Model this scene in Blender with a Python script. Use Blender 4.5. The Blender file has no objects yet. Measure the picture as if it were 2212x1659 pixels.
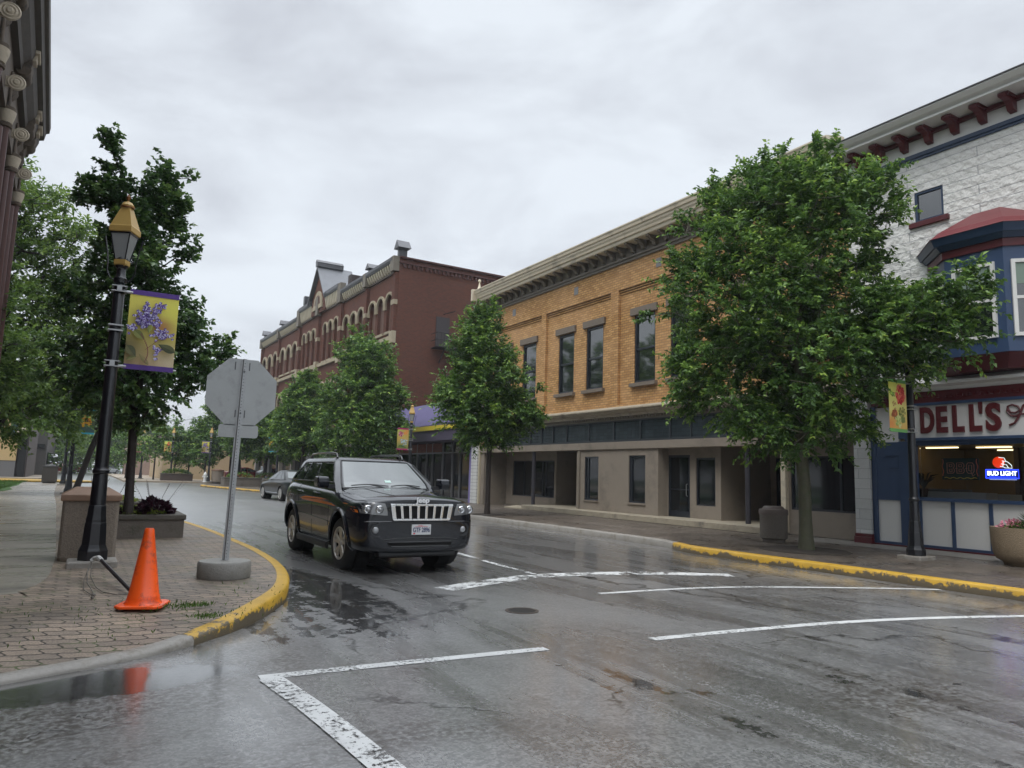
import bpy, bmesh, math, random
import numpy as np
from mathutils import Vector, Matrix
from mathutils.bvhtree import BVHTree

R = math.radians
scene = bpy.context.scene
COL = scene.collection

# ------------------------------------------------------------------ camera
YAW, PITCH, ROLL, EYE = R(30.4), R(7.3), R(1.7), 1.45
fw = Vector((math.sin(YAW)*math.cos(PITCH), math.cos(YAW)*math.cos(PITCH), math.sin(PITCH)))
r0 = Vector((math.cos(YAW), -math.sin(YAW), 0)); u0 = r0.cross(fw)
rt = r0*math.cos(ROLL)+u0*math.sin(ROLL); up = u0*math.cos(ROLL)-r0*math.sin(ROLL)
cam_d = bpy.data.cameras.new('camera'); cam = bpy.data.objects.new('camera', cam_d); COL.objects.link(cam)
M = Matrix((rt, up, -fw)).transposed().to_4x4(); M.translation = (0, 0, EYE)
cam.matrix_world = M
cam_d.sensor_width = 36; cam_d.lens = 1560/2212*36; cam_d.clip_end = 3000; cam_d.clip_start = .05
scene.camera = cam

# ------------------------------------------------------------------ sky, sun, exposure
SUN_EL, SUN_AZ = R(58), R(-118)     # azimuth from +Y towards +X: behind and left of the camera
w = bpy.data.worlds.new('World'); scene.world = w; w.use_nodes = True
nt = w.node_tree; N = nt.nodes; L = nt.links; N.clear()
out = N.new('ShaderNodeOutputWorld'); bg = N.new('ShaderNodeBackground')
sky = N.new('ShaderNodeTexSky'); sky.sky_type = 'NISHITA'; sky.sun_disc = False
sky.sun_elevation = SUN_EL; sky.sun_rotation = SUN_AZ; sky.dust_density = 3
tc = N.new('ShaderNodeTexCoord'); mp = N.new('ShaderNodeMapping'); mp.inputs['Scale'].default_value = (1.3, 1.0, 3.0)
mp.inputs['Rotation'].default_value = (0, 0, R(20))
L.new(tc.outputs['Generated'], mp.inputs[0])
n1 = N.new('ShaderNodeTexNoise'); n1.inputs['Scale'].default_value = 2.3; n1.inputs['Detail'].default_value = 9; n1.inputs['Roughness'].default_value = .55
n1.inputs['Distortion'].default_value = .35
L.new(mp.outputs[0], n1.inputs['Vector'])
cr = N.new('ShaderNodeValToRGB')
cr.color_ramp.elements[0].position = .36; cr.color_ramp.elements[0].color = (.46, .482, .522, 1)
cr.color_ramp.elements[1].position = .60; cr.color_ramp.elements[1].color = (.62, .658, .70, 1)
L.new(n1.outputs[0], cr.inputs[0])
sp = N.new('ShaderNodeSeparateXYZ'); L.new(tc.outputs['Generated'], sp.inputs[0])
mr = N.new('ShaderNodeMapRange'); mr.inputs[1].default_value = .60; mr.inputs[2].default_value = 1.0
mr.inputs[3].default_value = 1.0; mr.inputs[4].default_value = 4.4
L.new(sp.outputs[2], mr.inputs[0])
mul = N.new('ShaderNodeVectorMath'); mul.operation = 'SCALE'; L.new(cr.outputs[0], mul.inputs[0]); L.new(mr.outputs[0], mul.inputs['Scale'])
sc = N.new('ShaderNodeVectorMath'); sc.operation = 'SCALE'; sc.inputs['Scale'].default_value = .012; L.new(sky.outputs[0], sc.inputs[0])
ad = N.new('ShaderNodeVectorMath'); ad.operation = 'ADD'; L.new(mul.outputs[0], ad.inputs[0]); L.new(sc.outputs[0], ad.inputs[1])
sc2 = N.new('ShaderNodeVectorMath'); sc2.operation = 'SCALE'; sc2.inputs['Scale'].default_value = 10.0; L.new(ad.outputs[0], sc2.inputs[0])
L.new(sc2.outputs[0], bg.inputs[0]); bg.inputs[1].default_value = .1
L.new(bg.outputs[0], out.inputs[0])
sd = bpy.data.lights.new('sun', 'SUN'); sd.energy = 1.1; sd.angle = R(25); sd.color = (1, .97, .93)
sun = bpy.data.objects.new('sun', sd); COL.objects.link(sun)
sv = Vector((math.sin(SUN_AZ)*math.cos(SUN_EL), math.cos(SUN_AZ)*math.cos(SUN_EL), math.sin(SUN_EL)))
sun.rotation_euler = sv.to_track_quat('Z', 'Y').to_euler()
scene.view_settings.view_transform = 'Standard'; scene.view_settings.look = 'None'
scene.view_settings.exposure = 0.38; scene.view_settings.gamma = 1

# ------------------------------------------------------------------ materials
def mat(name, col, rough=.6, metal=0., spec=.5, var=0., vs=3., bump=0., bs=20., coat=0., ior=1.5, stain=None, ss=1., dist=.02, rvar=0., stretch=None):
    """Principled material: object-space noise varies the colour (var), a second noise lays stains, a third bumps"""
    m = bpy.data.materials.new(name); m.use_nodes = True; nt = m.node_tree; N = nt.nodes; L = nt.links
    b = N['Principled BSDF']; c = (*col, 1)
    b.inputs['Base Color'].default_value = c; b.inputs['Roughness'].default_value = rough
    b.inputs['Metallic'].default_value = metal; b.inputs['Specular IOR Level'].default_value = spec
    b.inputs['Coat Weight'].default_value = coat; b.inputs['Coat Roughness'].default_value = .05; b.inputs['IOR'].default_value = ior
    tc = N.new('ShaderNodeTexCoord'); src = tc.outputs['Object']
    if stretch:
        mp = N.new('ShaderNodeMapping'); mp.inputs['Scale'].default_value = stretch; L.new(src, mp.inputs[0]); src = mp.outputs[0]
    last = None
    if var:
        n = N.new('ShaderNodeTexNoise'); n.inputs['Scale'].default_value = vs; n.inputs['Detail'].default_value = 6; n.inputs['Roughness'].default_value = .65
        L.new(src, n.inputs['Vector'])
        x = N.new('ShaderNodeMixRGB'); L.new(n.outputs[0], x.inputs[0])
        x.inputs[1].default_value = (*[k*(1-var) for k in col], 1); x.inputs[2].default_value = (*[min(1, k*(1+var)) for k in col], 1)
        last = x.outputs[0]
        if rvar:
            mr = N.new('ShaderNodeMapRange'); mr.inputs[1].default_value = .3; mr.inputs[2].default_value = .7
            mr.inputs[3].default_value = max(0, rough-rvar); mr.inputs[4].default_value = min(1, rough+rvar)
            L.new(n.outputs[0], mr.inputs[0]); L.new(mr.outputs[0], b.inputs['Roughness'])
    if stain:
        n = N.new('ShaderNodeTexNoise'); n.inputs['Scale'].default_value = ss; n.inputs['Detail'].default_value = 8; n.inputs['Roughness'].default_value = .7
        L.new(src, n.inputs['Vector'])
        r = N.new('ShaderNodeValToRGB'); r.color_ramp.elements[0].position = .52; r.color_ramp.elements[1].position = .68
        L.new(n.outputs[0], r.inputs[0])
        x = N.new('ShaderNodeMixRGB'); L.new(r.outputs[0], x.inputs[0]); x.inputs[1].default_value = c; x.inputs[2].default_value = (*stain, 1)
        if last: L.new(last, x.inputs[1])
        last = x.outputs[0]
    if last: L.new(last, b.inputs['Base Color'])
    if bump:
        n = N.new('ShaderNodeTexNoise'); n.inputs['Scale'].default_value = bs; n.inputs['Detail'].default_value = 4
        L.new(src, n.inputs['Vector'])
        bp = N.new('ShaderNodeBump'); bp.inputs['Strength'].default_value = bump; bp.inputs['Distance'].default_value = dist
        L.new(n.outputs[0], bp.inputs['Height']); L.new(bp.outputs[0], b.inputs['Normal'])
    return m

def emis(name, col, s):
    m = bpy.data.materials.new(name); m.use_nodes = True; b = m.node_tree.nodes['Principled BSDF']
    b.inputs['Base Color'].default_value = (*col, 1); b.inputs['Emission Color'].default_value = (*col, 1); b.inputs['Emission Strength'].default_value = s
    return m

def attr_mat(name, rough=.6, coat=0.):
    m = bpy.data.materials.new(name); m.use_nodes = True; nt = m.node_tree; b = nt.nodes['Principled BSDF']
    a = nt.nodes.new('ShaderNodeAttribute'); a.attribute_name = 'Col'
    nt.links.new(a.outputs['Color'], b.inputs['Base Color']); b.inputs['Roughness'].default_value = rough; b.inputs['Coat Weight'].default_value = coat
    return m

def brick_mat(name, c1, c2, mortar, bw=.21, bh=.075, ms=.008, rough=.8, bump=.4, wash=None, wash_amt=.4, rock=0., offset=.5, wscale=.35, z0=None, low=None):
    """bricks laid along x (or y) and z of the object"""
    m = bpy.data.materials.new(name); m.use_nodes = True; nt = m.node_tree; N = nt.nodes; L = nt.links
    b = N['Principled BSDF']; b.inputs['Roughness'].default_value = rough; b.inputs['Specular IOR Level'].default_value = .3
    tc = N.new('ShaderNodeTexCoord'); s = N.new('ShaderNodeSeparateXYZ'); L.new(tc.outputs['Object'], s.inputs[0])
    a = N.new('ShaderNodeMath'); a.operation = 'ADD'; L.new(s.outputs[0], a.inputs[0]); L.new(s.outputs[1], a.inputs[1])
    c = N.new('ShaderNodeCombineXYZ'); L.new(a.outputs[0], c.inputs[0]); L.new(s.outputs[2], c.inputs[1])
    br = N.new('ShaderNodeTexBrick'); L.new(c.outputs[0], br.inputs['Vector'])
    br.inputs['Scale'].default_value = 1; br.inputs['Brick Width'].default_value = bw; br.inputs['Row Height'].default_value = bh
    br.inputs['Mortar Size'].default_value = ms; br.inputs['Mortar Smooth'].default_value = .3; br.inputs['Bias'].default_value = 0; br.offset = offset
    br.inputs['Color1'].default_value = (*c1, 1); br.inputs['Color2'].default_value = (*c2, 1); br.inputs['Mortar'].default_value = (*mortar, 1)
    last = br.outputs['Color']
    n = N.new('ShaderNodeTexNoise'); n.inputs['Scale'].default_value = wscale; n.inputs['Detail'].default_value = 7; n.inputs['Roughness'].default_value = .65
    L.new(tc.outputs['Object'], n.inputs['Vector'])
    if wash:
        r = N.new('ShaderNodeValToRGB'); r.color_ramp.elements[0].position = .4; r.color_ramp.elements[1].position = .7
        r.color_ramp.elements[1].color = (wash_amt,)*3+(1,)
        L.new(n.outputs[0], r.inputs[0]); x = N.new('ShaderNodeMixRGB'); L.new(r.outputs[0], x.inputs[0]); L.new(last, x.inputs[1]); x.inputs[2].default_value = (*wash, 1); last = x.outputs[0]
    L.new(last, b.inputs['Base Color'])
    h = N.new('ShaderNodeMath'); h.operation = 'MULTIPLY_ADD'; h.inputs[1].default_value = -1; h.inputs[2].default_value = 1; L.new(br.outputs['Fac'], h.inputs[0])
    hh = h.outputs[0]
    if rock:
        n2 = N.new('ShaderNodeTexNoise'); n2.inputs['Scale'].default_value = 6; n2.inputs['Detail'].default_value = 5
        L.new(tc.outputs['Object'], n2.inputs['Vector'])
        q = N.new('ShaderNodeMath'); q.operation = 'MULTIPLY_ADD'; q.inputs[1].default_value = rock; L.new(n2.outputs[0], q.inputs[0]); L.new(hh, q.inputs[2]); hh = q.outputs[0]
    bp = N.new('ShaderNodeBump'); bp.inputs['Strength'].default_value = bump; bp.inputs['Distance'].default_value = .02
    L.new(hh, bp.inputs['Height']); L.new(bp.outputs[0], b.inputs['Normal'])
    return m

# ------------------------------------------------------------------ mesh builder
class MB:
    def __init__(s): s.v = []; s.f = []; s.m = []; s.c = []
    def add(s, vs, fs, mi=0, col=None):
        o = len(s.v); s.v += [tuple(p) for p in vs]
        for f in fs: s.f.append([i+o for i in f]); s.m.append(mi); s.c.append(col)
        return s
    def box(s, x0, x1, y0, y1, z0, z1, mi=0):
        x0, x1 = min(x0, x1), max(x0, x1); y0, y1 = min(y0, y1), max(y0, y1); z0, z1 = min(z0, z1), max(z0, z1)
        return s.add([(x0,y0,z0),(x1,y0,z0),(x1,y1,z0),(x0,y1,z0),(x0,y0,z1),(x1,y0,z1),(x1,y1,z1),(x0,y1,z1)],
              [(0,3,2,1),(4,5,6,7),(0,1,5,4),(1,2,6,5),(2,3,7,6),(3,0,4,7)], mi)
    def ext(s, poly, axis, a0, a1, mi=0):
        """extrude a polygon along an axis; poly in the two other axes, in xyz order"""
        def P(p, a): return {'x': (a, p[0], p[1]), 'y': (p[0], a, p[1]), 'z': (p[0], p[1], a)}[axis]
        n = len(poly)
        return s.add([P(p, a0) for p in poly]+[P(p, a1) for p in poly],
              [list(range(n))[::-1], list(range(n, 2*n))]+[(i, (i+1) % n, (i+1) % n+n, i+n) for i in range(n)], mi)
    def lathe(s, prof, c=(0, 0, 0), n=16, axis='z', rot=0., mi=0, cap=True):
        vs = []; k = len(prof)
        for i in range(n):
            a = rot+2*math.pi*i/n; ca, sa = math.cos(a), math.sin(a)
            for r, z in prof:
                p = {'z': (r*ca, r*sa, z), 'y': (r*ca, z, r*sa), 'x': (z, r*ca, r*sa)}[axis]
                vs.append((c[0]+p[0], c[1]+p[1], c[2]+p[2]))
        fs = [(i*k+j, ((i+1) % n)*k+j, ((i+1) % n)*k+j+1, i*k+j+1) for i in range(n) for j in range(k-1)]
        if cap and prof[0][0] > 1e-4: fs.append([i*k for i in range(n)][::-1])
        if cap and prof[-1][0] > 1e-4: fs.append([i*k+k-1 for i in range(n)])
        return s.add(vs, fs, mi)
    def tube(s, pts, r, n=8, mi=0):
        pts = [Vector(p) for p in pts]; k = len(pts); rs = r if isinstance(r, (list, tuple)) else [r]*k
        vs = []; a = None
        for i, p in enumerate(pts):
            t = (pts[min(i+1, k-1)]-pts[max(i-1, 0)]).normalized()
            if a is None: a = t.cross(Vector((0, 0, 1)) if abs(t.z) < .9 else Vector((1, 0, 0))).normalized()
            a = (a-t*a.dot(t)).normalized(); b = t.cross(a)
            for j in range(n):
                q = 2*math.pi*j/n; vs.append(p+(a*math.cos(q)+b*math.sin(q))*rs[i])
        fs = [(i*n+j, i*n+(j+1) % n, (i+1)*n+(j+1) % n, (i+1)*n+j) for i in range(k-1) for j in range(n)]
        fs += [list(range(n))[::-1], list(range((k-1)*n, k*n))]
        return s.add(vs, fs, mi)
    def ball(s, c, r, n=10, mi=0, sq=(1, 1, 1)):
        k = n//2+1; vs = []; fs = []
        for i in range(k):
            a = math.pi*i/(k-1)
            for j in range(n):
                b = 2*math.pi*j/n; vs.append((c[0]+r*sq[0]*math.sin(a)*math.cos(b), c[1]+r*sq[1]*math.sin(a)*math.sin(b), c[2]+r*sq[2]*math.cos(a)))
        for i in range(k-1):
            for j in range(n): fs.append((i*n+j, (i+1)*n+j, (i+1)*n+(j+1) % n, i*n+(j+1) % n))
        return s.add(vs, fs, mi)
    def loft(s, rings, mi=0, cap=True):
        n = len(rings[0]); vs = [p for r in rings for p in r]
        fs = [(i*n+j, i*n+(j+1) % n, (i+1)*n+(j+1) % n, (i+1)*n+j) for i in range(len(rings)-1) for j in range(n)]
        if cap: fs += [list(range(n))[::-1], list(range((len(rings)-1)*n, len(rings)*n))]
        return s.add(vs, fs, mi)
    def wall(s, s0, s1, z0, z1, y, ops, depth, mi=0, back=True):
        """front sheet at y with rectangular openings and reveals going back by depth"""
        xs = sorted({s0, s1, *[o[0] for o in ops], *[o[1] for o in ops]}); zs = sorted({z0, z1, *[o[2] for o in ops], *[o[3] for o in ops]})
        xs = [x for x in xs if s0 <= x <= s1]; zs = [z for z in zs if z0 <= z <= z1]
        for i in range(len(xs)-1):
            for j in range(len(zs)-1):
                cx, cz = (xs[i]+xs[i+1])/2, (zs[j]+zs[j+1])/2
                if any(o[0] < cx < o[1] and o[2] < cz < o[3] for o in ops): continue
                s.add([(xs[i], y, zs[j]), (xs[i+1], y, zs[j]), (xs[i+1], y, zs[j+1]), (xs[i], y, zs[j+1])], [(0, 1, 2, 3)], mi)
        for a, b, c, d in ops:
            yb = y-depth
            s.add([(a,y,c),(b,y,c),(b,y,d),(a,y,d),(a,yb,c),(b,yb,c),(b,yb,d),(a,yb,d)], [(0,4,5,1),(1,5,6,2),(2,6,7,3),(3,7,4,0)], mi)
        return s
    def build(s, name, mats, parent=None, smooth=False, angle=35, bevel=0., seg=2, loc=None, fixn=True):
        me = bpy.data.meshes.new(name); me.from_pydata(s.v, [], s.f)
        if not isinstance(mats, (list, tuple)): mats = [mats]
        for m in mats: me.materials.append(m)
        if len(mats) > 1: me.polygons.foreach_set('material_index', s.m)
        if any(c is not None for c in s.c):
            ca = me.color_attributes.new('Col', 'FLOAT_COLOR', 'CORNER'); data = []
            for f, c in zip(s.f, s.c):
                for i in range(len(f)):
                    cc = (1, 1, 1) if c is None else (c[i] if isinstance(c[0], (tuple, list)) else c); data += [cc[0], cc[1], cc[2], 1]
            ca.data.foreach_set('color', data)
        if fixn:
            bm = bmesh.new(); bm.from_mesh(me); bmesh.ops.recalc_face_normals(bm, faces=bm.faces); bm.to_mesh(me); bm.free()
        if smooth:
            me.shade_smooth(); me.set_sharp_from_angle(angle=R(angle))
        me.update()
        o = bpy.data.objects.new(name, me); COL.objects.link(o)
        if parent: o.parent = parent
        if loc: o.location = loc
        if bevel:
            b = o.modifiers.new('bevel', 'BEVEL'); b.width = bevel; b.segments = seg; b.limit_method = 'ANGLE'; b.angle_limit = R(40)
        return o

def tag(o, label=None, cat=None, group=None, kind=None):
    if label: o['label'] = label
    if cat: o['category'] = cat
    if group: o['group'] = group
    if kind: o['kind'] = kind
    return o
def thing(name, label, cat, loc=(0, 0, 0), rz=0., group=None):
    o = bpy.data.objects.new(name, None); COL.objects.link(o); o.location = loc; o.rotation_euler = (0, 0, rz); o.empty_display_size = .2
    return tag(o, label, cat, group)
def kids(o): return list(o.children)
def copy_tree(o, parent=None):
    c = o.copy(); COL.objects.link(c)
    if parent: c.parent = parent
    for ch in kids(o): copy_tree(ch, c)
    return c
def text_mb(txt, size, depth, m=None, xs=1., bold=0., spacing=1.):
    """text as a mesh: letters along +x, up +y, front +z"""
    cu = bpy.data.curves.new('t', 'FONT'); cu.body = txt; cu.size = size; cu.extrude = depth; cu.offset = bold; cu.space_character = spacing
    cu.resolution_u = 4
    ob = bpy.data.objects.new('t', cu); COL.objects.link(ob)
    dg = bpy.context.evaluated_depsgraph_get(); me = bpy.data.meshes.new_from_object(ob.evaluated_get(dg))
    mb = MB(); mb.add([(v.co.x*xs, v.co.y, v.co.z) for v in me.vertices], [list(p.vertices) for p in me.polygons])
    bpy.data.objects.remove(ob); bpy.data.curves.remove(cu); bpy.data.meshes.remove(me)
    return mb
def remap(mb, fn):
    mb.v = [tuple(fn(*p)) for p in mb.v]; return mb
def width(mb): xs = [p[0] for p in mb.v]; return min(xs), max(xs)

# ================================================================== ground, road, pavements
def asphalt_mat():
    m = bpy.data.materials.new('wet asphalt'); m.use_nodes = True; nt = m.node_tree; N = nt.nodes; L = nt.links; b = N['Principled BSDF']
    tc = N.new('ShaderNodeTexCoord'); P = tc.outputs['Object']
    def noise(scale, detail, rough, stretch=None, dist=0.):
        n = N.new('ShaderNodeTexNoise'); n.inputs['Scale'].default_value = scale; n.inputs['Detail'].default_value = detail; n.inputs['Roughness'].default_value = rough; n.inputs['Distortion'].default_value = dist
        if stretch:
            mp = N.new('ShaderNodeMapping'); mp.inputs['Scale'].default_value = stretch; mp.inputs['Rotation'].default_value = (0, 0, R(4)); L.new(P, mp.inputs[0]); L.new(mp.outputs[0], n.inputs['Vector'])
        else: L.new(P, n.inputs['Vector'])
        return n.outputs[0]
    def math_(op, a, b_=None, c=None):
        q = N.new('ShaderNodeMath'); q.operation = op
        for i, v in enumerate((a, b_, c)):
            if v is None: continue
            if isinstance(v, (int, float)): q.inputs[i].default_value = v
            else: L.new(v, q.inputs[i])
        return q.outputs[0]
    def rng(v, a, b_, c=0., d=1.):
        q = N.new('ShaderNodeMapRange'); q.interpolation_type = 'SMOOTHSTEP'
        for i, t in enumerate((a, b_, c, d)): q.inputs[i+1].default_value = t
        L.new(v, q.inputs[0]); return q.outputs[0]
    def mix(f, a, b_):
        q = N.new('ShaderNodeMixRGB')
        if isinstance(f, (int, float)): q.inputs[0].default_value = f
        else: L.new(f, q.inputs[0])
        for i, t in ((1, a), (2, b_)):
            if isinstance(t, tuple): q.inputs[i].default_value = (*t, 1)
            else: L.new(t, q.inputs[i])
        return q.outputs[0]
    sx = N.new('ShaderNodeSeparateXYZ'); L.new(P, sx.inputs[0]); X, Y = sx.outputs[0], sx.outputs[1]
    big = noise(.55, 7, .62, (1.3, .55, 1), .6); big2 = noise(.23, 6, .6, None, .8)
    streak = noise(1.1, 6, .6, (2.2, .22, 1), .4)
    fine = noise(55, 3, .7); agg = noise(24, 3, .65)
    # water lying in the gutter by the left kerb and in scattered shallow patches
    gut = rng(X, 2.5, 3.7, 1., 0.); gut2 = math_('MULTIPLY', gut, rng(Y, 4.5, 8., 0., 1.))
    wet = math_('ADD', math_('MULTIPLY', gut2, .13), math_('ADD', math_('MULTIPLY', streak, .55), math_('MULTIPLY', big, .5)))
    pud = rng(math_('MULTIPLY_ADD', noise(4.0, 7, .75), .62, wet), .955, .985)
    # coarse worn patch of open aggregate in the middle of the crossing
    coarse = math_('MULTIPLY', rng(big2, .46, .58), rng(Y, 9.5, 7.5))
    smooth_ = rng(Y, 8.7, 9.6)          # the street beyond the stop line is a finer, smoother surface
    vg = N.new('ShaderNodeTexVoronoi'); vg.inputs['Scale'].default_value = 58; vg.inputs['Randomness'].default_value = 1; L.new(P, vg.inputs['Vector'])
    sg = N.new('ShaderNodeSeparateXYZ'); L.new(vg.outputs['Color'], sg.inputs[0]); grain = sg.outputs[0]
    med = noise(9, 5, .75)
    base = mix(rng(grain, .1, .9), (.115, .115, .115), (.29, .285, .277))
    base = mix(rng(fine, .35, .65, 0., .5), base, (.13, .13, .128))
    base = mix(rng(med, .35, .60, .45, 0.), base, (.085, .082, .078))
    base = mix(rng(big, .42, .62, 0., .40), base, (.27, .27, .267))
    base = mix(math_('MULTIPLY', coarse, rng(math_('MULTIPLY_ADD', agg, .6, math_('MULTIPLY', med, .5)), .48, .62)), base, (.050, .042, .035))
    base = mix(math_('MULTIPLY', smooth_, .75), base, (.12, .119, .117))
    base = mix(math_('MULTIPLY', rng(streak, .54, .62, 0., .38), rng(Y, 26., 14., .25, 1.)), base, (.050, .043, .036))
    pud = math_('MULTIPLY', pud, rng(Y, 19., 13.))
    pool = noise(2.1, 6, .7)            # water along the dropped kerb
    ex = math_('SUBTRACT', math_('ABSOLUTE', math_('MULTIPLY', math_('SUBTRACT', X, -.35), .50)), 0.); ey = math_('MULTIPLY', math_('SUBTRACT', Y, 5.72), 1.9)
    el = math_('ADD', math_('MULTIPLY', ex, ex), math_('MULTIPLY', ey, ey)); pool2 = rng(math_('MULTIPLY_ADD', pool, 1.3, math_('SUBTRACT', .55, el)), .55, .80)
    pud = math_('MAXIMUM', pud, math_('MULTIPLY', pool2, .9))
    base = mix(math_('MULTIPLY', pud, .8), base, (.025, .025, .025))
    # cracks
    wv = noise(1.4, 4, .6); wa = N.new('ShaderNodeMapping'); L.new(P, wa.inputs[0])
    cmb = N.new('ShaderNodeVectorMath'); cmb.operation = 'ADD'; cc = N.new('ShaderNodeCombineXYZ'); L.new(wv, cc.inputs[0]); L.new(noise(1.9, 4, .6, (1, 1.3, 1)), cc.inputs[1])
    L.new(wa.outputs[0], cmb.inputs[0]); L.new(cc.outputs[0], cmb.inputs[1])
    vo = N.new('ShaderNodeTexVoronoi'); vo.feature = 'DISTANCE_TO_EDGE'; vo.inputs['Scale'].default_value = .33; L.new(cmb.outputs[0], vo.inputs['Vector'])
    crack = math_('MULTIPLY', rng(vo.outputs['Distance'], .0, .011, 1., 0.), rng(noise(.5, 3, .5), .44, .52))
    base = mix(math_('MULTIPLY', crack, .85), base, (.012, .011, .010))
    L.new(base, b.inputs['Base Color'])
    ro = rng(streak, .40, .60, .30, .20); ro = math_('MULTIPLY_ADD', coarse, .12, ro); ro = math_('MAXIMUM', ro, rng(Y, 12., 24., 0., .30))
    ro = math_('ADD', ro, rng(big, .4, .6, 0., .07))
    rm = N.new('ShaderNodeMixRGB'); L.new(pud, rm.inputs[0]); L.new(ro, rm.inputs[1]); rm.inputs[2].default_value = (.05, .05, .05, 1)
    L.new(rm.outputs[0], b.inputs['Roughness'])
    wf = rng(Y, 7., 20., .70, 1.); L.new(wf, b.inputs['Coat Weight']); L.new(rng(Y, 10., 24., .16, .33), b.inputs['Coat Roughness']); b.inputs['Coat IOR'].default_value = 1.6; b.inputs['IOR'].default_value = 1.45; b.inputs['Specular IOR Level'].default_value = .95
    h = math_('MULTIPLY_ADD', grain, .5, math_('MULTIPLY_ADD', med, .8, agg))
    h = math_('SUBTRACT', h, math_('MULTIPLY', crack, 1.5))
    st = math_('MULTIPLY', math_('SUBTRACT', 1., math_('MULTIPLY', pud, .98)), math_('MULTIPLY', math_('MULTIPLY_ADD', coarse, .55, .32), math_('MULTIPLY', math_('SUBTRACT', 1.0, math_('MULTIPLY', smooth_, .62)), rng(Y, 14., 32., 1., .1))))
    bp = N.new('ShaderNodeBump'); bp.inputs['Distance'].default_value = .005; L.new(h, bp.inputs['Height']); L.new(st, bp.inputs['Strength']); L.new(bp.outputs[0], b.inputs['Normal'])
    return m

def paver_mat(name, c1, c2, joint, bw, bh, rough=.5, zig=.025, moss=.5, wavef=18.):
    m = bpy.data.materials.new(name); m.use_nodes = True; nt = m.node_tree; N = nt.nodes; L = nt.links; b = N['Principled BSDF']
    tc = N.new('ShaderNodeTexCoord'); s = N.new('ShaderNodeSeparateXYZ'); L.new(tc.outputs['Object'], s.inputs[0])
    def math_(op, a, b_=None, c=None):
        q = N.new('ShaderNodeMath'); q.operation = op
        for i, v in enumerate((a, b_, c)):
            if v is None: continue
            if isinstance(v, (int, float)): q.inputs[i].default_value = v
            else: L.new(v, q.inputs[i])
        return q.outputs[0]
    def tri(v, period, amp):     # zigzag edge of interlocking pavers
        return math_('MULTIPLY', math_('PINGPONG', v, period/2), amp*4/period)
    u = math_('ADD', s.outputs[0], tri(s.outputs[1], bh, zig)); v = math_('ADD', s.outputs[1], tri(s.outputs[0], bw/2, zig*.3))
    nw = N.new('ShaderNodeTexNoise'); nw.inputs['Scale'].default_value = 1.3; nw.inputs['Detail'].default_value = 3; L.new(tc.outputs['Object'], nw.inputs['Vector'])
    v = math_('MULTIPLY_ADD', nw.outputs[0], .07, v)
    c = N.new('ShaderNodeCombineXYZ'); L.new(u, c.inputs[0]); L.new(v, c.inputs[1])
    br = N.new('ShaderNodeTexBrick'); L.new(c.outputs[0], br.inputs['Vector']); br.inputs['Scale'].default_value = 1
    br.inputs['Brick Width'].default_value = bw; br.inputs['Row Height'].default_value = bh; br.inputs['Mortar Size'].default_value = .009; br.inputs['Mortar Smooth'].default_value = .35
    br.inputs['Color1'].default_value = (*c1, 1); br.inputs['Color2'].default_value = (*c2, 1); br.inputs['Mortar'].default_value = (*joint, 1); br.inputs['Bias'].default_value = 0
    n = N.new('ShaderNodeTexNoise'); n.inputs['Scale'].default_value = 1.1; n.inputs['Detail'].default_value = 7; n.inputs['Roughness'].default_value = .7; L.new(tc.outputs['Object'], n.inputs['Vector'])
    n2 = N.new('ShaderNodeTexNoise'); n2.inputs['Scale'].default_value = 60; n2.inputs['Detail'].default_value = 2; L.new(tc.outputs['Object'], n2.inputs['Vector'])
    def ramp(v, a, b_, lo=0., hi=1.):
        q = N.new('ShaderNodeMapRange'); q.interpolation_type = 'SMOOTHSTEP'
        for i, t in enumerate((a, b_, lo, hi)): q.inputs[i+1].default_value = t
        L.new(v, q.inputs[0]); return q.outputs[0]
    x1 = N.new('ShaderNodeMixRGB'); x1.blend_type = 'MULTIPLY'; x1.inputs[0].default_value = .75; L.new(br.outputs[0], x1.inputs[1])
    q = N.new('ShaderNodeCombineXYZ'); g = ramp(n.outputs[0], .3, .7, .55, 1.25)
    for i in range(3): L.new(g, q.inputs[i])
    L.new(q.outputs[0], x1.inputs[2])
    x2 = N.new('ShaderNodeMixRGB'); x2.blend_type = 'MULTIPLY'; x2.inputs[0].default_value = .5; L.new(x1.outputs[0], x2.inputs[1])
    q2 = N.new('ShaderNodeCombineXYZ'); g2 = ramp(n2.outputs[0], .3, .7, .6, 1.4)
    for i in range(3): L.new(g2, q2.inputs[i])
    L.new(q2.outputs[0], x2.inputs[2])
    last = x2.outputs[0]
    if moss:
        n3 = N.new('ShaderNodeTexNoise'); n3.inputs['Scale'].default_value = 2.6; n3.inputs['Detail'].default_value = 5; n3.inputs['Roughness'].default_value = .7; L.new(tc.outputs['Object'], n3.inputs['Vector'])
        mm = math_('MULTIPLY', ramp(br.outputs['Fac'], .1, .7), ramp(n3.outputs[0], .47, .60)); x3 = N.new('ShaderNodeMixRGB'); L.new(math_('MULTIPLY', mm, moss), x3.inputs[0]); L.new(last, x3.inputs[1]); x3.inputs[2].default_value = (.06, .085, .022, 1); last = x3.outputs[0]
    L.new(last, b.inputs['Base Color'])
    L.new(ramp(n.outputs[0], .35, .65, rough-.16, rough+.12), b.inputs['Roughness'])
    h = math_('MULTIPLY_ADD', br.outputs['Fac'], -1., 1.); h = math_('MULTIPLY_ADD', n2.outputs[0], .12, h)
    bp = N.new('ShaderNodeBump'); bp.inputs['Strength'].default_value = .6; bp.inputs['Distance'].default_value = .012; L.new(h, bp.inputs['Height']); L.new(bp.outputs[0], b.inputs['Normal'])
    return m

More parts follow.
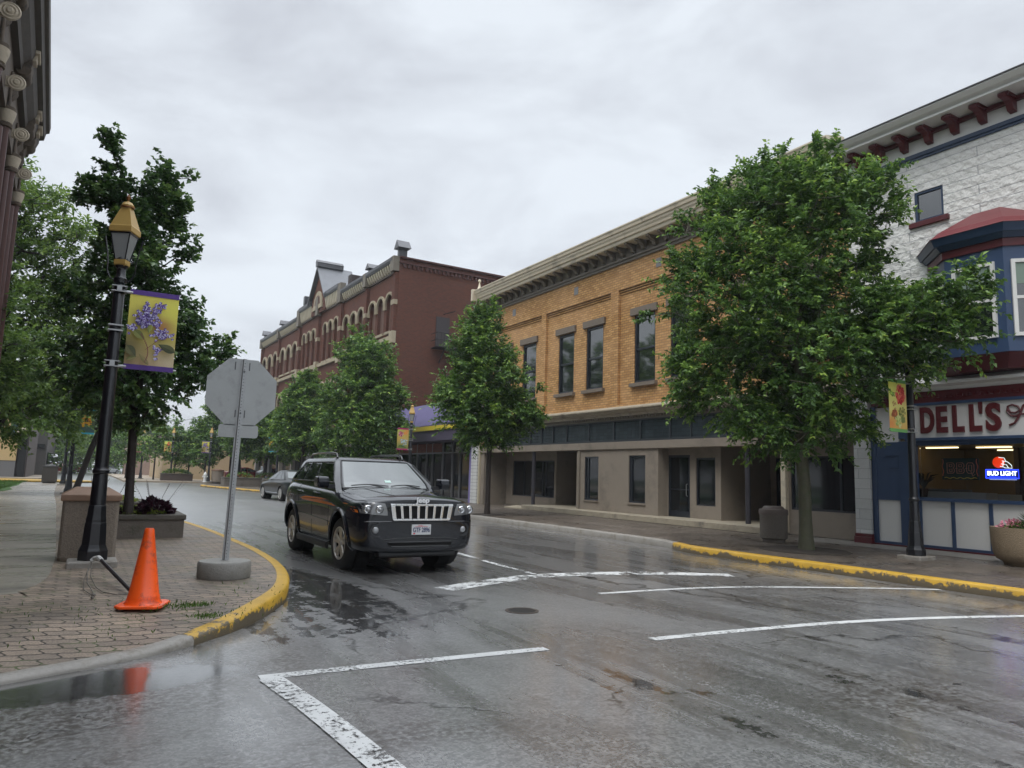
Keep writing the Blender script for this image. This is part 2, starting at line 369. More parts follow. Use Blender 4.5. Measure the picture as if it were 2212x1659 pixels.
def worn_paint(name, col, amount=.45, sc=14., under=(.07, .07, .068), rough=.35, holes=True):
    m = bpy.data.materials.new(name); m.use_nodes = True; nt = m.node_tree; N = nt.nodes; L = nt.links; b = N['Principled BSDF']
    tc = N.new('ShaderNodeTexCoord'); n = N.new('ShaderNodeTexNoise'); n.inputs['Scale'].default_value = sc; n.inputs['Detail'].default_value = 8; n.inputs['Roughness'].default_value = .75
    L.new(tc.outputs['Object'], n.inputs['Vector'])
    n2 = N.new('ShaderNodeTexNoise'); n2.inputs['Scale'].default_value = 1.7; n2.inputs['Detail'].default_value = 5; L.new(tc.outputs['Object'], n2.inputs['Vector'])
    a = N.new('ShaderNodeMath'); a.operation = 'MULTIPLY_ADD'; a.inputs[1].default_value = .7; L.new(n2.outputs[0], a.inputs[0]); L.new(n.outputs[0], a.inputs[2])
    r = N.new('ShaderNodeMapRange'); t = .85+(.5-amount)*.35; r.inputs[1].default_value = t; r.inputs[2].default_value = t+.05; L.new(a.outputs[0], r.inputs[0])
    n4 = N.new('ShaderNodeTexNoise'); n4.inputs['Scale'].default_value = 5; n4.inputs['Detail'].default_value = 7; L.new(tc.outputs['Object'], n4.inputs['Vector'])
    x = N.new('ShaderNodeMixRGB'); L.new(n4.outputs[0], x.inputs[0]); x.inputs[1].default_value = (*[c*.6 for c in col], 1); x.inputs[2].default_value = (*[min(1, c*1.12) for c in col], 1)
    b.inputs['Roughness'].default_value = rough
    if not holes:     # the low part of the kerb face is rubbed bare
        sz = N.new('ShaderNodeSeparateXYZ'); L.new(tc.outputs['Object'], sz.inputs[0]); kz = N.new('ShaderNodeMath'); kz.operation = 'MULTIPLY_ADD'; kz.inputs[1].default_value = -2.8; kz.inputs[2].default_value = .27; L.new(sz.outputs[2], kz.inputs[0])
        az = N.new('ShaderNodeMath'); az.operation = 'ADD'; L.new(a.outputs[0], az.inputs[0]); L.new(kz.outputs[0], az.inputs[1]); L.new(az.outputs[0], r.inputs[0])
    if holes:
        L.new(x.outputs[0], b.inputs['Base Color'])
        inv = N.new('ShaderNodeMath'); inv.operation = 'SUBTRACT'; inv.inputs[0].default_value = 1; L.new(r.outputs[0], inv.inputs[1]); L.new(inv.outputs[0], b.inputs['Alpha'])
    else:
        y = N.new('ShaderNodeMixRGB'); L.new(r.outputs[0], y.inputs[0]); L.new(x.outputs[0], y.inputs[1]); y.inputs[2].default_value = (*under, 1); L.new(y.outputs[0], b.inputs['Base Color'])
        bp = N.new('ShaderNodeBump'); bp.inputs['Strength'].default_value = .5; bp.inputs['Distance'].default_value = .012; L.new(a.outputs[0], bp.inputs['Height']); bp.invert = True; L.new(bp.outputs[0], b.inputs['Normal'])
    return m

M_asph = asphalt_mat()
M_paverL = paver_mat('brown interlocking pavers', (.275, .215, .162), (.172, .140, .110), (.024, .020, .014), .235, .12, .60, .019, 1.)
M_paverR = paver_mat('dark wet pavers', (.16, .130, .104), (.108, .090, .074), (.035, .028, .022), .2, .1, .42, .018, .0)
M_conc = mat('wet concrete walk', (.26, .235, .20), .30, var=.35, vs=1.2, bump=.15, bs=40, rvar=.16, stain=(.13, .118, .10), ss=.9, stretch=(.35, 1.9, 1))
M_curb = mat('grey kerb concrete', (.25, .235, .21), .5, var=.3, vs=5, bump=.3, bs=30, stain=(.15, .13, .10), ss=3)
M_yel = worn_paint('yellow kerb paint', (.56, .335, .035), .42, 9., (.10, .08, .05), .45, holes=False)
M_white = worn_paint('white road paint', (.70, .71, .70), .34, 26.)
M_worn = worn_paint('badly worn white road paint', (.72, .73, .72), .50, 9.)
M_dirt = mat('dark soil', (.035, .028, .022), .95, var=.4, vs=20, bump=.8, bs=40)
M_land = mat('rough grass land', (.05, .075, .03), .95, var=.3, vs=.2)

def sheet(name, poly, z, m, kind='structure'):
    o = MB().add([(x, y, z) for x, y in poly], [list(range(len(poly)))]).build(name, m, fixn=False)
    return tag(o, kind=kind)

g = MB(); g.add([(-900, -300, -.03), (900, -300, -.03), (900, 1500, -.03), (-900, 1500, -.03)], [(0, 1, 2, 3)]); tag(g.build('ground', M_land), kind='structure')
sheet('road', [(-70, -40), (70, -40), (70, 75), (70, 300), (-70, 300), (-70, 75)], 0, M_asph)

def catmull(P, n):
    P = [np.array(p, float) for p in P]; out = []
    for i in range(len(P)-1):
        p0 = P[max(i-1, 0)]; p1 = P[i]; p2 = P[i+1]; p3 = P[min(i+2, len(P)-1)]
        for k in range(n):
            t = k/n; out.append(.5*((2*p1)+(-p0+p2)*t+(2*p0-5*p1+4*p2-p3)*t*t+(-p0+3*p1-3*p2+p3)*t**3))
    out.append(P[-1]); return out

# left kerb line: x, y, top height, yellow?
KL = [(-14, -1.2, .04), (-6, 3.6, .04), (-2.5, 5.05, .04), (-.33, 5.92, .04), (.57, 6.34, .05), (1.10, 6.78, .09), (1.62, 7.45, .145), (2.15, 8.6, .15), (2.5, 10.2, .15), (2.62, 12, .15), (2.6, 14, .15), (2.48, 17, .15), (2.2, 20.5, .15), (1.6, 28, .15), (.8, 38, .15), (.1, 48, .15), (-.25, 58, .15)]
kl = catmull(KL, 8)
WE = [(-14, 6), (-6, 7.9), (-2.5, 8.45), (-.58, 8.86), (-.45, 9.0), (-.36, 9.25), (-.28, 9.6), (-.22, 10.2), (-.21, 11.2), (-.21, 12.2), (-.25, 14), (-.33, 17), (-.42, 20.5), (-.62, 28), (-.95, 38), (-1.15, 48), (-1.3, 58)]
we = catmull([(*p, 0) for p in WE], 8)
def kerb_bits(path, wdt, side):
    """inner top edge of the kerb: offset from the road edge by the kerb width"""
    out = []
    for i, p in enumerate(path):
        t = path[min(i+1, len(path)-1)][:2]-path[max(i-1, 0)][:2]; t /= np.linalg.norm(t); n = np.array([-t[1], t[0]])*side
        out.append(np.array([p[0]+n[0]*wdt, p[1]+n[1]*wdt, p[2]]))
    return out
def kerb_mesh(path, wdt, side, i0, i1, m, name, jitter=0.):
    inn = kerb_bits(path, wdt, side); a = kerb_bits(path, .03, side); rings = []
    rr = random.Random(5)
    for i in range(i0, i1+1):
        p, q, c = path[i], inn[i], a[i]; h = p[2]; j = (rr.random()-.5)*jitter
        rings.append([(p[0], p[1], -.02), (p[0], p[1], max(h-.03, .005)+j), (c[0], c[1], h+j*.5), (q[0], q[1], h+.001), (q[0], q[1], -.02)])
    return tag(MB().loft(rings).build(name, m, smooth=True, angle=50), kind='structure')
inn = kerb_bits(kl, .15, 1)
# grey dropped ramp part, then the yellow painted part
kerb_mesh(kl, .15, 1, 0, 8*5-3, M_curb, 'kerb'); kerb_mesh(kl, .15, 1, 8*5-3, len(kl)-1, M_yel, 'kerb', .008)
# brick pavement between kerb and concrete walk
mb = MB(); K = 10; vs = []; fs = []
for i, (a_, b_) in enumerate(zip(inn, we)):
    for k in range(K+1):
        t = k/K; p = a_[:2]*(1-t)+b_[:2]*t; dd = np.linalg.norm(p-a_[:2]); z = a_[2]+(.15-a_[2])*min(1, dd/1.3)
        vs.append((p[0], p[1], z-.003))
for i in range(len(inn)-1):
    for k in range(K): q = i*(K+1)+k; fs.append((q, q+1, q+K+2, q+K+1))
tag(mb.add(vs, fs).build('brick_pavement', M_paverL, smooth=True), kind='structure')
# concrete walk: everything left of the brick
vs = [(p[0], p[1], .147) for p in we]+[(-30, p[1]+(0 if i > 24 else .0), .147) for i, p in enumerate(we)]
n_ = len(we); fs = [(i, i+1, n_+i+1, n_+i) for i in range(n_-1)]
tag(MB().add(vs, fs).build('walk', M_conc), kind='structure')
# yellow kerbed island end on the left beyond the walk
isl = catmull([(-6, 63, .15), (-1.2, 63.4, .15), (.4, 64.6, .15), (.8, 66, .15), (0, 67.6, .15), (-3, 68.4, .15), (-8, 68.6, .15)], 5)
rings = []
o_ = MB(); o_.ext([(p[0], p[1]) for p in isl], 'z', -.02, .15); tag(o_.build('kerb', M_yel, bevel=.02), kind='structure')

# right pavement and its kerb
KR = [(10.98, -30, .15), (10.98, -6, .15), (10.97, 2, .15), (10.95, 5, .15), (10.9, 8, .15), (10.83, 10.2, .15), (10.86, 11.2, .15), (11.12, 12.0, .15), (11.3, 12.9, .15), (11.32, 16, .15), (11.25, 21, .15), (11.2, 30, .15), (11.1, 40, .15), (10.7, 43.4, .15), (9.8, 46.4, .15), (9.2, 49.5, .15), (8.5, 53.5, .15), (7.9, 57.3, .15), (7.9, 59.6, .15), (9.3, 61.2, .15), (14, 62, .15), (30, 62, .15)]
kr = catmull(KR, 6)
iy = next(i for i, p in enumerate(kr) if p[1] > 11.75); iz = next(i for i, p in enumerate(kr) if p[1] > 46.5)
kerb_mesh(kr, .17, -1, 0, iy, M_yel, 'kerb', .012); kerb_mesh(kr, .17, -1, iy, iz, M_curb, 'kerb'); kerb_mesh(kr, .17, -1, iz, len(kr)-1, M_yel, 'kerb')
ir = kerb_bits(kr, .17, -1)
vs = [(p[0], p[1], .147) for p in ir]+[(31, min(p[1], 61.8), .147) for p in ir]
n_ = len(ir); fs = [(i, i+1, n_+i+1, n_+i) for i in range(n_-1)]
tag(MB().add(vs, fs).build('pavement', M_paverR), kind='structure')
# plain concrete strip along the shop fronts
sheet('walk', [(14.2, -30), (16.2, -30), (16.2, 12), (14.9, 12)], .151, mat('grey concrete strip', (.20, .185, .165), .45, var=.3, vs=2, rvar=.15))
# plaza across the far street, and the far left block
M_tanpave = mat('pale plaza paving', (.30, .25, .19), .5, var=.2, vs=2)
pz = MB(); pz.ext([(3.2, 71.5), (60, 68.5), (60, 120), (3.2, 120)], 'z', -.02, .15); tag(pz.build('plaza', M_tanpave), kind='structure')
pz = MB(); pz.ext([(-60, 73), (-3.2, 73), (-2.6, 75), (-2.6, 130), (-60, 130)], 'z', -.02, .15); tag(pz.build('pavement', M_tanpave), kind='structure')

# road markings
def strip(name, pts, wd, m, z=.004):
    """a painted line of width wd along pts"""
    P = catmull([(*p, 0) for p in pts], 8); vs = []
    for i, p in enumerate(P):
        t = P[min(i+1, len(P)-1)]-P[max(i-1, 0)]; t /= np.linalg.norm(t); n = np.array([-t[1], t[0], 0])*wd/2
        vs += [(*(p+n)[:2], z), (*(p-n)[:2], z)]
    fs = [(2*i, 2*i+1, 2*i+3, 2*i+2) for i in range(len(P)-1)]
    return tag(MB().add(vs, fs).build(name, m, fixn=False), kind='structure')
strip('road_marking', [(1.2, 5.42), (2.3, 5.39), (3.55, 5.34)], .115, M_white)
strip('road_marking', [(4.66, 5.26), (5.81, 5.20), (7.11, 5.08), (8.4, 4.83), (9.9, 4.38), (11, 4.0)], .115, M_white)
strip('road_marking', [(1.265, 5.36), (1.36, 4.5), (1.43, 3.5), (1.52, 2.0)], .165, M_white, .008)
strip('road_marking', [(5.82, 7.57), (7.42, 7.48), (8.52, 7.19), (10.05, 6.54), (10.9, 6.1)], .10, M_white)
strip('road_marking', [(4.1, 8.55), (5.0, 8.93), (6.1, 9.22), (7.7, 8.98), (9.0, 8.3)], .34, M_worn)
strip('road_marking', [(6.2, 12.5), (6.05, 10.8), (6.0, 9.4)], .10, M_worn, .008)
# manhole
mh = thing('drain_cover', 'dark round iron cover set in the wet road in front of the black car', 'manhole cover', (4.27, 6.92, 0))
MB().lathe([(0, -.02), (.15, -.02), (.15, .005), (0, .005)], n=24).build('cover', mat('black iron', (.012, .012, .012), .4, .3), mh)
MB().lathe([(.152, -.02), (.185, -.02), (.185, .006), (.152, .006), (.152, -.02)], n=24).build('rim', mat('rusty iron', (.05, .035, .025), .6), mh)

# ================================================================== buildings
M_cream = mat('cream painted metal', (.60, .53, .40), .5, var=.15, vs=3, stain=(.33, .29, .22), ss=1.5)
M_taupe = mat('taupe painted wood', (.155, .135, .105), .6, var=.25, vs=4)
M_stone = mat('brown sandstone', (.17, .14, .11), .8, var=.25, vs=6, bump=.2)
M_stucco = mat('taupe stucco', (.235, .20, .16), .85, var=.12, vs=2.5, bump=.5, bs=60, dist=.008, stain=(.16, .135, .108), ss=.9)
M_navyframe = mat('dark navy window frame', (.012, .016, .024), .35, coat=.3)
M_glass = mat('dark window glass', (.010, .014, .014), .04, ior=2.4, spec=.5, bump=.02, bs=.8)
M_shopglass = mat('dark shop glass', (.008, .010, .012), .05, ior=1.5)
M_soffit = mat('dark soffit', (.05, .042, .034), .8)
M_roof = mat('tar roof', (.06, .06, .062), .7, var=.3)
M_ybrick = brick_mat('yellow brick', (.57, .335, .130), (.37, .19, .062), (.19, .115, .06), .225, .088, .011, .75, .35, wash=(.62, .38, .20), wash_amt=.5, wscale=.5)
PI2 = math.pi/2

# ------------------------------------------------ yellow brick building
yb = thing('yellow_brick_building', 'two storey yellow brick building with cream cornice, tall dark windows and taupe stucco shop front', 'building', (16, 0, 0), PI2)
S0, S1 = 10.86, 29.95
wins = [(25.5, 26.58), (27.55, 28.6), (22.75, 23.81), (20.90, 21.95), (18.08, 19.15), (16.3, 17.35), (13.45, 14.5), (11.7, 12.75)]
WZ0, WZ1 = 4.75, 7.13
panels = [(24.98, 29.4), (20.34, 24.63), (15.7, 19.91), (11.2, 15.3)]
mb = MB()
# pier plane at 0, recessed panel plane at -.11
mb.wall(S0, S1, 3.7, 9.3, 0, [(a, b, 4.05, 8.18) for a, b in panels], .11)
for a, b in panels: mb.wall(a, b, 4.05, 8.18, -.11, [(p, q, WZ0, WZ1) for p, q in wins if a < p < b], .22)
for a, b in panels:      # corbelled courses above each panel
    for k in range(3): mb.box(a, b, -.11+.03*k, -.072+.03*k if k < 2 else -.005, 8.02+.075*k, 8.06+.075*k)
mb.box(S1-.25, S1, -18, -.002, .16, 9.6); mb.box(S0, S0+.02, -18, -.002, 3, 9.6); mb.box(S0, S1, -18.2, -18, 0, 9.6)
mb.build('wall', M_ybrick, yb)
MB().box(S0+.03, S1-.03, -18, -.3, 9.4, 9.55).build('roof', M_roof, yb)
for a, b in wins:
    f = MB(); y = -.24
    for x0, x1, z0, z1 in ((a, a+.07, WZ0, WZ1), (b-.07, b, WZ0, WZ1), (a+.07, b-.07, WZ1-.08, WZ1), (a+.07, b-.07, WZ0, WZ0+.08)): f.box(x0, x1, y, y+.10, z0, z1)
    f.box(a+.07, b-.07, y, y+.07, 5.90, 5.97)
    wn = f.build('window', M_navyframe, yb, bevel=.006)
    MB().box(a+.07, b-.07, y+.01, y+.035, 5.97, WZ1-.08).box(a+.07, b-.07, y, y+.02, WZ0+.08, 5.90).build('pane', M_glass, wn)
    MB().box(a-.14, b+.14, -.10, -.015, WZ1+.002, WZ1+.26).build('lintel', M_stone, wn, bevel=.008)
    MB().box(a-.12, b+.12, -.30, .03, WZ0-.13, WZ0-.002).build('sill', M_stone, wn, bevel=.008)
mb = MB()
for s in (27.25, 22.52, 17.8, 13.2): mb.box(s-.13, s+.13, 0, .012, 8.56, 8.86)
tag(mb.build('vent', mat('grey metal vent', (.20, .20, .20), .5), yb), kind=None)
# cornice
c = MB()
c.box(S0, S1, 0, .06, 9.10, 9.20).box(S0, S1, 0, .11, 9.20, 9.27).box(S0, S1, 0, .04, 9.27, 9.62, 1)
s = S0+.3
while s < S1-.1:
    c.ext([(.04, 9.62), (.46, 9.62), (.46, 9.56), (.36, 9.54), (.20, 9.44), (.15, 9.34), (.04, 9.30)], 'x', s-.075, s+.075, 1); s += .56
c.build('cornice_bracket', [M_taupe, M_taupe], yb)
prof = [(0, 9.62), (.50, 9.62), (.52, 9.66), (.52, 9.74), (.58, 9.76), (.60, 9.84), (.64, 9.90), (.64, 9.97), (.69, 9.99), (.71, 10.08), (.74, 10.12), (.74, 10.16), (.10, 10.30), (0, 10.30)]
MB().ext(prof, 'x', S0+.01, S1-.06).build('cornice', M_cream, yb)
fin = MB(); fin.box(S1-.10, S1+.06, .0, .80, 9.66, 10.22).lathe([(.13, 10.22), (.10, 10.27), (.06, 10.38), (.03, 10.55), (.028, 10.60)], (S1-.1, .45, 0), 10).ball((S1-.1, .45, 10.67), .075)
fin.build('finial', M_cream, yb, smooth=True)
# string course over the shop front
c = MB(); c.ext([(0, 3.63), (.12, 3.63), (.14, 3.70), (.26, 3.76), (.28, 3.80), (.36, 3.84), (.36, 3.88), (.02, 3.99), (0, 3.99)], 'x', S0, S1)
c.build('lower_cornice', mat('worn beige trim', (.36, .315, .24), .6, var=.3, vs=3, stain=(.15, .13, .10), ss=2), yb)
c = MB(); s = S0+.1
while s < S1-.1: c.box(s, s+.07, .001, .10, 3.55, 3.63); s += .14
c.box(S0, S1, 0, .05, 3.50, 3.56); c.build('dentil_course', M_taupe, yb)
# transom band
tr = MB(); tr.box(S0, S1, -.12, -.02, 2.80, 3.52)
tr.build('transom', brick_mat('ribbed slate glass', (.038, .052, .060), (.026, .036, .042), (.015, .018, .02), .22, .12, .006, .25, .3, offset=0), yb)
tr = MB(); tr.box(S0, S1, -.02, .03, 2.76, 2.83).box(S0, S1, -.02, .03, 3.46, 3.51)
for s in (28.2, 26.9, 25.6, 24.75, 23.90, 22.97, 21.53, 20.08, 18.66, 17.23, 16.31, 14.9, 13.5, 12.2, 10.9): tr.box(s-.03, s+.03, -.02, .028, 2.83, 3.46)
tr.build('transom_frame', mat('dark slate metal', (.03, .036, .042), .5), yb)
MB().box(S0, S1, -.3, .06, 2.50, 2.755).build('beam', M_stucco, yb, bevel=.01)
# shop front: recess ceiling, projecting box, recessed walls
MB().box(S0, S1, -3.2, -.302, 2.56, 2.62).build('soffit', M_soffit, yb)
st = MB()
BX0, BX1 = 17.8, 22.28
st.wall(BX0, BX1, .32, 2.50, 0, [(20.95, 21.79, .68, 2.26), (18.42, 19.26, .70, 2.28)], .10)
st.box(BX1-.02, BX1, -2.4, -.001, .32, 2.52); st.box(BX0, BX0+.02, -.42, -.001, .32, 2.52)
st.wall(15.54, 17.80, .32, 2.56, -.42, [(16.80, 17.78, .335, 2.29), (15.74, 16.54, .735, 2.20)], .10)
st.box(15.52, 15.54, -2.6, -.421, .32, 2.56)
st.wall(25.44, 29.9, .16, 2.56, -1.2, [(25.56, 29.0, .60, 2.18)], .12)
st.box(25.42, 25.44, -3.0, -1.201, .2, 2.56); st.box(22.3, 25.4, -3.1, -3.0, .2, 2.56)
st.box(29.6, 29.94, -1.2, 0, .15, 2.56)
st.box(12.55, 16.3, -2.7, -2.6, .3, 2.56)
st.wall(10.87, 13.0, .16, 2.56, -.25, [(10.95, 12.9, .80, 2.20)], .10); st.box(12.98, 13.0, -2.6, -.252, .16, 2.56)
st.build('stucco_wall', M_stucco, yb)
MB().box(12.97, 13.12, -.26, -.12, .2, 2.55).build('corner_post', M_cream, yb)
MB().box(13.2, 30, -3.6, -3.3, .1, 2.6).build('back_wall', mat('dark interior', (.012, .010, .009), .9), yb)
fr = MB(); 
def frame(mb, a, b, z0, z1, y, t=.05, d=.06, mull=()):
    mb.box(a, a+t, y, y+d, z0, z1).box(b-t, b, y, y+d, z0, z1).box(a+t, b-t, y, y+d, z1-t, z1).box(a+t, b-t, y, y+d, z0, z0+t)
    for m_ in mull: mb.box(m_-t/2, m_+t/2, y, y+d-.004, z0+t, z1-t)
for a, b, z0, z1, y, mu in ((20.95, 21.79, .68, 2.26, -.09, (21.6,)), (18.42, 19.26, .70, 2.28, -.09, (19.15,)), (15.74, 16.54, .735, 2.20, -.51, ()), (25.56, 29.0, .60, 2.18, -1.31, (26.3, 26.55, 28.1)), (10.95, 12.9, .80, 2.20, -.34, (11.45,))):
    q = MB(); frame(q, a, b, z0, z1, y, mull=mu); wn = q.build('shop_window', M_navyframe, yb)
    MB().box(a+.05, b-.05, y+.005, y+.02, z0+.05, z1-.05).build('pane', M_shopglass, wn)
q = MB(); frame(q, 16.80, 17.78, .335, 2.29, -.50, .08, .06); q.box(16.88, 17.70, -.50, -.445, .34, .52).box(16.88, 17.70, -.48, -.43, 1.18, 1.22)
dr = q.build('door', M_navyframe, yb); MB().box(16.88, 17.70, -.495, -.47, .52, 2.21).build('pane', M_shopglass, dr)
q = MB(); frame(q, 14.35, 15.25, .32, 2.25, -2.6, .09, .06); dr = q.build('door', M_navyframe, yb); MB().box(14.44, 15.16, -2.6, -2.57, .36, 2.16).build('pane', M_shopglass, dr)
MB().tube([(16.93, -.44, 1.0), (16.93, -.39, 1.02), (16.93, -.39, 1.36), (16.93, -.44, 1.38)], .012, 6).build('door_handle', mat('brushed steel', (.35, .35, .34), .35, .8), yb)
MB().box(22.05, 22.12, .001, .05, .34, 2.46).build('downpipe', mat('painted pipe', (.19, .165, .13), .6), yb, bevel=.01)
q = MB()
for a_, b_ in ((20.93, 21.81), (18.40, 19.28)): q = MB().box(a_, b_, 0, .035, .63, .675).build('sill_ledge', M_stone, yb, bevel=.005)
q = MB(); q.box(13.70, 14.15, -2.60, -2.56, 1.42, 1.72).build('sign_plate', mat('black sign', (.01, .01, .01), .4), yb)
q = MB()
for z in (1.62, 1.47): q.box(13.95, 14.28, -2.56, -2.55, z, z+.05)
q.build('sign_strip', mat('pale strip', (.4, .4, .36), .5), yb)
for s in (25.45, 14.22):
    MB().lathe([(.075, .3), (.075, 2.52)], (s, -.10, 0), 14).build('post', mat('slate post', (.035, .033, .042), .5), yb, smooth=True)
MB().ext([(-3.2, .16), (.62, .16), (.62, .32), (.55, .335), (-3.2, .335)], 'x', 13.1, 25.2).ext([(.62-.62, .15), (.60, .15), (.60, .20), (0, .26)], 'x', 25.2, 26.6).build('step', mat('worn concrete step', (.32, .28, .21), .6, var=.3, vs=3, bump=.3, stain=(.17, .15, .12), ss=2), yb)

# ------------------------------------------------ white corner shop with bay window
M_rock = brick_mat('white rock face block', (.74, .735, .70), (.69, .69, .66), (.42, .43, .44), 3.1, .215, .009, .55, 1., rock=4.5, wash=(.56, .57, .56), wash_amt=.3, wscale=1.5)
M_whitep = mat('white paint', (.64, .64, .62), .45, var=.06, vs=2)
M_blue = mat('blue paint', (.032, .060, .125), .4, var=.2, vs=4)
M_navy = mat('navy paint', (.018, .040, .085), .4, var=.2)
M_maroon = mat('maroon paint', (.088, .010, .013), .45, var=.3, vs=5)
M_redroof = mat('red metal roof', (.15, .020, .024), .42, var=.2, vs=1.5)
ds = thing('corner_restaurant', 'white block restaurant with navy and maroon trim, bay window and lettered sign band', 'building', (16, 0, 0), PI2)
D0, D1 = -4., 10.84
sw = (8.50, 9.15, 7.50, 8.22)
mb = MB(); mb.wall(D0, D1, 3.7, 9.0, 0, [sw, (5.9, 6.62, 7.50, 8.22)], .12)
mb.box(D1-.03, D1, -14, -.002, 3.7, 9.6); mb.box(D0, D0+.02, -14, -.002, 0, 9.6); mb.box(D0, D1, -14.2, -14, 0, 9.6)
mb.build('wall', M_rock, ds)
MB().box(D0, D1, -14, -.1, 9.55, 9.7).build('roof', M_roof, ds)
MB().box(D0, D1, 0, .04, 8.97, 9.03).box(D0, D1, 0, .065, 9.03, 9.13).build('trim_band', M_navy, ds, bevel=.01)
MB().box(D0, D1, -.1, .02, 9.14, 9.60).build('frieze', M_whitep, ds)
MB().box(D0, D1, .021, .11, 9.46, 9.545).build('upper_trim', M_maroon, ds)
s = 10.42
while s > D0:
    b = MB(); b.ext([(.02, 9.56), (.48, 9.56), (.48, 9.50), (.42, 9.46), (.28, 9.44), (.22, 9.39), (.16, 9.26), (.02, 9.23)], 'x', s-.07, s+.07)
    b.ext([(.021, 9.57), (.44, 9.57), (.44, 9.50), (.12, 9.50)], 'x', s-.105, s+.105)
    b.build('bracket', M_maroon, ds, bevel=.012); s -= .572
crown = MB().ext([(-.1, 9.575), (.60, 9.575), (.60, 9.61), (.55, 9.625), (.56, 9.65), (.66, 9.69), (.72, 9.75), (.74, 9.77), (.74, 9.80), (-.1, 9.80)], 'x', D0, D1+.02)
crown.build('cornice', M_whitep, ds)
MB().box(D0, D1+.03, -.1, .77, 9.802, 9.825).build('flashing', mat('dark flashing', (.05, .05, .055), .5), ds)
def sash(a, b, z0, z1, y, m, par, sill=None, glass=M_glass):
    q = MB(); frame(q, a, b, z0, z1, y, .055, .07); wn = q.build('window', m, par)
    MB().box(a+.055, b-.055, y+.01, y+.03, z0+.055, z1-.055).build('pane', glass, wn)
    if sill: MB().box(a-.12, b+.12, -.05, .07, z0-.12, z0-.002).build('sill', sill, wn, bevel=.008)
sash(*sw, -.09, M_navy, ds, M_maroon); sash(5.9, 6.62, 7.50, 8.22, -.09, M_navy, ds, M_maroon)
# bay window: plan polygon
BP = [(8.88, 0), (8.20, .65), (7.06, .65), (6.38, 0)]
bay = thing('bay', None, None); bay.parent = ds
def off(p, d):      # offset of the plan polygon
    out = []
    for i, (x, y) in enumerate(BP):
        cx, cy = 7.63, -.3; k = 1+d/ (math.hypot(x-cx, y-cy)); out.append((cx+(x-cx)*k, max(0, cy+(y-cy)*k) if y > 0 else 0))
    return out
def bayext(d, z0, z1, m, name, d2=None):
    a, b = off(BP, d), off(BP, d if d2 is None else d2); n = len(a)
    mb = MB().add([(x, y, z0) for x, y in a]+[(x, y, z1) for x, y in b], [list(range(n))[::-1], list(range(n, 2*n))]+[(i, (i+1) % n, (i+1) % n+n, i+n) for i in range(n)])
    return mb.build(name, m, bay, fixn=True)
bayext(0, 4.34, 6.28, M_blue, 'body'); bayext(.06, 4.24, 4.34, M_blue, 'lower_band'); bayext(.12, 4.15, 4.24, M_blue, 'lower_band')
bayext(-.25, 3.87, 4.15, M_maroon, 'underside', .06); bayext(.04, 6.28, 6.44, M_maroon, 'frieze'); bayext(.08, 6.44, 6.54, M_navy, 'eave', .16); bayext(.20, 6.54, 6.70, M_navy, 'eave', .27)
RR = []; E_ = off(BP, .29); T_ = [(7.92, 0), (7.90, .04), (7.35, .04), (7.33, 0)]
for zz, kk in ((6.702, 0), (6.74, .06), (6.86, .20), (7.03, .50), (7.32, 1)):
    RR.append([(p[0]+(q[0]-p[0])*kk, p[1]+(q[1]-p[1])*kk, zz) for p, q in zip(E_, T_)])
MB().loft(RR).build('bay_roof', M_redroof, bay)
def bay_window(p, q, u0, u1, z0, z1, curtain=False):
    """white sash window on the bay facet p->q, between fractions u0 and u1"""
    P, Q = Vector((*p, 0)), Vector((*q, 0)); t = (Q-P).normalized(); n_ = Vector((-t.y, t.x, 0)); n_ = n_ if n_.y > 0 else -n_; Ln = (Q-P).length
    a, b = u0*Ln, u1*Ln
    def tr(mb): return remap(mb, lambda x, y, z: tuple(P+t*x+n_*y+Vector((0, 0, z))))
    f = MB(); frame(f, a, b, z0, z1, .004, .07, .05); f.box(a+.07, b-.07, .004, .045, (z0+z1)/2-.03, (z0+z1)/2+.03)
    f.box(a+.07, b-.07, .006, .02, (z0+z1)/2+.03, z1-.07, 1).box(a+.07, b-.07, .003, .012, z0+.07, (z0+z1)/2-.03, 1)
    if curtain: f.box(a+.07, b-.07, .021, .027, z1-.5, z1-.08, 2)
    tr(f).build('window', [M_whitep, M_glass, M_curt], bay)
M_curt = mat('grey green curtain', (.18, .24, .20), .8)
bay_window(BP[1], BP[2], .14, .86, 4.46, 6.0, True)
bay_window(BP[2], BP[3], .12, .88, 4.46, 6.0, True); bay_window(BP[0], BP[1], .12, .88, 4.46, 6.0)
# fascia and sign band
MB().ext([(0, 3.58), (.10, 3.58), (.14, 3.66), (.26, 3.70), (.26, 3.76), (.02, 3.86), (0, 3.86)], 'x', D0, 10.3).build('moulding', M_whitep, ds)
MB().box(D0, 10.3, 0, .13, 3.33, 3.578).build('maroon_band', M_maroon, ds)
s = D0+.1; q = MB()
while s < 10.2: q.box(s, s+.06, .131, .16, 3.42, 3.48); s += .12
q.box(D0, 10.2, .1305, .145, 3.475, 3.50); q.build('dentil_course', M_maroon, ds)
MB().box(D0, 9.5, 0, .15, 3.27, 3.329).build('trim_band', M_blue, ds)
sg = MB().box(D0, 9.45, -.02, .10, 2.56, 3.268).build('sign_board', mat('white sign board', (.58, .58, .57), .4), ds)
def facing(mb, s_left, z, y, wtarget=None):
    """letters in the plane of the shop front: left edge at s_left, running towards smaller s"""
    a, b = width(mb); k = 1 if wtarget is None else wtarget/(b-a)
    return remap(mb, lambda x, u, v: (s_left-(x-a)*k, y+v, z+u))
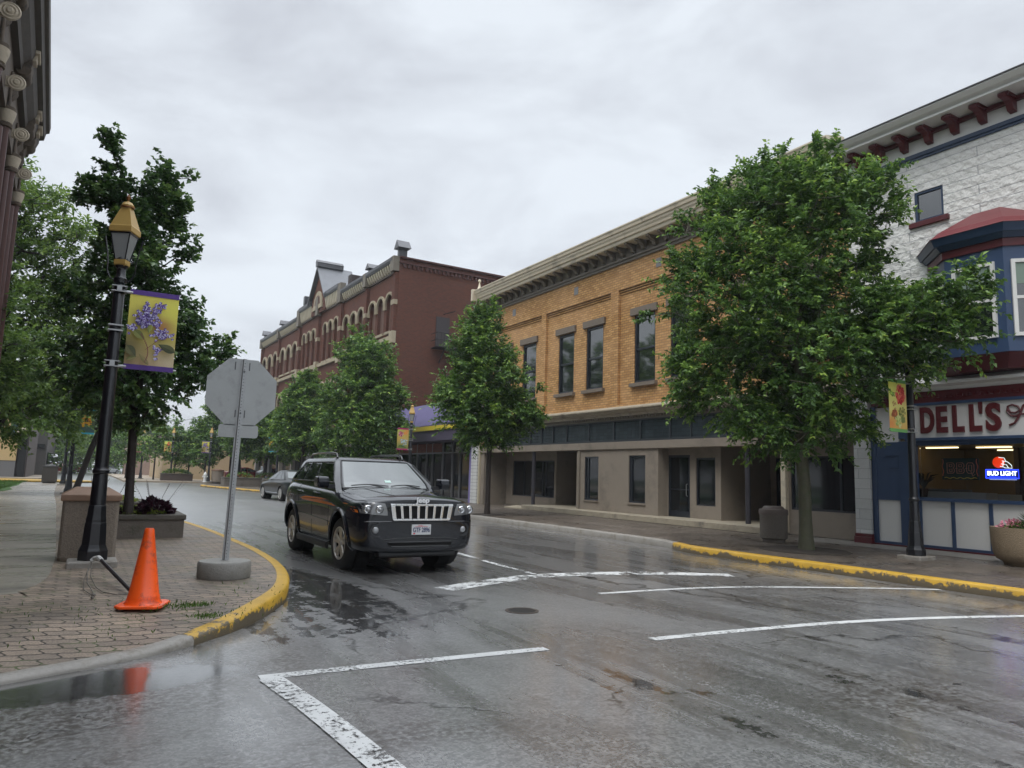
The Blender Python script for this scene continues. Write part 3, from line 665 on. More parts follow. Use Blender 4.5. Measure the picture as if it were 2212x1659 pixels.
for ch, s_l, wd in (('D', 9.15, .30), ('E', 8.80, .23), ('L', 8.46, .23), ('L', 8.12, .24), ('S', 7.80, .29)):
    facing(text_mb(ch, .76, .02, bold=.028), s_l, 2.685, .125, wd).build('lettering', M_maroon, ds)
facing(text_mb("'", .76, .02, bold=.028), 7.93, 2.70, .125, .07).build('lettering', M_maroon, ds)
fs_ = [(7.38, 3.10), (7.34, 3.02), (7.25, 3.00), (7.16, 3.05), (7.20, 3.13), (7.30, 3.17), (7.38, 3.14), (7.40, 3.04), (7.33, 2.95), (7.22, 2.93)]
qq = MB(); qq.tube([(a, .12, b) for a, b in fs_], .02, 6); qq.tube([(7.37, .12, 2.76), (7.27, .12, 2.80), (7.18, .12, 2.94), (7.10, .12, 3.14), (6.98, .12, 3.20), (6.72, .12, 3.22)], .022, 6)
qq.tube([(7.30, .12, 2.93), (7.15, .12, 2.97), (6.95, .12, 2.98)], .018, 6); qq.build('lettering', M_maroon, ds)
MB().box(D0, 9.5, -.02, .17, 2.50, 2.558).box(D0, 9.45, -.04, .06, 2.40, 2.50).build('beam', M_blue, ds)
# shop window surround and panels
MB().box(D0, 9.32, -.02, .07, 1.19, 1.265).build('sill_rail', M_blue, ds)
pn = MB(); st_ = MB(); edges = [9.30, 8.60, 7.85, 7.0, 6.1, 5.2, 4.3, 3.4]
for i in range(len(edges)-1): MB().box(edges[i+1]+.035, edges[i]-.035, -.05, .0, .24, 1.19).build('panel', M_whitep, ds)
for a_ in ((9.73, 10.28, -.05, .0, .24, 1.17), (9.73, 10.28, -.05, 0, 2.49, 3.3)): MB().box(*a_).build('panel', M_whitep, ds)
for e_ in edges: st_.box(e_-.035, e_+.035, -.05, .03, .24, 1.19)
st_.box(3.4, 9.27, -.05, .03, .185, .24).box(9.335, 9.73, -.05, .045, .185, 2.50).box(9.73, 10.30, -.05, .03, .185, .24).box(9.73, 10.30, -.05, .025, 1.17, 2.49).box(10.28, 10.40, -.05, .035, .185, 3.32).box(9.46, 9.73, -.05, .028, 2.56, 3.26)
st_.build('blue_frame', M_blue, ds)
MB().box(D0, 10.42, -.05, .06, .10, .184).build('plinth', M_maroon, ds)
MB().box(10.42, 10.81, -.3, .10, .37, 3.56).build('pier', brick_mat('white rock face pier', (.55, .56, .55), (.48, .49, .48), (.30, .31, .31), .60, .235, .006, .6, 1., rock=1.2), ds, bevel=.01)
MB().box(10.39, 10.84, -.3, .14, .06, .30).box(10.40, 10.83, -.3, .12, .30, .37).build('pier_base', M_maroon, ds, bevel=.012)
MB().box(9.73, 10.05, .026, .045, 2.165, 2.19).box(9.73, 9.755, .026, .045, 1.88, 2.165).box(9.755, 9.95, .026, .045, 1.88, 1.905).build('letter_flap', M_navy, ds)
MB().box(3.4, 9.27, -.03, -.015, 1.27, 2.40).build('display_pane', mat('clear glass', (1, 1, 1), .02), ds)
gm = bpy.data.materials['clear glass']; nt = gm.node_tree; nt.nodes.remove(nt.nodes['Principled BSDF']); o_ = nt.nodes['Material Output']
tb = nt.nodes.new('ShaderNodeBsdfTransparent'); tb.inputs[0].default_value = (.93, .95, .94, 1); gb = nt.nodes.new('ShaderNodeBsdfGlossy'); gb.inputs['Roughness'].default_value = .02; mx = nt.nodes.new('ShaderNodeMixShader'); fr_ = nt.nodes.new('ShaderNodeFresnel'); fr_.inputs[0].default_value = 1.35
nt.links.new(fr_.outputs[0], mx.inputs[0]); nt.links.new(tb.outputs[0], mx.inputs[1]); nt.links.new(gb.outputs[0], mx.inputs[2]); nt.links.new(mx.outputs[0], o_.inputs[0])
# the room behind the glass
room = MB(); room.box(1, 10.75, -4.6, -4.5, 0, 3).box(10.65, 10.75, -4.5, -.4, 0, 3).box(1, 10.65, -4.5, -.1, .15, .17).box(1, 1.1, -4.5, -.1, 0, 3)
room.build('room', mat('tan room wall', (.26, .18, .075), .7, var=.15), ds)
MB().box(1, 10.65, -4.5, -.05, 2.51, 2.55).build('ceiling', mat('room ceiling', (.32, .24, .12), .8), ds)
M_tube = emis('warm tube light', (1, .80, .45), 2.6)
for s, y in ((10.1, -2.4), (9.0, -2.6), (7.9, -2.5), (6.8, -2.5), (9.2, -4.0), (5.5, -2.5)):
    q = MB().box(s-.38, s+.38, y-.04, y+.04, 2.465, 2.49); q.build('light_tube', M_tube, ds)
MB().box(5.5, 8.75, -3.4, -3.3, .17, 2.51).box(8.76, 8.86, -3.4, -3.2, .17, 2.5).build('partition', mat('dark brown partition', (.055, .035, .02), .6, var=.5, vs=3), ds)
MB().box(8.2, 9.6, -1.0, -.55, .17, 1.40).build('counter_front', mat('white laminate', (.5, .52, .52), .4), ds)
tbx = MB().box(8.0, 8.9, -1.6, -1.1, .17, 1.38); tag(tbx.build('counter', mat('pale laminate', (.45, .46, .44), .4), ds))
# things inside the window, each its own
pp = thing('potted_plant', 'dark leafy pot plant just inside the left edge of the restaurant window', 'plant', (16, 0, 0), PI2)
q = MB(); rr_ = random.Random(4)
for k in range(26):
    a_ = rr_.random()*6.28; l_ = rr_.uniform(.15, .42); q.tube([(9.45, -.42, 1.45), (9.45+.5*l_*math.cos(a_), -.42+.4*l_*math.sin(a_), 1.45+l_*.9), (9.45+l_*math.cos(a_), -.42+.6*l_*math.sin(a_), 1.45+l_*1.0)], [.012, .022, .003], 4)
q.build('leaves', mat('dark plant', (.008, .016, .008), .6), pp); MB().lathe([(.06, 1.27), (.09, 1.46), (0, 1.46)], (9.45, -.42, 0), 12).build('pot', mat('brown pot', (.06, .03, .02), .7), pp)
cx = thing('cold_cabinet', 'dark cabinet low behind the restaurant window beside the pale counter', 'cabinet', (16, 0, 0), PI2)
MB().box(8.95, 9.9, -1.5, -.7, .17, 1.42).build('body', mat('dark cabinet', (.02, .02, .02), .4), cx, bevel=.02); MB().box(8.97, 9.88, -1.5, -.69, 1.42, 1.46).build('top', mat('grey top', (.15, .15, .15), .4), cx)
# BBQ neon, off
bq = thing('neon_sign', 'unlit neon sign reading BBQ on a dark teal board in the restaurant window', 'sign', (16, 0, 0), PI2)
MB().box(8.10, 8.86, -.13, -.10, 1.66, 2.12).build('board', mat('dark teal board', (.004, .035, .036), .5), bq, bevel=.01)
nr = MB()
def neon_letters(txt, sl, z, h, y, m, par, xs=1., wt=None, r=None):
    t = text_mb(txt, h/.7, .006, bold=.0); facing(t, sl, z, y, wt); return t.build('lettering', m, par)
Mn = mat('dead pink neon tube', (.75, .33, .27), .3); My = mat('dead yellow neon tube', (.85, .65, .12), .3); Mr = mat('dead red neon tube', (.8, .20, .08), .3)
def tube_glyph(ch, s0, z0, wd, h):
    """outlined block letters of bent tube"""
    G = {'B': [[(0, 0), (0, 1), (.8, 1), (1, .85), (1, .62), (.82, .5), (1, .38), (1, .15), (.8, 0), (0, 0)], [(.3, .62), (.3, .84), (.68, .84), (.68, .62), (.3, .62)], [(.3, .16), (.3, .4), (.68, .4), (.68, .16), (.3, .16)]],
         'Q': [[(.2, 0), (0, .2), (0, .8), (.2, 1), (.8, 1), (1, .8), (1, .2), (.8, 0), (.2, 0)], [(.3, .25), (.3, .78), (.7, .78), (.7, .25), (.3, .25)], [(.55, .2), (.8, -.25), (1.1, -.1)]]}[ch]
    for pl_ in G: nr.tube([(s0-x*wd, -.092, z0+y*h) for x, y in pl_], .007, 6)
tube_glyph('B', 8.74, 1.80, .15, .22); tube_glyph('B', 8.54, 1.80, .15, .22); tube_glyph('Q', 8.34, 1.80, .15, .22)
for s in (8.565, 8.365): nr.tube([(s, -.092, 1.90), (s-.035, -.092, 1.90)], .007, 6)
nr.build('tube', Mn, bq)
q = MB(); q.tube([(8.83-.012*math.sin(k*1.2), -.092, 2.10-.04*k) for k in range(10)], .008, 6); q.tube([(8.13+.012*math.sin(k*1.2), -.092, 2.10-.04*k) for k in range(10)], .008, 6); q.build('tube', Mr, bq)
q = MB(); q.tube([(8.80-.03*k, -.090, 1.70+.012*math.sin(k*1.3)) for k in range(23)], .008, 6); q.build('tube', My, bq)
# lit beer sign with helmet
bl = thing('lit_neon_sign', 'blue lit bar sign with an orange football helmet above it in the restaurant window', 'sign', (16, 0, 0), PI2)
MB().box(7.34, 7.97, -.135, -.10, 1.70, 1.89).build('board', mat('dark blue board', (.004, .006, .12), .4), bl)
q = MB(); zz = [(7.96, 1.71), (7.96, 1.88), (7.35, 1.88), (7.35, 1.71), (7.96, 1.71)]; q.tube([(a, -.09, b) for a, b in zz], .011, 6); q.tube([(7.9, -.09, 1.735), (7.4, -.09, 1.735)], .006, 6)
q.build('blue_tube', emis('blue neon', (.02, .05, 1.), 2.6), bl)
facing(text_mb('BUD LIGHT', .125, .004, bold=.002), 7.93, 1.765, -.088, .55).build('lettering', emis('white neon', (.75, .85, 1.), 2.5), bl)
MB().box(7.40, 7.90, -.12, -.09, 1.675, 1.69).build('lower_bar', emis('pale blue neon', (.4, .5, .9), .6), bl)
q = MB(); q.ball((7.72, -.11, 2.03), .115, 16, sq=(1, .18, 1)); q.build('helmet', emis('orange neon', (.85, .045, .008), .75), bl, smooth=True)
q = MB()
for pts in ([(7.70, 2.13), (7.60, 2.12), (7.57, 2.05)], [(7.64, 2.06), (7.54, 2.04), (7.47, 1.97), (7.46, 1.91), (7.60, 1.92)], [(7.66, 2.00), (7.56, 1.98), (7.53, 1.92)], [(7.62, 2.05), (7.63, 1.93)], [(7.68, 1.95), (7.60, 1.93)]):
    q.tube([(a, -.085, b) for a, b in pts], .008, 6)
q.build('face_mask', emis('white tube', (.85, .9, .9), .9), bl)

# ------------------------------------------------ purple fronted shop
ps = thing('purple_shop', 'low shop with sloping purple roof front, yellow stripe and tall glass front', 'building', (16, 0, 0), PI2)
M_purple = mat('faded purple sheet', (.105, .090, .205), .6, var=.2, vs=1.5); M_pdk = mat('dark purple fascia', (.075, .065, .10), .6); M_ystripe = mat('yellow stripe', (.62, .50, .05), .5)
P0, P1 = 29.97, 41.55
MB().ext([(-.6, 5.30), (-.35, 5.30), (.62, 3.98), (.62, 3.93), (-.6, 3.93)], 'x', P0+.6, P1).build('roof_front', M_purple, ps)
MB().box(P0+.6, P1, -.5, .64, 3.70, 3.928).build('stripe', M_ystripe, ps)
MB().box(P0+.6, P1, -.5, .58, 3.14, 3.698).build('fascia', M_pdk, ps, bevel=.02)
MB().box(P0+.5, P1, -16, -.6, 5.0, 5.2).box(P0, P0+.2, -16, -.3, 0, 5.0).box(P0, P1, -16.2, -16, 0, 5).build('roof', M_roof, ps)
MB().box(30.08, 30.68, -.6, .12, .15, 4.6).build('quoin_column', brick_mat('white quoins', (.60, .61, .60), (.55, .56, .55), (.25, .25, .26), .6, .16, .01, .6, .5, offset=0), ps)
MB().box(29.97, 30.07, -.4, .06, .15, 4.4).build('cream_edge', mat('cream edge', (.46, .42, .31), .7), ps)
MB().box(30.69, 30.98, -.4, .06, .15, 3.13).build('purple_pier', mat('lilac paint', (.20, .17, .38), .5), ps)
MB().box(31, P1, -.45, -.42, .15, 3.13).build('pane', M_shopglass, ps)
q = MB()
for s in (31.0, 31.75, 32.85, 33.7, 34.9, 36.2, 37.0, 38.3, 39.5, 41.0): q.box(s-.035, s+.035, -.42, -.34, .15, 3.13)
q.box(31, P1, -.42, -.35, .16, .30).box(31, P1, -.42, -.35, 2.55, 2.62).box(P0, P1, -.8, -.43, 3.0, 3.15); q.build('mullion', mat('silver mullion', (.22, .22, .23), .4, .5), ps)
MB().box(35.1, 41.5, -.41, -.345, 2.62, 3.1).build('brick_panel', brick_mat('red brick panel', (.22, .06, .035), (.16, .045, .03), (.2, .15, .12)), ps)

# ------------------------------------------------ red brick block
RS = 36.6
M_rbrick = brick_mat('red brick', (.112, .034, .020), (.074, .025, .016), (.11, .072, .052), .215, .078, .008, .85, .3, wash=(.15, .066, .045), wash_amt=.35, wscale=.22)
M_cstone = mat('buff limestone', (.35, .30, .21), .8, var=.3, vs=2, stain=(.20, .16, .11), ss=1.2)
M_brownb = mat('brown boards', (.13, .075, .055), .6, var=.2, vs=3); M_dkmetal = mat('weathered grey zinc', (.085, .085, .09), .35, .4, var=.4, vs=2)
rb = thing('red_brick_block', 'long three storey red brick block with arched windows, ornate cornice and central gable', 'building', (16, 41.69, 0), PI2+R(1))
CW0, CW1 = 10.8, 22.0
bays = [(.0, 5.25), (5.25, 10.6), (22.1, 29.2), (29.2, 36.6)]
mb = MB(); top3, bot3 = 12.75, 10.35
centers = []
for a, b in bays:
    d_ = (b-a-.7)/3
    for k in range(3): centers.append((a+.45+d_*(k+.5), d_*.36, bot3, top3))
for c0 in (12.0, 13.35, 14.7, 17.9, 19.3, 20.7): centers.append((c0, .47, 10.1, 13.1))
ops = [(c-hw, c+hw, z0, z1) for c, hw, z0, z1 in centers]
c2 = [(c, hw, 5.6, 8.3) for c, hw, *_ in centers]; ops += [(c-hw, c+hw, z0, z1) for c, hw, z0, z1 in c2]
mb.wall(0, RS, 4.2, 14.1, 0, ops, .3)
mb.box(-.001, .02, -25, -.001, 0, 14.86).box(RS-.02, RS, -25, -.001, 0, 14.7).box(0, RS, -25.2, -25, 0, 14.8)
mb.build('wall', M_rbrick, rb)
MB().box(.02, RS-.02, -25, -.3, 14.5, 14.62).build('roof', M_roof, rb)
for (c, hw, z0, z1) in centers+c2:
    q = MB().box(c-hw, c+hw, -.26, -.20, z0, z1)
    for k in range(3): q.box(c-hw*.72+k*hw*.72-.04, c-hw*.72+k*hw*.72+.04, -.2, -.185, z0, z1)
    wn = q.build('window', M_brownb, rb)
    # spandrel filling the square opening above the arch, then the hood
    arc = [(c+hw*math.cos(t), z1-hw+hw*math.sin(t)) for t in np.linspace(math.pi, 0, 11)]
    poly = [(c-hw, z1-hw)]+arc[1:-1]+[(c+hw, z1-hw), (c+hw, z1+.001), (c-hw, z1+.001)]
    # hood arch
    def ring(r0_, r1_, y0, y1, m, nm, par):
        q = MB(); T = np.linspace(math.pi, 0, 13); vs = []
        for t in T:
            for rr_, yy in ((r0_, y0), (r1_, y0), (r1_, y1), (r0_, y1)): vs.append((c+rr_*math.cos(t), yy, z1-hw+rr_*math.sin(t)))
        fs = [(4*i+j, 4*i+(j+1) % 4, 4*i+4+(j+1) % 4, 4*i+4+j) for i in range(12) for j in range(4)]+[(0, 1, 2, 3), (48, 51, 50, 49)]
        return q.add(vs, fs).build(nm, m, par)
    ring(hw*1.02, hw*1.30, -.02, .12, M_cstone, 'arch', wn)
    q = MB()
    for sgn in (-1, 1):
        T = np.linspace(0, PI2, 6); pts = [(c+sgn*hw*math.cos(t), z1-hw+hw*math.sin(t)) for t in T]+[(c+sgn*hw, z1)]
        MB().ext(pts, 'y', -.29, -.002).build('spandrel', M_rbrick, wn)
    MB().box(c-hw-.06, c+hw+.06, -.02, .10, z0-.16, z0-.002).build('sill', M_cstone, wn)
    for sgn in (-1, 1): MB().box(c+sgn*hw*1.02-.0, c+sgn*(hw*1.3), .001, .11, z1-hw-.35, z1-hw-.01).build('impost', M_cstone, wn)
# pilasters
for s_, w_ in ((.25, .45), (5.25, .45), (10.7, .6), (22.05, .6), (29.2, .45), (36.35, .45), (16.4, .5)):
    q = MB(); q.box(s_-w_/2, s_+w_/2, .001, .22, 4.2, 13.95); p_ = q.build('pilaster', M_rbrick, rb)
    MB().box(s_-w_/2-.04, s_+w_/2+.04, .002, .27, 9.45, 10.2).build('stone_band', M_cstone, p_); MB().box(s_-w_/2-.03, s_+w_/2+.03, .002, .25, 11.9, 12.2).build('stone_band', M_cstone, p_)
    MB().box(s_-w_/2-.05, s_+w_/2+.05, .0, .40, 14.02, 14.97 if not 10 < s_ < 23 else 15.5).build('cap', M_taupe, p_)
MB().box(0, RS, .001, .16, 9.72, 9.98).box(0, RS, .001, .12, 4.0, 4.3).build('string_course', M_cstone, rb)
def corn(a, b, z, h, zc):
    q = MB(); q.box(a, b, 0, .10, z, z+h); q.build('frieze', mat('dark frieze', (.07, .055, .042), .7) if 'dark frieze' not in bpy.data.materials else bpy.data.materials['dark frieze'], rb)
    q = MB(); s = a+.15
    while s < b-.1: q.ext([(.101, z+h), (.32, z+h), (.31, z+h-.12), (.2, z+.22), (.101, z+.12)], 'x', s-.09, s+.09); s += .40
    q.build('cornice_bracket', mat('pale cornice stone', (.50, .45, .34), .7) if 'pale cornice stone' not in bpy.data.materials else bpy.data.materials['pale cornice stone'], rb)
    MB().ext([(0, z+h), (.34, z+h), (.38, z+h+.08), (.42, z+h+.16), (.44, zc), (0, zc+.05)], 'x', a, b).build('cornice', M_dkmetal, rb)
for a, b in bays: corn(a+.25, b-.25, 14.0, .60, 14.92)
corn(CW0+.2, 14.6, 14.15, 1.0, 15.55); corn(18.2, CW1-.2, 14.15, 1.0, 15.55)
MB().box(CW0, CW1, -.6, 0, 14.1, 15.3).build('parapet', M_rbrick, rb)
# gable
gx0, gx1, gz, ga = 14.3, 18.5, 15.4, 18.0; gm_ = (gx0+gx1)/2
MB().ext([(gx0+.2, 14.2), (gx1-.2, 14.2), (gx1-.2, gz), (gm_, ga-.35), (gx0+.2, gz)], 'y', -.3, .25).build('gable_wall', M_rbrick, rb)
q = MB()
T = np.linspace(0, math.pi, 13); q.ext([(gm_+1.15*math.cos(t), 14.9+1.15*math.sin(t)) for t in T], 'y', .251, .33); q.box(gm_-1.3, gm_+1.3, .251, .36, 14.55, 14.9).build('gable_arch', M_cstone, rb)
q = MB(); q.ext([(gm_+.75*math.cos(t), 14.95+.75*math.sin(t)) for t in T], 'y', .331, .35).build('gable_panel', M_brownb, rb)
q = MB(); q.ext([(gx0-.15, gz-.15), (gm_, ga), (gx1+.15, gz-.15), (gx1+.15, gz+.02), (gm_, ga+.2), (gx0-.15, gz+.02)], 'y', -2.4, .55).build('gable_roof', mat('grey metal sheet roof', (.13, .135, .145), .4, .3, var=.25), rb)
MB().box(gm_-.25, gm_+.25, -1.6, .6, ga+.1, ga+.45).ext([(gm_-.3, ga+.45), (gm_, ga+.7), (gm_+.3, ga+.45)], 'y', -1.6, .62).build('ridge_cap', M_dkmetal, rb)
for s_ in (19.9,): MB().box(s_-.2, s_+.2, 0, .5, 15.55, 16.3).build('finial', M_dkmetal, rb)
for s_, h_ in ((.0, 1.0), (5.2, .75), (28.9, .8), (36.2, .9)):
    z = 14.93; q = MB().box(s_-.26 if s_ else .0, s_+.26, -.5, .05, z, z+h_*.55); p_ = q.build('parapet_pier', M_dkmetal, rb)
    MB().ext([(s_-.42, z+h_*.55), (s_, z+h_*1.08), (s_+.42, z+h_*.55)], 'y', -.6, .25).build('pier_gable', M_dkmetal, p_)
MB().box(10.2, 10.8, -1.8, -.3, 14.6, 16.2).box(10.0, 10.3, -1.8, -.3, 14.6, 15.8).build('chimney', mat('dark parapet', (.045, .035, .032), .8), rb)
# side wall trimmings: corbel table, metal door and fire escape balcony, roof vent
q = MB(); y = -.3
while y > -24: q.box(-.10, -.002, y-.12, y, 14.3, 14.55); y -= .3
q.box(-.12, -.002, -25, 0, 14.55, 14.66).box(-.16, .1, -25, 0, 14.88, 14.98); q.build('corbel_table', mat('dark brick corbel', (.075, .028, .022), .85), rb)
MB().box(-.06, -.001, -3.65, -2.7, 9.55, 11.5).build('metal_door', mat('dark shutter', (.035, .028, .03), .6, var=.3), rb)
q = MB(); q.box(-1.0, -.05, -4.6, -2.4, 9.36, 9.42)
for yy in np.linspace(-4.6, -2.4, 10): q.tube([(-1., yy, 9.4), (-1., yy, 10.3)], .015, 4)
for z in (9.85, 10.3): q.tube([(-.05, -2.4, z), (-1, -2.4, z), (-1, -4.6, z), (-.05, -4.6, z)], .02, 4)
q.tube([(-.05, -3.2, 11.7), (-1.1, -3.5, 11.75)], .03, 4); q.tube([(-1., -4.6, 9.4), (-1., -4.6, 11.5), (-.05, -4.6, 11.6)], .02, 4); q.tube([(-.8, -3, 9.36), (-.05, -3, 8.5)], .03, 4)
q.build('fire_escape', mat('black iron balcony', (.012, .012, .014), .6), rb)
MB().box(3.8, 4.8, -7.0, -6.1, 14.6, 16.1).build('roof_vent', mat('galvanised metal', (.4, .42, .44), .35, .6), rb)
# shop fronts below
M_darkfront = mat('dark shop front', (.025, .022, .022), .4)
q = MB().box(0, RS, -.5, -.3, .15, 4.2).build('shopfront', M_darkfront, rb)
for k, (a, b, cc) in enumerate(((0, 9, (.30, .27, .24)), (9, 18, (.42, .42, .40)), (18, 27, (.20, .18, .15)), (27, 36.6, (.50, .50, .49)))):
    q = MB().box(a+.02, b-.02, -.3, .02, 3.0, 4.19); fm = mat('fascia %d' % k, cc, .6)
    q.build('fascia', fm, rb)
    q = MB()
    for s_ in (a+.02, (a+b)/2-.2, b-.5): q.box(s_, s_+.45, -.3, .02, .15, 3.0)
    q.build('shop_pier', fm, rb)
    q = MB(); q.box(a+.6, (a+b)/2-.3, -.3, -.28, .7, 2.9).box((a+b)/2+.4, b-.6, -.3, -.28, .7, 2.9); q.build('pane', M_shopglass, rb)
MB().box(1.5, 7.5, .02, 1.2, 2.95, 3.05).build('canopy', M_darkfront, rb)
MB().box(16.2, 17.8, .23, .40, 4.6, 6.1).build('blue_sign', mat('blue sign', (.02, .06, .40), .4), rb); MB().box(16.6, 17.2, .401, .42, 5.2, 5.8).build('white_mark', M_whitep, rb)

# ------------------------------------------------ dark ornate building at the far left
lb = thing('dark_ornate_building', 'dark brown Victorian building with heavy bracketed cornice, capitals and carved rosettes', 'building', (-2.45, 25.9, 0), R(1.8))
M_dkbrick = brick_mat('dark brown brick', (.065, .026, .021), (.045, .020, .018), (.04, .03, .027), .215, .078, .008, .8, .3)
M_dkst = mat('grimy carved stone', (.105, .080, .058), .8, var=.45, vs=5, bump=.5, bs=14, stain=(.03, .025, .022), ss=3); M_palest = mat('pale carved stone', (.46, .40, .31), .75, var=.25, vs=8, bump=.4, bs=20)
M_crown = mat('sooty brown cornice', (.060, .050, .040), .7, var=.4, vs=3, bump=.3, bs=12)
# local: y runs along the wall towards -Y (the camera), x outwards (+X is the street side)
MB().box(-12, -.12, -26, 0, 0, 11.9).build('wall', M_dkbrick, lb)
MB().box(-.35, .02, -26, 0, 9.4, 10.9).build('frieze', M_dkst, lb)
prof = [(-.1, 10.75), (.16, 10.75), (.20, 10.9), (.34, 11.1), (.40, 11.28), (.40, 11.36), (.52, 11.40), (.56, 11.62), (.64, 11.66), (.66, 11.85), (-.1, 12.0)]
MB().ext([(x, z) for x, z in prof], 'y', -26, .05).build('cornice', M_crown, lb)
Yb = [-2.0-3.55*k for k in range(7)]
for y in [-.9]+Yb:
    q = MB().ext([(-.02, 11.1), (.36, 11.1), (.38, 10.98), (.34, 10.85), (.22, 10.72), (.12, 10.5), (.10, 10.25), (-.02, 10.1)], 'y', y-.28, y+.28)
    q.lathe([(.17, y-.33), (.17, y+.33)], (.20, 0, 10.80), 14, 'y').lathe([(.10, y-.31), (.10, y+.31)], (.03, 0, 10.35), 12, 'y'); bk = q.build('bracket', M_dkst, lb, smooth=True, bevel=.01)
    MB().box(.02, .44, y-.18, y+.18, 11.12, 11.27).box(.10, .50, y-.30, y+.30, 11.27, 11.36).build('modillion', M_palest, bk, bevel=.012)
for k in range(8):
    y = .15-3.0*k-.6
    q = MB()
    q.lathe([(.10, 0), (.10, 8.9), (.12, 9.0)], (.02, y, 0), 12).lathe([(.09, 0), (.09, 8.9)], (-.06, y-.3, 0), 12)
    cl = q.build('shaft', mat('red brown granite', (.085, .036, .030), .45, var=.3, vs=6) if k == 0 else bpy.data.materials['red brown granite'], lb, smooth=True)
    MB().lathe([(.10, 9.0), (.15, 9.02), (.16, 9.08), (.11, 9.12), (.17, 9.3), (.20, 9.42), (.20, 9.48), (.15, 9.5)], (.02, y, 0), 16).build('capital', M_dkst, cl, smooth=True)
    MB().lathe([(.14, 9.12), (.19, 9.3), (.20, 9.4)], (.025, y, 0), 16).build('capital_band', M_palest, cl, smooth=True)
    q = MB().tube([(.09, y+dy, 9.5) for dy in (0, .001)], .01, 4)
    for dy in (-.06, 0, .06): q.tube([(.06, y+dy, 9.5), (.06, y+dy, 10.35)], .03, 8)
    q.build('upper_shaft', M_dkst, cl, smooth=True)
for k in range(8):
    y = -.35-3.0*k
    q = MB().lathe([(0, -.03), (.17, -.03), (.18, .0), (.16, .03), (.13, .02), (.10, .045), (.07, .03), (.04, .06), (0, .06)], (0, 0, 0), 20, 'y', )
    # disc facing the camera (towards -y), standing out from the wall
    remap(q, lambda a, b, c: (.22+a, y-1.05-b, 9.72+c)); q.box(.0, .22, y-1.05, y-.95, 9.62, 9.82); q.build('rosette', M_palest, lb, smooth=True)

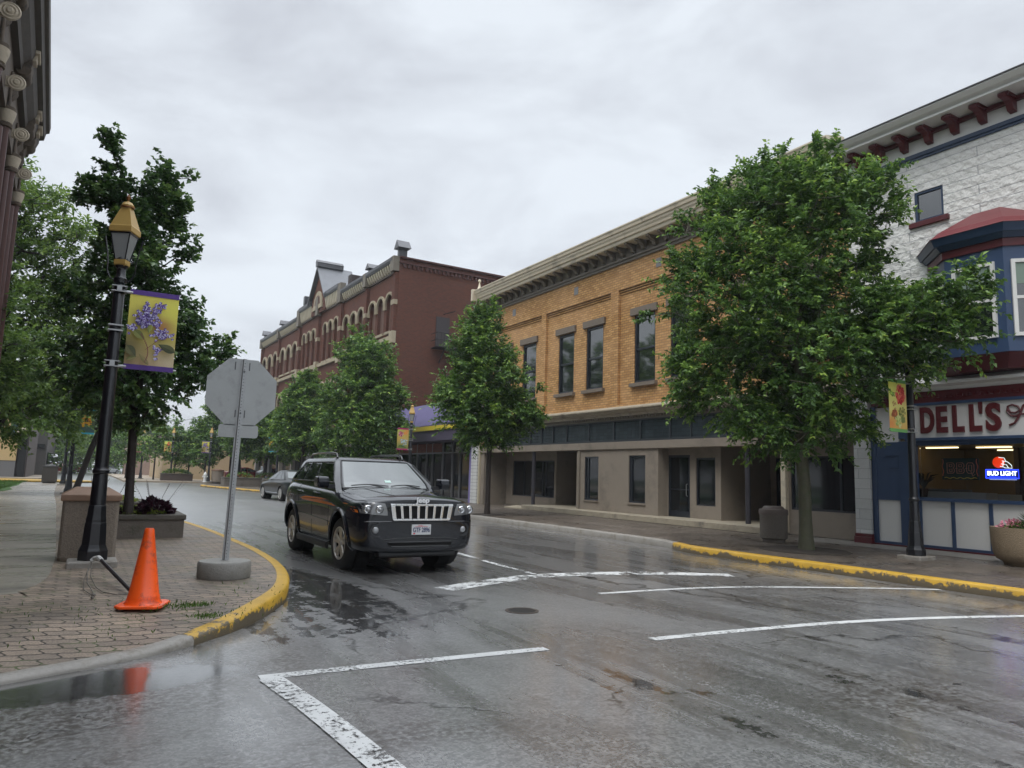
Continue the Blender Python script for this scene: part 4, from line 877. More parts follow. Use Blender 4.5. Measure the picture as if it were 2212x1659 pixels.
# ================================================================== street furniture
M_black = mat('glossy black iron', (.006, .007, .010), .33, coat=.2, bump=.05, bs=30)
M_gold = mat('ochre lamp cap', (.46, .30, .085), .42, var=.12, vs=4)
M_brass = mat('old brass', (.25, .11, .04), .4, .4)
M_lglass = mat('frosted lamp glass', (.30, .32, .32), .15, coat=.3)
M_silver = mat('galvanised clamp', (.42, .43, .44), .4, .5)
def banner_art(kind):
    """painted cloth: local x from the pole outwards 0..W, z down from 0, front faces -y, back faces +y"""
    W, Hh = .62, 1.12; rr = random.Random(kind); A = MB(); yb_ = [-.004]
    def face(pts, col):
        A.add([(x, yb_[0], z) for x, z in pts]+[(x, -yb_[0], z) for x, z in pts], [tuple(range(len(pts))), tuple(range(len(pts), 2*len(pts)))[::-1]], 0, col)
    def grad(top, mid, bot, extra):
        nx, nz = 10, 16
        def c(i, j):
            t = j/nz; base = [a*(1-t*2)+b*t*2 if t < .5 else b*(2-t*2)+c_*(t*2-1) for a, b, c_ in zip(top, mid, bot)]
            x, z = i/nx, j/nz
            for ex, ez, er, ec in extra:
                k = max(0, 1-math.hypot((x-ex), (z-ez)*1.6)/er); base = [p*(1-k)+q*k for p, q in zip(base, ec)]
            return base
        for i in range(nx):
            for j in range(nz):
                x0, x1, z0, z1 = W*i/nx, W*(i+1)/nx, -.07-(Hh-.14)*j/nz, -.07-(Hh-.14)*(j+1)/nz
                q = [c(i, j), c(i+1, j), c(i+1, j+1), c(i, j+1)]
                A.add([(x0, -.004, z0), (x1, -.004, z0), (x1, -.004, z1), (x0, -.004, z1)], [(0, 1, 2, 3)], 0, q)
                A.add([(x0, .004, z0), (x1, .004, z0), (x1, .004, z1), (x0, .004, z1)], [(3, 2, 1, 0)], 0, q[::-1])
    def blob(x, z, r, col, n=9, sq=1., rot=0., jit=0.):
        yb_[0] -= .00006
        face([(x+r*math.cos(t+rot)*(1+jit*(rr.random()-.5)), z+r*sq*math.sin(t+rot)*(1+jit*(rr.random()-.5))) for t in np.linspace(0, 2*math.pi, n, endpoint=False)], col)
    def leaf(x, z, ang, ln, wd, c1, c2):
        ca, sa = math.cos(ang), math.sin(ang)
        def T(u, v): return (x+u*ca-v*sa, z+u*sa+v*ca)
        up_ = [T(ln*t, wd*math.sin(math.pi*t**.75)) for t in np.linspace(0, 1, 8)]; dn = [T(ln*t, -wd*math.sin(math.pi*t**.75)) for t in np.linspace(1, 0, 8)]
        yb_[0] -= .00006; face(up_+[T(ln*.5, 0)], c1); yb_[0] -= .00006; face(dn+[T(ln*.5, 0)], c2)
        for k in range(4):
            yb_[0] -= .00004; t = .2+.18*k; face([T(ln*t, 0), T(ln*(t+.12), wd*.6), T(ln*(t+.13), wd*.55)], [min(1, v*1.7) for v in c1])
    def flower(x, z, r, pal, n=5):
        a0 = rr.random()*6
        for k in range(n):
            a = a0+2*math.pi*k/n; blob(x+r*.55*math.cos(a), z+r*.55*math.sin(a), r*.52, rr.choice(pal), 7)
        blob(x, z, r*.22, (.75, .75, .85), 6)
    if kind == 1:      # lilac
        edge = (.09, .035, .26); grad((.80, .72, .12), (.62, .55, .10), (.50, .36, .20), [(.0, .75, .55, (.13, .10, .035)), (.35, .35, .38, (.16, .12, .04)), (.72, .42, .30, (.42, .16, .06)), (.9, .95, .5, (.66, .56, .36)), (.95, .15, .4, (.85, .82, .12))])
        pal = [(.10, .06, .30), (.22, .17, .50), (.40, .36, .68), (.16, .08, .34), (.60, .58, .82), (.07, .03, .20)]
        for cx, cz, sx, sz, n in ((.28, -.36, .11, .09, 40), (.19, -.45, .10, .08, 46), (.36, -.24, .045, .07, 16), (.42, -.18, .05, .045, 10), (.21, -.21, .03, .07, 10), (.23, -.28, .055, .05, 14), (.42, -.60, .14, .07, 44), (.36, -.47, .06, .07, 18), (.06, -.56, .05, .09, 16), (.40, -.86, .06, .10, 14), (.14, -.38, .06, .06, 14)):
            for _ in range(n): flower(cx+rr.gauss(0, sx*.5), cz+rr.gauss(0, sz*.5), rr.uniform(.016, .024), pal, 4)
        leaf(.08, -.58, -.7, .19, .05, (.13, .15, .03), (.22, .24, .06)); leaf(.62, -.84, 2.75, .24, .055, (.05, .06, .02), (.10, .11, .04)); leaf(.01, -.80, -.9, .2, .06, (.07, .08, .03), (.13, .13, .05))
        leaf(.02, -1.0, .4, .14, .03, (.12, .13, .03), (.25, .22, .08)); leaf(.29, -.48, -1.8, .13, .035, (.28, .30, .06), (.18, .2, .04)); leaf(.30, -1.05, 2.3, .2, .03, (.20, .17, .06), (.3, .25, .1))
        for k in range(14):
            yb_[0] -= .00005; t = k/14; x = .20+.10*math.sin(t*2.5)-.03; z = -.62-.40*t; face([(x, z), (x+.012, z), (x+.016, z-.03), (x+.004, z-.03)], (.20, .07, .05))
            x = .40-.16*t; z = -.68-.16*t; yb_[0] -= .00005; face([(x, z), (x+.01, z), (x-.004, z-.012), (x-.014, z-.012)], (.22, .08, .05))
    elif kind == 2:    # red geranium
        edge = (.16, .42, .12); grad((.78, .78, .14), (.85, .80, .25), (.75, .45, .12), [(.9, .3, .4, (.8, .45, .2)), (.1, .9, .35, (.75, .25, .06))])
        pal = [(.70, .03, .03), (.82, .10, .06), (.55, .015, .02), (.88, .22, .14)]
        for _ in range(90):
            a, q = rr.random()*6.28, math.sqrt(rr.random()); blob(.40+.155*q*math.cos(a), -.32+.20*q*math.sin(a), rr.uniform(.02, .045), rr.choice(pal), 7, jit=.4)
        for cx, cz, r, pl_ in ((.44, -.68, .11, [(.10, .14, .03), (.30, .28, .06), (.45, .42, .12)]), (.17, -.75, .09, [(.35, .10, .03), (.55, .16, .06), (.2, .1, .03)]), (.30, -.90, .11, [(.55, .62, .15), (.7, .7, .3), (.35, .45, .10)]), (.46, -.85, .06, [(.2, .25, .06)])):
            for _ in range(26):
                a, q = rr.random()*6.28, math.sqrt(rr.random()); blob(cx+r*q*math.cos(a), cz+r*q*math.sin(a), rr.uniform(.02, .04), rr.choice(pl_), 7, jit=.5)
        for _ in range(12): blob(.16+rr.gauss(0, .03), -.55+rr.gauss(0, .05), .014, (.4, .10, .05), 6)
    elif kind == 3:    # pink rose and pale leaves
        edge = (.45, .03, .16); grad((.55, .60, .15), (.65, .45, .12), (.18, .28, .08), [(.9, .1, .5, (.8, .35, .1))])
        for cx, cz, r, pl_ in ((.20, -.30, .13, [(.55, .12, .22), (.75, .35, .42), (.35, .06, .14)]), (.45, -.24, .09, [(.75, .45, .12), (.85, .25, .05)]), (.36, -.72, .20, [(.35, .50, .55), (.55, .68, .72), (.18, .30, .34)])):
            for _ in range(40):
                a, q = rr.random()*6.28, math.sqrt(rr.random()); blob(cx+r*q*math.cos(a), cz+r*q*math.sin(a), rr.uniform(.02, .045), rr.choice(pl_), 7, jit=.4)
        for k in range(6): leaf(.1+.08*k, -1.0, 1.2+.3*k, .16, .03, (.06, .14, .04), (.12, .22, .06))
    else:              # yellow sunflower on dark green, blue hems
        edge = (.04, .38, .55); grad((.10, .16, .07), (.08, .10, .04), (.05, .12, .12), [])
        for _ in range(60):
            a, q = rr.random()*6.28, math.sqrt(rr.random()); blob(.28+.2*q*math.cos(a), -.55+.26*q*math.sin(a), rr.uniform(.03, .05), rr.choice([(.75, .40, .02), (.80, .28, .02), (.62, .15, .03), (.85, .55, .05)]), 7, jit=.4)
        blob(.28, -.50, .08, (.12, .04, .02), 9)
    Hm = [MB().box(0, W, -.012, .012, -.07, 0), MB().box(0, W, -.012, .012, -Hh, -Hh+.07)]
    return A, Hm, edge
M_art = attr_mat('printed banner cloth', .5)
hem_m = {}
def street_lamp(x, y, label, banner=None, side=1, rz=0., scale=.98, group='ochre capped street lamps', kind=1, detail=True, z0=.15, rzl=R(18)):
    """pole with stepped base, square lantern; a flower banner hangs from two arms"""
    t = thing('street_lamp', label, 'street lamp', (x, y, z0), 0, group)
    MB().box(-.29, .29, -.25, .25, -.02, .08).build('footing', M_curb, t, bevel=.02)
    o8 = math.pi/8; b = MB()
    b.lathe([(.185, .08), (.185, .20), (.168, .235), (.150, .28), (.135, .55), (.128, .57), (.128, .60), (.118, .66), (.112, .76), (.105, .79)], n=8, rot=o8)
    b.build('base', M_black, t, bevel=.006)
    p = MB(); p.lathe([(.098, .79), (.088, 1.18), (.084, 1.20), (.100, 1.215), (.104, 1.25), (.088, 1.27), (.082, 1.30)], n=20).lathe([(.083, 1.30), (.070, 3.78), (.055, 3.80)], n=16)
    p.lathe([(.050, 3.80), (.080, 3.82), (.085, 3.88), (.060, 3.91), (.052, 4.02), (.09, 4.06)], n=16)
    p.build('pole', M_black, t, smooth=True, angle=40)
    L_ = MB(); q = rzl; h0, h1 = 4.08, 4.50
    MB().lathe([(.11, 4.05), (.135, 4.08), (.135, 4.14), (.11, 4.145)], n=4, rot=q).build('lantern_base', M_gold, t)
    lt = MB(); lt.lathe([(.250, 4.52), (.265, 4.53), (.265, 4.60), (.245, 4.62), (.10, 4.90), (.095, 4.905)], n=4, rot=q).lathe([(.105, 4.905), (.11, 4.93), (.07, 4.975), (.02, 4.99), (.02, 5.0)], n=12)
    lt.build('lantern_roof', M_gold, t)
    MB().lathe([(.012, 5.0), (.03, 5.03), (.038, 5.06), (.015, 5.075), (.02, 5.085), (.0, 5.10)], n=10).lathe([(.115, 4.895), (.116, 4.91), (.10, 4.912)], n=12).build('finial', M_brass, t, smooth=True)
    MB().lathe([(.118, 4.15), (.222, 4.50), (.222, 4.518)], n=4, rot=q).build('lantern_glass', M_lglass, t)
    fr = MB()
    for k in range(4):
        a = q+k*PI2; fr.tube([(.122*math.cos(a), .122*math.sin(a), 4.14), (.232*math.cos(a), .232*math.sin(a), 4.52)], .010, 4)
    fr.lathe([(.10, 4.14), (.09, 4.18), (.06, 4.24), (.0, 4.25)], n=10); fr.lathe([(.236, 4.495), (.236, 4.519), (.21, 4.519)], n=4, rot=q)
    fr.build('lantern_frame', M_black, t)
    cu_ = MB()
    for sgn in (-1, 1): cu_.tube([(.06*sgn, 0, 3.84), (.13*sgn, 0, 3.88), (.17*sgn, 0, 3.98), (.17*sgn, 0, 4.08), (.19*sgn, 0, 4.25), (.23*sgn, 0, 4.45)], .010, 5)
    cu_.build('scroll', M_black, t)
    if banner:
        A, Hm, edge = banner_art(banner); zt = 3.76
        cl = MB()
        for z in (zt-.05, zt-1.09):
            cl = MB(); cl.box(-.095, .095, -.095, .095, z-.022, z-.008).box(-.095, .095, -.095, .095, z+.05, z+.062); cl.tube([(0, 0, z), (.17*side, 0, z)], .022, 8); cl.tube([(.12*side, 0, z), (.80*side, 0, z)], .012, 8).box(-.03, .03, -.10, -.085, z-.01, z+.055); cl.build('banner_arm', M_silver, t)
        for z in (zt-.62, zt-.55): MB().box(-.092, .092, -.092, .092, z, z+.02).build('clamp', M_silver, t)
        def place(mb):
            return remap(mb, lambda a, b_, c: ((.14+a)*side if side > 0 else -(.14+.62-a), b_, zt+c))
        place(A); f = A.build('banner', M_art, t, fixn=False)
        hm = hem_m.setdefault(banner, mat('banner hem', edge, .5))
        [place(h_).build('hem', hm, f) for h_ in Hm]
    t.rotation_euler.z = rz; t.scale = (scale,)*3
    for c_ in kids(t):
        if c_.name.startswith(('lantern', 'finial')): c_.scale = (.79, .79, 1)
    return t
lampA = street_lamp(.22, 10.95, 'tall black street lamp with ochre lantern and lilac banner beside the traffic cone', 1, 1)
street_lamp(-.42, 36.6, 'street lamp with blue hemmed sunflower banner, second along the left walk', 4, 1)
street_lamp(-.90, 51.3, 'distant dark street lamp just beyond the one with the blue hemmed banner', None, 1)
street_lamp(13.47, 7.95, 'black street lamp with red geranium banner in front of the restaurant window', 2, -1, scale=.885)
street_lamp(13.1, 31.5, 'street lamp with pink hemmed banner beside the purple shop', 3, -1, scale=.9)
street_lamp(12.6, 56, 'street lamp with blue hemmed banner under the trees before the red brick block', 4, -1)
street_lamp(9.9, 70.6, 'far street lamp with purple flower banner beside the white hydrant', 1, -1)
street_lamp(7.2, 75, 'far street lamp with yellow banner among the small plaza trees', 2, -1)
street_lamp(5.0, 80, 'far street lamp with pink banner at the left of the plaza trees', 3, -1)

# ---- stop sign seen from behind on a round concrete foot
M_alu = mat('dull grey aluminium', (.37, .385, .385), .5, .3, var=.12, vs=4, stain=(.27, .28, .28), ss=3)
ss = thing('stop_sign', 'grey back of an octagonal stop sign on a perforated post with round concrete foot', 'traffic sign', (1.585, 9.42, .148))
MB().lathe([(.295, 0), (.305, .02), (.305, .17), (.29, .195), (.26, .20), (0, .20)], n=40).build('foot', mat('grey cast concrete', (.24, .235, .215), .65, var=.15, vs=6, bump=.3, bs=50, stain=(.18, .17, .15), ss=3), ss, smooth=True)
pst = MB()   # u-channel with holes shown as dark discs
lean = .02
pst.ext([(-.040, .0), (-.040, .005), (-.017, .005), (-.012, -.030), (.012, -.030), (.017, .005), (.040, .005), (.040, 0), (.021, 0), (.015, -.036), (-.015, -.036), (-.021, 0)], 'z', .19, 2.66)
remap(pst, lambda x, y, z: (x+lean*z, y, z)); po = pst.build('post', mat('galvanised post', (.36, .37, .375), .42, .55, var=.25, vs=25), ss)
hl = MB()
z = .24
while z < 2.62: hl.lathe([(0, -.0365), (.0052, -.0365)], (lean*z, 0, z), 8, 'y'); z += .0254*1.55
hl.build('hole', mat('dark hole', (.03, .03, .03), .9), po)
oc = MB(); oc.ext([(.415/math.cos(math.pi/8)*math.cos(math.pi/8+k*math.pi/4)+lean*2.25, 2.245+.415/math.cos(math.pi/8)*math.sin(math.pi/8+k*math.pi/4)) for k in range(8)], 'y', .006, .009)
oct_ = oc.build('sign_plate', M_alu, ss)
bo = MB()
for z in (1.98, 2.50): bo.lathe([(.012, -.045), (.012, -.034)], (lean*z, 0, z), 8, 'y')
bo.box(lean*2-.06, lean*2-.048, .001, .005, 1.93, 2.02).box(lean*2+.05, lean*2+.062, .001, .005, 1.93, 2.02).box(lean*2-.1, lean*2-.088, .001, .005, 2.52, 2.62).box(lean*2+.07, lean*2+.082, .001, .005, 2.52, 2.62)
bo.build('bolt', mat('dark steel', (.10, .10, .105), .5, .4), ss)
pl_ = MB(); r = .035; x0, x1, z0, z1 = -.195, .275, 1.68, 1.84
pts = [(cx_+r*math.cos(a), cz_+r*math.sin(a)) for cx_, cz_, a0 in ((x1-r, z1-r, 0), (x0+r, z1-r, PI2), (x0+r, z0+r, math.pi), (x1-r, z0+r, 3*PI2)) for a in np.linspace(a0, a0+PI2, 5)]
pl_.ext(pts, 'y', .006, .009).build('small_plate', M_alu, ss)
ff = oc2 = MB(); oc2.ext([(.40/math.cos(math.pi/8)*math.cos(math.pi/8+k*math.pi/4)+lean*2.25, 2.245+.40/math.cos(math.pi/8)*math.sin(math.pi/8+k*math.pi/4)) for k in range(8)], 'y', .0095, .0105)
oc2.build('red_face', mat('red sign face', (.45, .01, .012), .4), ss)

# ---- traffic cone
M_orange = mat('faded orange plastic', (.95, .105, .008), .38, var=.10, vs=6, stain=(.24, .05, .03), ss=6, coat=.15)
tcn = thing('traffic_cone', 'orange traffic cone with scuffed sides on the brick pavement', 'traffic cone', (.605, 7.73, .15), R(-20))
b = MB(); b.ext([(.205*x_, .205*y_) for x_, y_ in ((-1, -.72), (-.72, -1), (.72, -1), (1, -.72), (1, .72), (.72, 1), (-.72, 1), (-1, .72))], 'z', 0, .028)
b.build('base', M_orange, tcn, bevel=.01)
MB().lathe([(.165, .028), (.150, .045), (.141, .075), (.137, .10), (.132, .105), (.048, .66), (.043, .70), (.033, .715), (.026, .715), (.03, .68), (.035, .6)], n=36).build('cone', M_orange, tcn, smooth=True, angle=50)

# ---- torn conduit with wires lying beside the cone
cd = thing('broken_conduit', 'short black conduit stub with white torn end and loose wires leaning near the cone', 'pipe')
MB().tube([(.56, 8.35, .17), (.50, 8.60, .215), (.36, 9.3, .31), (.27, 9.75, .37)], [.018, .02, .02, .02], 8).build('pipe', mat('black conduit', (.02, .016, .018), .4), cd, smooth=True)
MB().tube([(.29, 9.66, .36), (.26, 9.80, .375), (.22, 9.88, .36), (.19, 9.88, .33)], [.025, .028, .026, .022], 8).build('torn_end', mat('white torn sheath', (.55, .55, .53), .5, bump=.5), cd, smooth=True)
q = MB(); q.tube([(.19, 9.88, .33), (.155, 9.5, .26), (.16, 9.1, .19), (.20, 8.7, .17), (.22, 8.35, .165)], .005, 5).tube([(.20, 9.88, .33), (.19, 9.4, .22), (.24, 8.9, .17), (.30, 8.6, .16), (.42, 8.4, .16), (.5, 8.42, .165)], .005, 5).tube([(.20, 9.88, .32), (.13, 9.3, .2), (.13, 8.8, .165), (.19, 8.5, .16)], .0045, 5)
q.ball((.21, 8.4, .17), .022, 8, sq=(1, 1.4, .7)).ball((.20, 8.28, .165), .02, 8, sq=(.8, 1.6, .7)).build('wire', mat('grey wire', (.10, .09, .075), .5), cd)

# ---- litter bins and planters
M_agg = mat('exposed aggregate concrete', (.225, .188, .15), .85, var=.55, vs=45, bump=1., bs=60, dist=.012)
tb = tb_ = thing('litter_bin', 'large square aggregate litter bin with tan sloping lid behind the nearest street lamp', 'litter bin', (.16, 11.85, .148))
MB().loft([[(x*r_, y*r_, z) for x, y in ((-.9, -1), (.9, -1), (1, -.9), (1, .9), (.9, 1), (-.9, 1), (-1, .9), (-1, -.9))] for r_, z in ((.325, .0), (.34, .05), (.34, .80))]).build('body', M_agg, tb, bevel=.01)
MB().loft([[(x*r_, y*r_, z) for x, y in ((-1, -1), (1, -1), (1, 1), (-1, 1))] for r_, z in ((.365, .80), (.365, .885), (.21, .975), (.20, .98))]).build('lid', mat('tan fibreglass lid', (.25, .155, .10), .55, var=.25, vs=5, stain=(.20, .12, .08), ss=3), tb, bevel=.012)
rbn = thing('litter_bin', 'round concrete litter bin with domed lid beside the large tree on the right', 'litter bin', (13.68, 11.35, .148))
MB().lathe([(.245, 0), (.245, .06), (.30, .10), (.305, .62)], n=40).build('body', mat('weathered grey aggregate', (.165, .145, .122), .8, var=.4, vs=30, bump=.8, bs=50, stain=(.10, .088, .072), ss=2), rbn, smooth=True)
MB().lathe([(.32, .62), (.32, .71), (.305, .735), (.25, .75), (.21, .80), (.19, .81), (0, .81)], n=40).build('lid', mat('grey brown lid', (.15, .12, .105), .6, var=.2, vs=4), rbn, smooth=True)

def leaf_cloud(name, pts, dirs, size, m, parent=None, seed=0, tint=None, up_=.25, aspect=.55, droop=0., fold=.25):
    """one mesh of many folded leaves. pts, dirs: arrays (n,3)"""
    rg = np.random.default_rng(seed); n = len(pts)
    d = dirs+rg.normal(0, .35, (n, 3)); d[:, 2] -= droop; d /= np.linalg.norm(d, axis=1, keepdims=True)
    upv = np.tile(np.array([0, 0, 1.]), (n, 1))+rg.normal(0, .55, (n, 3)); s_ = np.cross(d, upv); s_ /= (np.linalg.norm(s_, axis=1, keepdims=True)+1e-6); nn = np.cross(s_, d)
    L_ = size*rg.uniform(.65, 1.25, (n, 1)); Wd = L_*aspect
    base = pts; tip = pts+d*L_-nn*L_*.12; mid = pts+d*L_*.42
    a = mid+s_*Wd*.5+nn*Wd*fold; b = mid-s_*Wd*.5+nn*Wd*fold
    V = np.stack([base, a, tip, b], 1).reshape(-1, 3); me = bpy.data.meshes.new(name)
    me.vertices.add(4*n); me.vertices.foreach_set('co', V.astype(np.float32).ravel())
    idx = np.arange(n)[:, None]*4+np.array([[0, 2, 1, 0, 3, 2]]); me.loops.add(6*n); me.loops.foreach_set('vertex_index', idx.ravel().astype(np.int32))
    me.polygons.add(2*n); me.polygons.foreach_set('loop_start', (np.arange(2*n)*3).astype(np.int32)); me.polygons.foreach_set('loop_total', np.full(2*n, 3, np.int32))
    me.update(calc_edges=True)
    at_ = me.attributes.new('tint', 'FLOAT', 'POINT'); t_ = rg.uniform(0, 1, n) if tint is None else tint
    at_.data.foreach_set('value', np.repeat(t_, 4).astype(np.float32)); me.materials.append(m); me.validate()
    o = bpy.data.objects.new(name, me); COL.objects.link(o)
    if parent: o.parent = parent
    return o
def leaf_mat(name, stops, rough=.4, trans=.3, spec=.4):
    m = bpy.data.materials.new(name); m.use_nodes = True; nt = m.node_tree; N = nt.nodes; L = nt.links; b = N['Principled BSDF']
    a = N.new('ShaderNodeAttribute'); a.attribute_name = 'tint'; r = N.new('ShaderNodeValToRGB'); e = r.color_ramp.elements
    e[0].position = stops[0][0]; e[0].color = (*stops[0][1], 1); e[1].position = stops[-1][0]; e[1].color = (*stops[-1][1], 1)
    for p, c in stops[1:-1]: k = e.new(p); k.color = (*c, 1)
    L.new(a.outputs['Fac'], r.inputs[0]); L.new(r.outputs[0], b.inputs['Base Color']); b.inputs['Roughness'].default_value = rough; b.inputs['Specular IOR Level'].default_value = spec
    t = N.new('ShaderNodeBsdfTranslucent'); x = N.new('ShaderNodeMixShader'); x.inputs[0].default_value = trans
    hs = N.new('ShaderNodeHueSaturation'); hs.inputs['Value'].default_value = 1.5; hs.inputs['Hue'].default_value = .485; L.new(r.outputs[0], hs.inputs['Color']); L.new(hs.outputs[0], t.inputs[0])
    L.new(b.outputs[0], x.inputs[1]); L.new(t.outputs[0], x.inputs[2]); L.new(x.outputs[0], N['Material Output'].inputs[0])
    return m
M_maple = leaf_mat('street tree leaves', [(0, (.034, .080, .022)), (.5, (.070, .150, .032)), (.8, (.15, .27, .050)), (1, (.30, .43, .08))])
M_pear = leaf_mat('dark glossy pear leaves', [(0, (.032, .075, .030)), (.6, (.078, .155, .045)), (1, (.17, .27, .065))], .3, .22, .5)
M_big = leaf_mat('loose green leaves', [(0, (.045, .095, .024)), (.6, (.105, .185, .038)), (1, (.20, .30, .06))], .45, .4)
M_yew = leaf_mat('ground cover leaves', [(0, (.10, .16, .02)), (1, (.33, .42, .06))], .5)
M_heuch = leaf_mat('burgundy leaves', [(0, (.020, .008, .014)), (1, (.060, .018, .030))], .4, .1)
M_grassm = leaf_mat('grass blades', [(0, (.035, .085, .015)), (1, (.10, .19, .03))], .5)
M_bark = mat('wet dark bark', (.035, .026, .022), .6, var=.4, vs=12, bump=.8, bs=18, dist=.02)
M_mossbark = mat('mossy bark', (.075, .075, .045), .7, var=.4, vs=5, bump=.8, bs=16, dist=.02, stain=(.05, .07, .025), ss=3)

def mound(name, m, parent, cx, cy, cz, rx, ry, rz_, n, size, seed, loc=None, **kw):
    rg = np.random.default_rng(seed); v = rg.normal(size=(n, 3)); v[:, 2] = abs(v[:, 2]); v /= np.linalg.norm(v, axis=1, keepdims=True)
    q = rg.uniform(.75, 1.05, (n, 1)); p = v*q*np.array([rx, ry, rz_])+np.array([cx, cy, cz]); o_ = leaf_cloud(name, p, v+np.array([0, 0, .3]), size, m, parent, seed, **kw)
    if name == 'flowers': o_['kind'] = 'stuff'
    return o_
def planter(x, y, z, w_, d_, h_, label, mname='planter', m=None):
    t = thing('planter', label, 'planter', (x, y, z)); mm = m or M_pl; q = MB(); th = .14
    for a in ((-w_/2, w_/2, -d_/2, -d_/2+th), (-w_/2, w_/2, d_/2-th, d_/2), (-w_/2, -w_/2+th, -d_/2+th, d_/2-th), (w_/2-th, w_/2, -d_/2+th, d_/2-th)): q.box(*a, 0, h_-.10)
    q.build('wall', mm, t)
    q = MB(); th += .03; e = .03
    for a in ((-w_/2-e, w_/2+e, -d_/2-e, -d_/2+th), (-w_/2-e, w_/2+e, d_/2-th, d_/2+e), (-w_/2-e, -w_/2+th, -d_/2+th, d_/2-th), (w_/2-th, w_/2+e, -d_/2+th, d_/2-th)): q.box(*a, h_-.098, h_)
    q.build('coping', M_cop, t, bevel=.02)
    MB().box(-w_/2+.15, w_/2-.15, -d_/2+.15, d_/2-.15, .05, h_-.07).build('soil', M_dirt, t)
    return t
M_pl = mat('mossy planter concrete', (.145, .125, .105), .75, var=.3, vs=8, bump=.4, bs=30, stain=(.07, .07, .045), ss=4); M_cop = mat('dark coping stone', (.10, .088, .072), .7, var=.35, vs=6, bump=.3, stain=(.05, .055, .035), ss=3)
planter(.85, 15.6, .148, 1.75, 1.55, .42, 'low square concrete planter round the dark tree, nearest along the left kerb')
planter(.62, 20.2, .148, 1.5, 1.9, .45, 'second low planter along the left kerb, behind the one with the dark tree')
gc = mound('ground_cover', M_yew, None, .85, 15.5, .545, .72, .66, .13, 3400, .04, 5); tag(gc, 'bright yellow green creeping plants filling the planter round the dark tree', 'ground cover', None, 'stuff')
gc = mound('ground_cover', M_yew, None, .62, 20.2, .57, .64, .84, .14, 1800, .045, 6); tag(gc, 'yellow green creeping plants in the second planter', 'ground cover', None, 'stuff')
for (x, y, rx, rz_, n, lb_) in ((1.22, 15.15, .32, .30, 420, 'large burgundy leaved heuchera mound at the front of the dark tree planter'), (.48, 15.05, .20, .20, 200, 'small burgundy heuchera left of the dark tree trunk'), (.35, 19.7, .22, .26, 200, 'burgundy plant in the left corner of the second planter')):
    t = thing('heuchera', lb_, 'plant', (x, y, .5)); mound('leaves', M_heuch, t, 0, 0, 0, rx, rx*.9, rz_, n, .10, int(x*100), aspect=.9)
    q = MB(); rr = random.Random(3)
    for k in range(5 if rx > .3 else 2):
        a, b_ = rr.uniform(-.3, .5), rr.uniform(-.2, .2); q.tube([(a*.3, b_*.3, .1), (a*.8, b_, .4), (a*1.3, b_*1.3, .62+rr.random()*.15)], .0035, 4)
        for j in range(6): q.ball((a*(.9+.08*j), b_*(1+.05*j), .43+.035*j), .008, 5)
    q.build('flower_stem', mat('flower stem', (.16, .12, .12), .7), t)
sw_ = thing('seedling', 'thin leafy seedling standing in the second planter right of the dark trunk', 'plant', (1.05, 19.5, .5))
MB().tube([(0, 0, 0), (.02, 0, .3), (.0, 0, .62)], .006, 5).build('stem', M_bark, sw_)
pts = np.array([[.0, 0, .1+.075*k] for k in range(8)]*2, float); dr_ = np.array([[1, .2, .4] for _ in range(8)]+[[-1, -.2, .4] for _ in range(8)], float); leaf_cloud('leaves', pts, dr_, .12, M_pear, sw_, 3)
# round planter with flowers at the right edge
rp = thing('flower_planter', 'round tan concrete planter with pink flowers at the right edge beside the restaurant', 'planter', (14.68, 6.55, .148))
MB().lathe([(.44, 0), (.46, .05), (.55, .10), (.60, .20), (.625, .40), (.63, .62), (.63, .66), (.56, .66), (.54, .58), (0, .58)], n=40).build('bowl', mat('tan aggregate', (.26, .20, .13), .85, var=.45, vs=45, bump=.8, bs=60, stain=(.18, .14, .09), ss=2), rp, smooth=True)
mound('leaves', M_maple, rp, 0, 0, .58, .42, .42, .18, 700, .07, 8)
mound('flowers', leaf_mat('pink petals', [(0, (.55, .12, .20)), (1, (.75, .35, .42))], .6, .2), rp, -.12, .1, .62, .40, .36, .18, 160, .05, 9, aspect=1.)
mound('spikes', leaf_mat('grey grass', [(0, (.10, .13, .08)), (1, (.22, .26, .17))], .6, .2), rp, .08, -.02, .62, .12, .12, .12, 220, .26, 10, aspect=.06)
# dark square bin far along the left walk
t = thing('litter_bin', 'dark square litter bin far along the left walk', 'litter bin', (-1.75, 56, .148)); MB().box(-.42, .42, -.4, .4, .08, 1.05).box(-.36, .36, -.34, .34, 0, .08).build('body', mat('dark aggregate', (.06, .052, .045), .8, var=.4, vs=30), t, bevel=.02); MB().box(-.45, .45, -.43, .43, 1.05, 1.13).lathe([(.3, 1.13), (.25, 1.2), (0, 1.2)], n=16).build('lid', mat('grey bin lid', (.09, .09, .09), .5), t)
t = thing('litter_bin', 'tan round litter bin beside the white hydrant on the far plaza', 'litter bin', (10.7, 70.8, .148)); MB().lathe([(.45, 0), (.5, .06), (.52, 1.0)], n=20).build('body', M_agg, t, smooth=True); MB().lathe([(.55, 1.0), (.55, 1.12), (.3, 1.2), (0, 1.2)], n=20).build('lid', mat('brown lid', (.18, .11, .07), .6), t)
# hydrant
t = thing('fire_hydrant', 'small white fire hydrant at the edge of the far plaza', 'fire hydrant', (9.55, 70.0, .148)); MB().lathe([(.19, 0), (.19, .06), (.13, .08), (.13, .62), (.17, .64), (.17, .69), (.13, .72), (.10, .82), (.04, .88), (.03, .94), (0, .94)], n=16).build('body', M_whitep, t, smooth=True)
MB().lathe([(.07, -.22), (.07, .22)], (0, 0, .5), 10, 'x').lathe([(.08, -.24), (.08, 0)], (0, 0, .46), 10, 'y').build('nozzle', M_whitep, t)
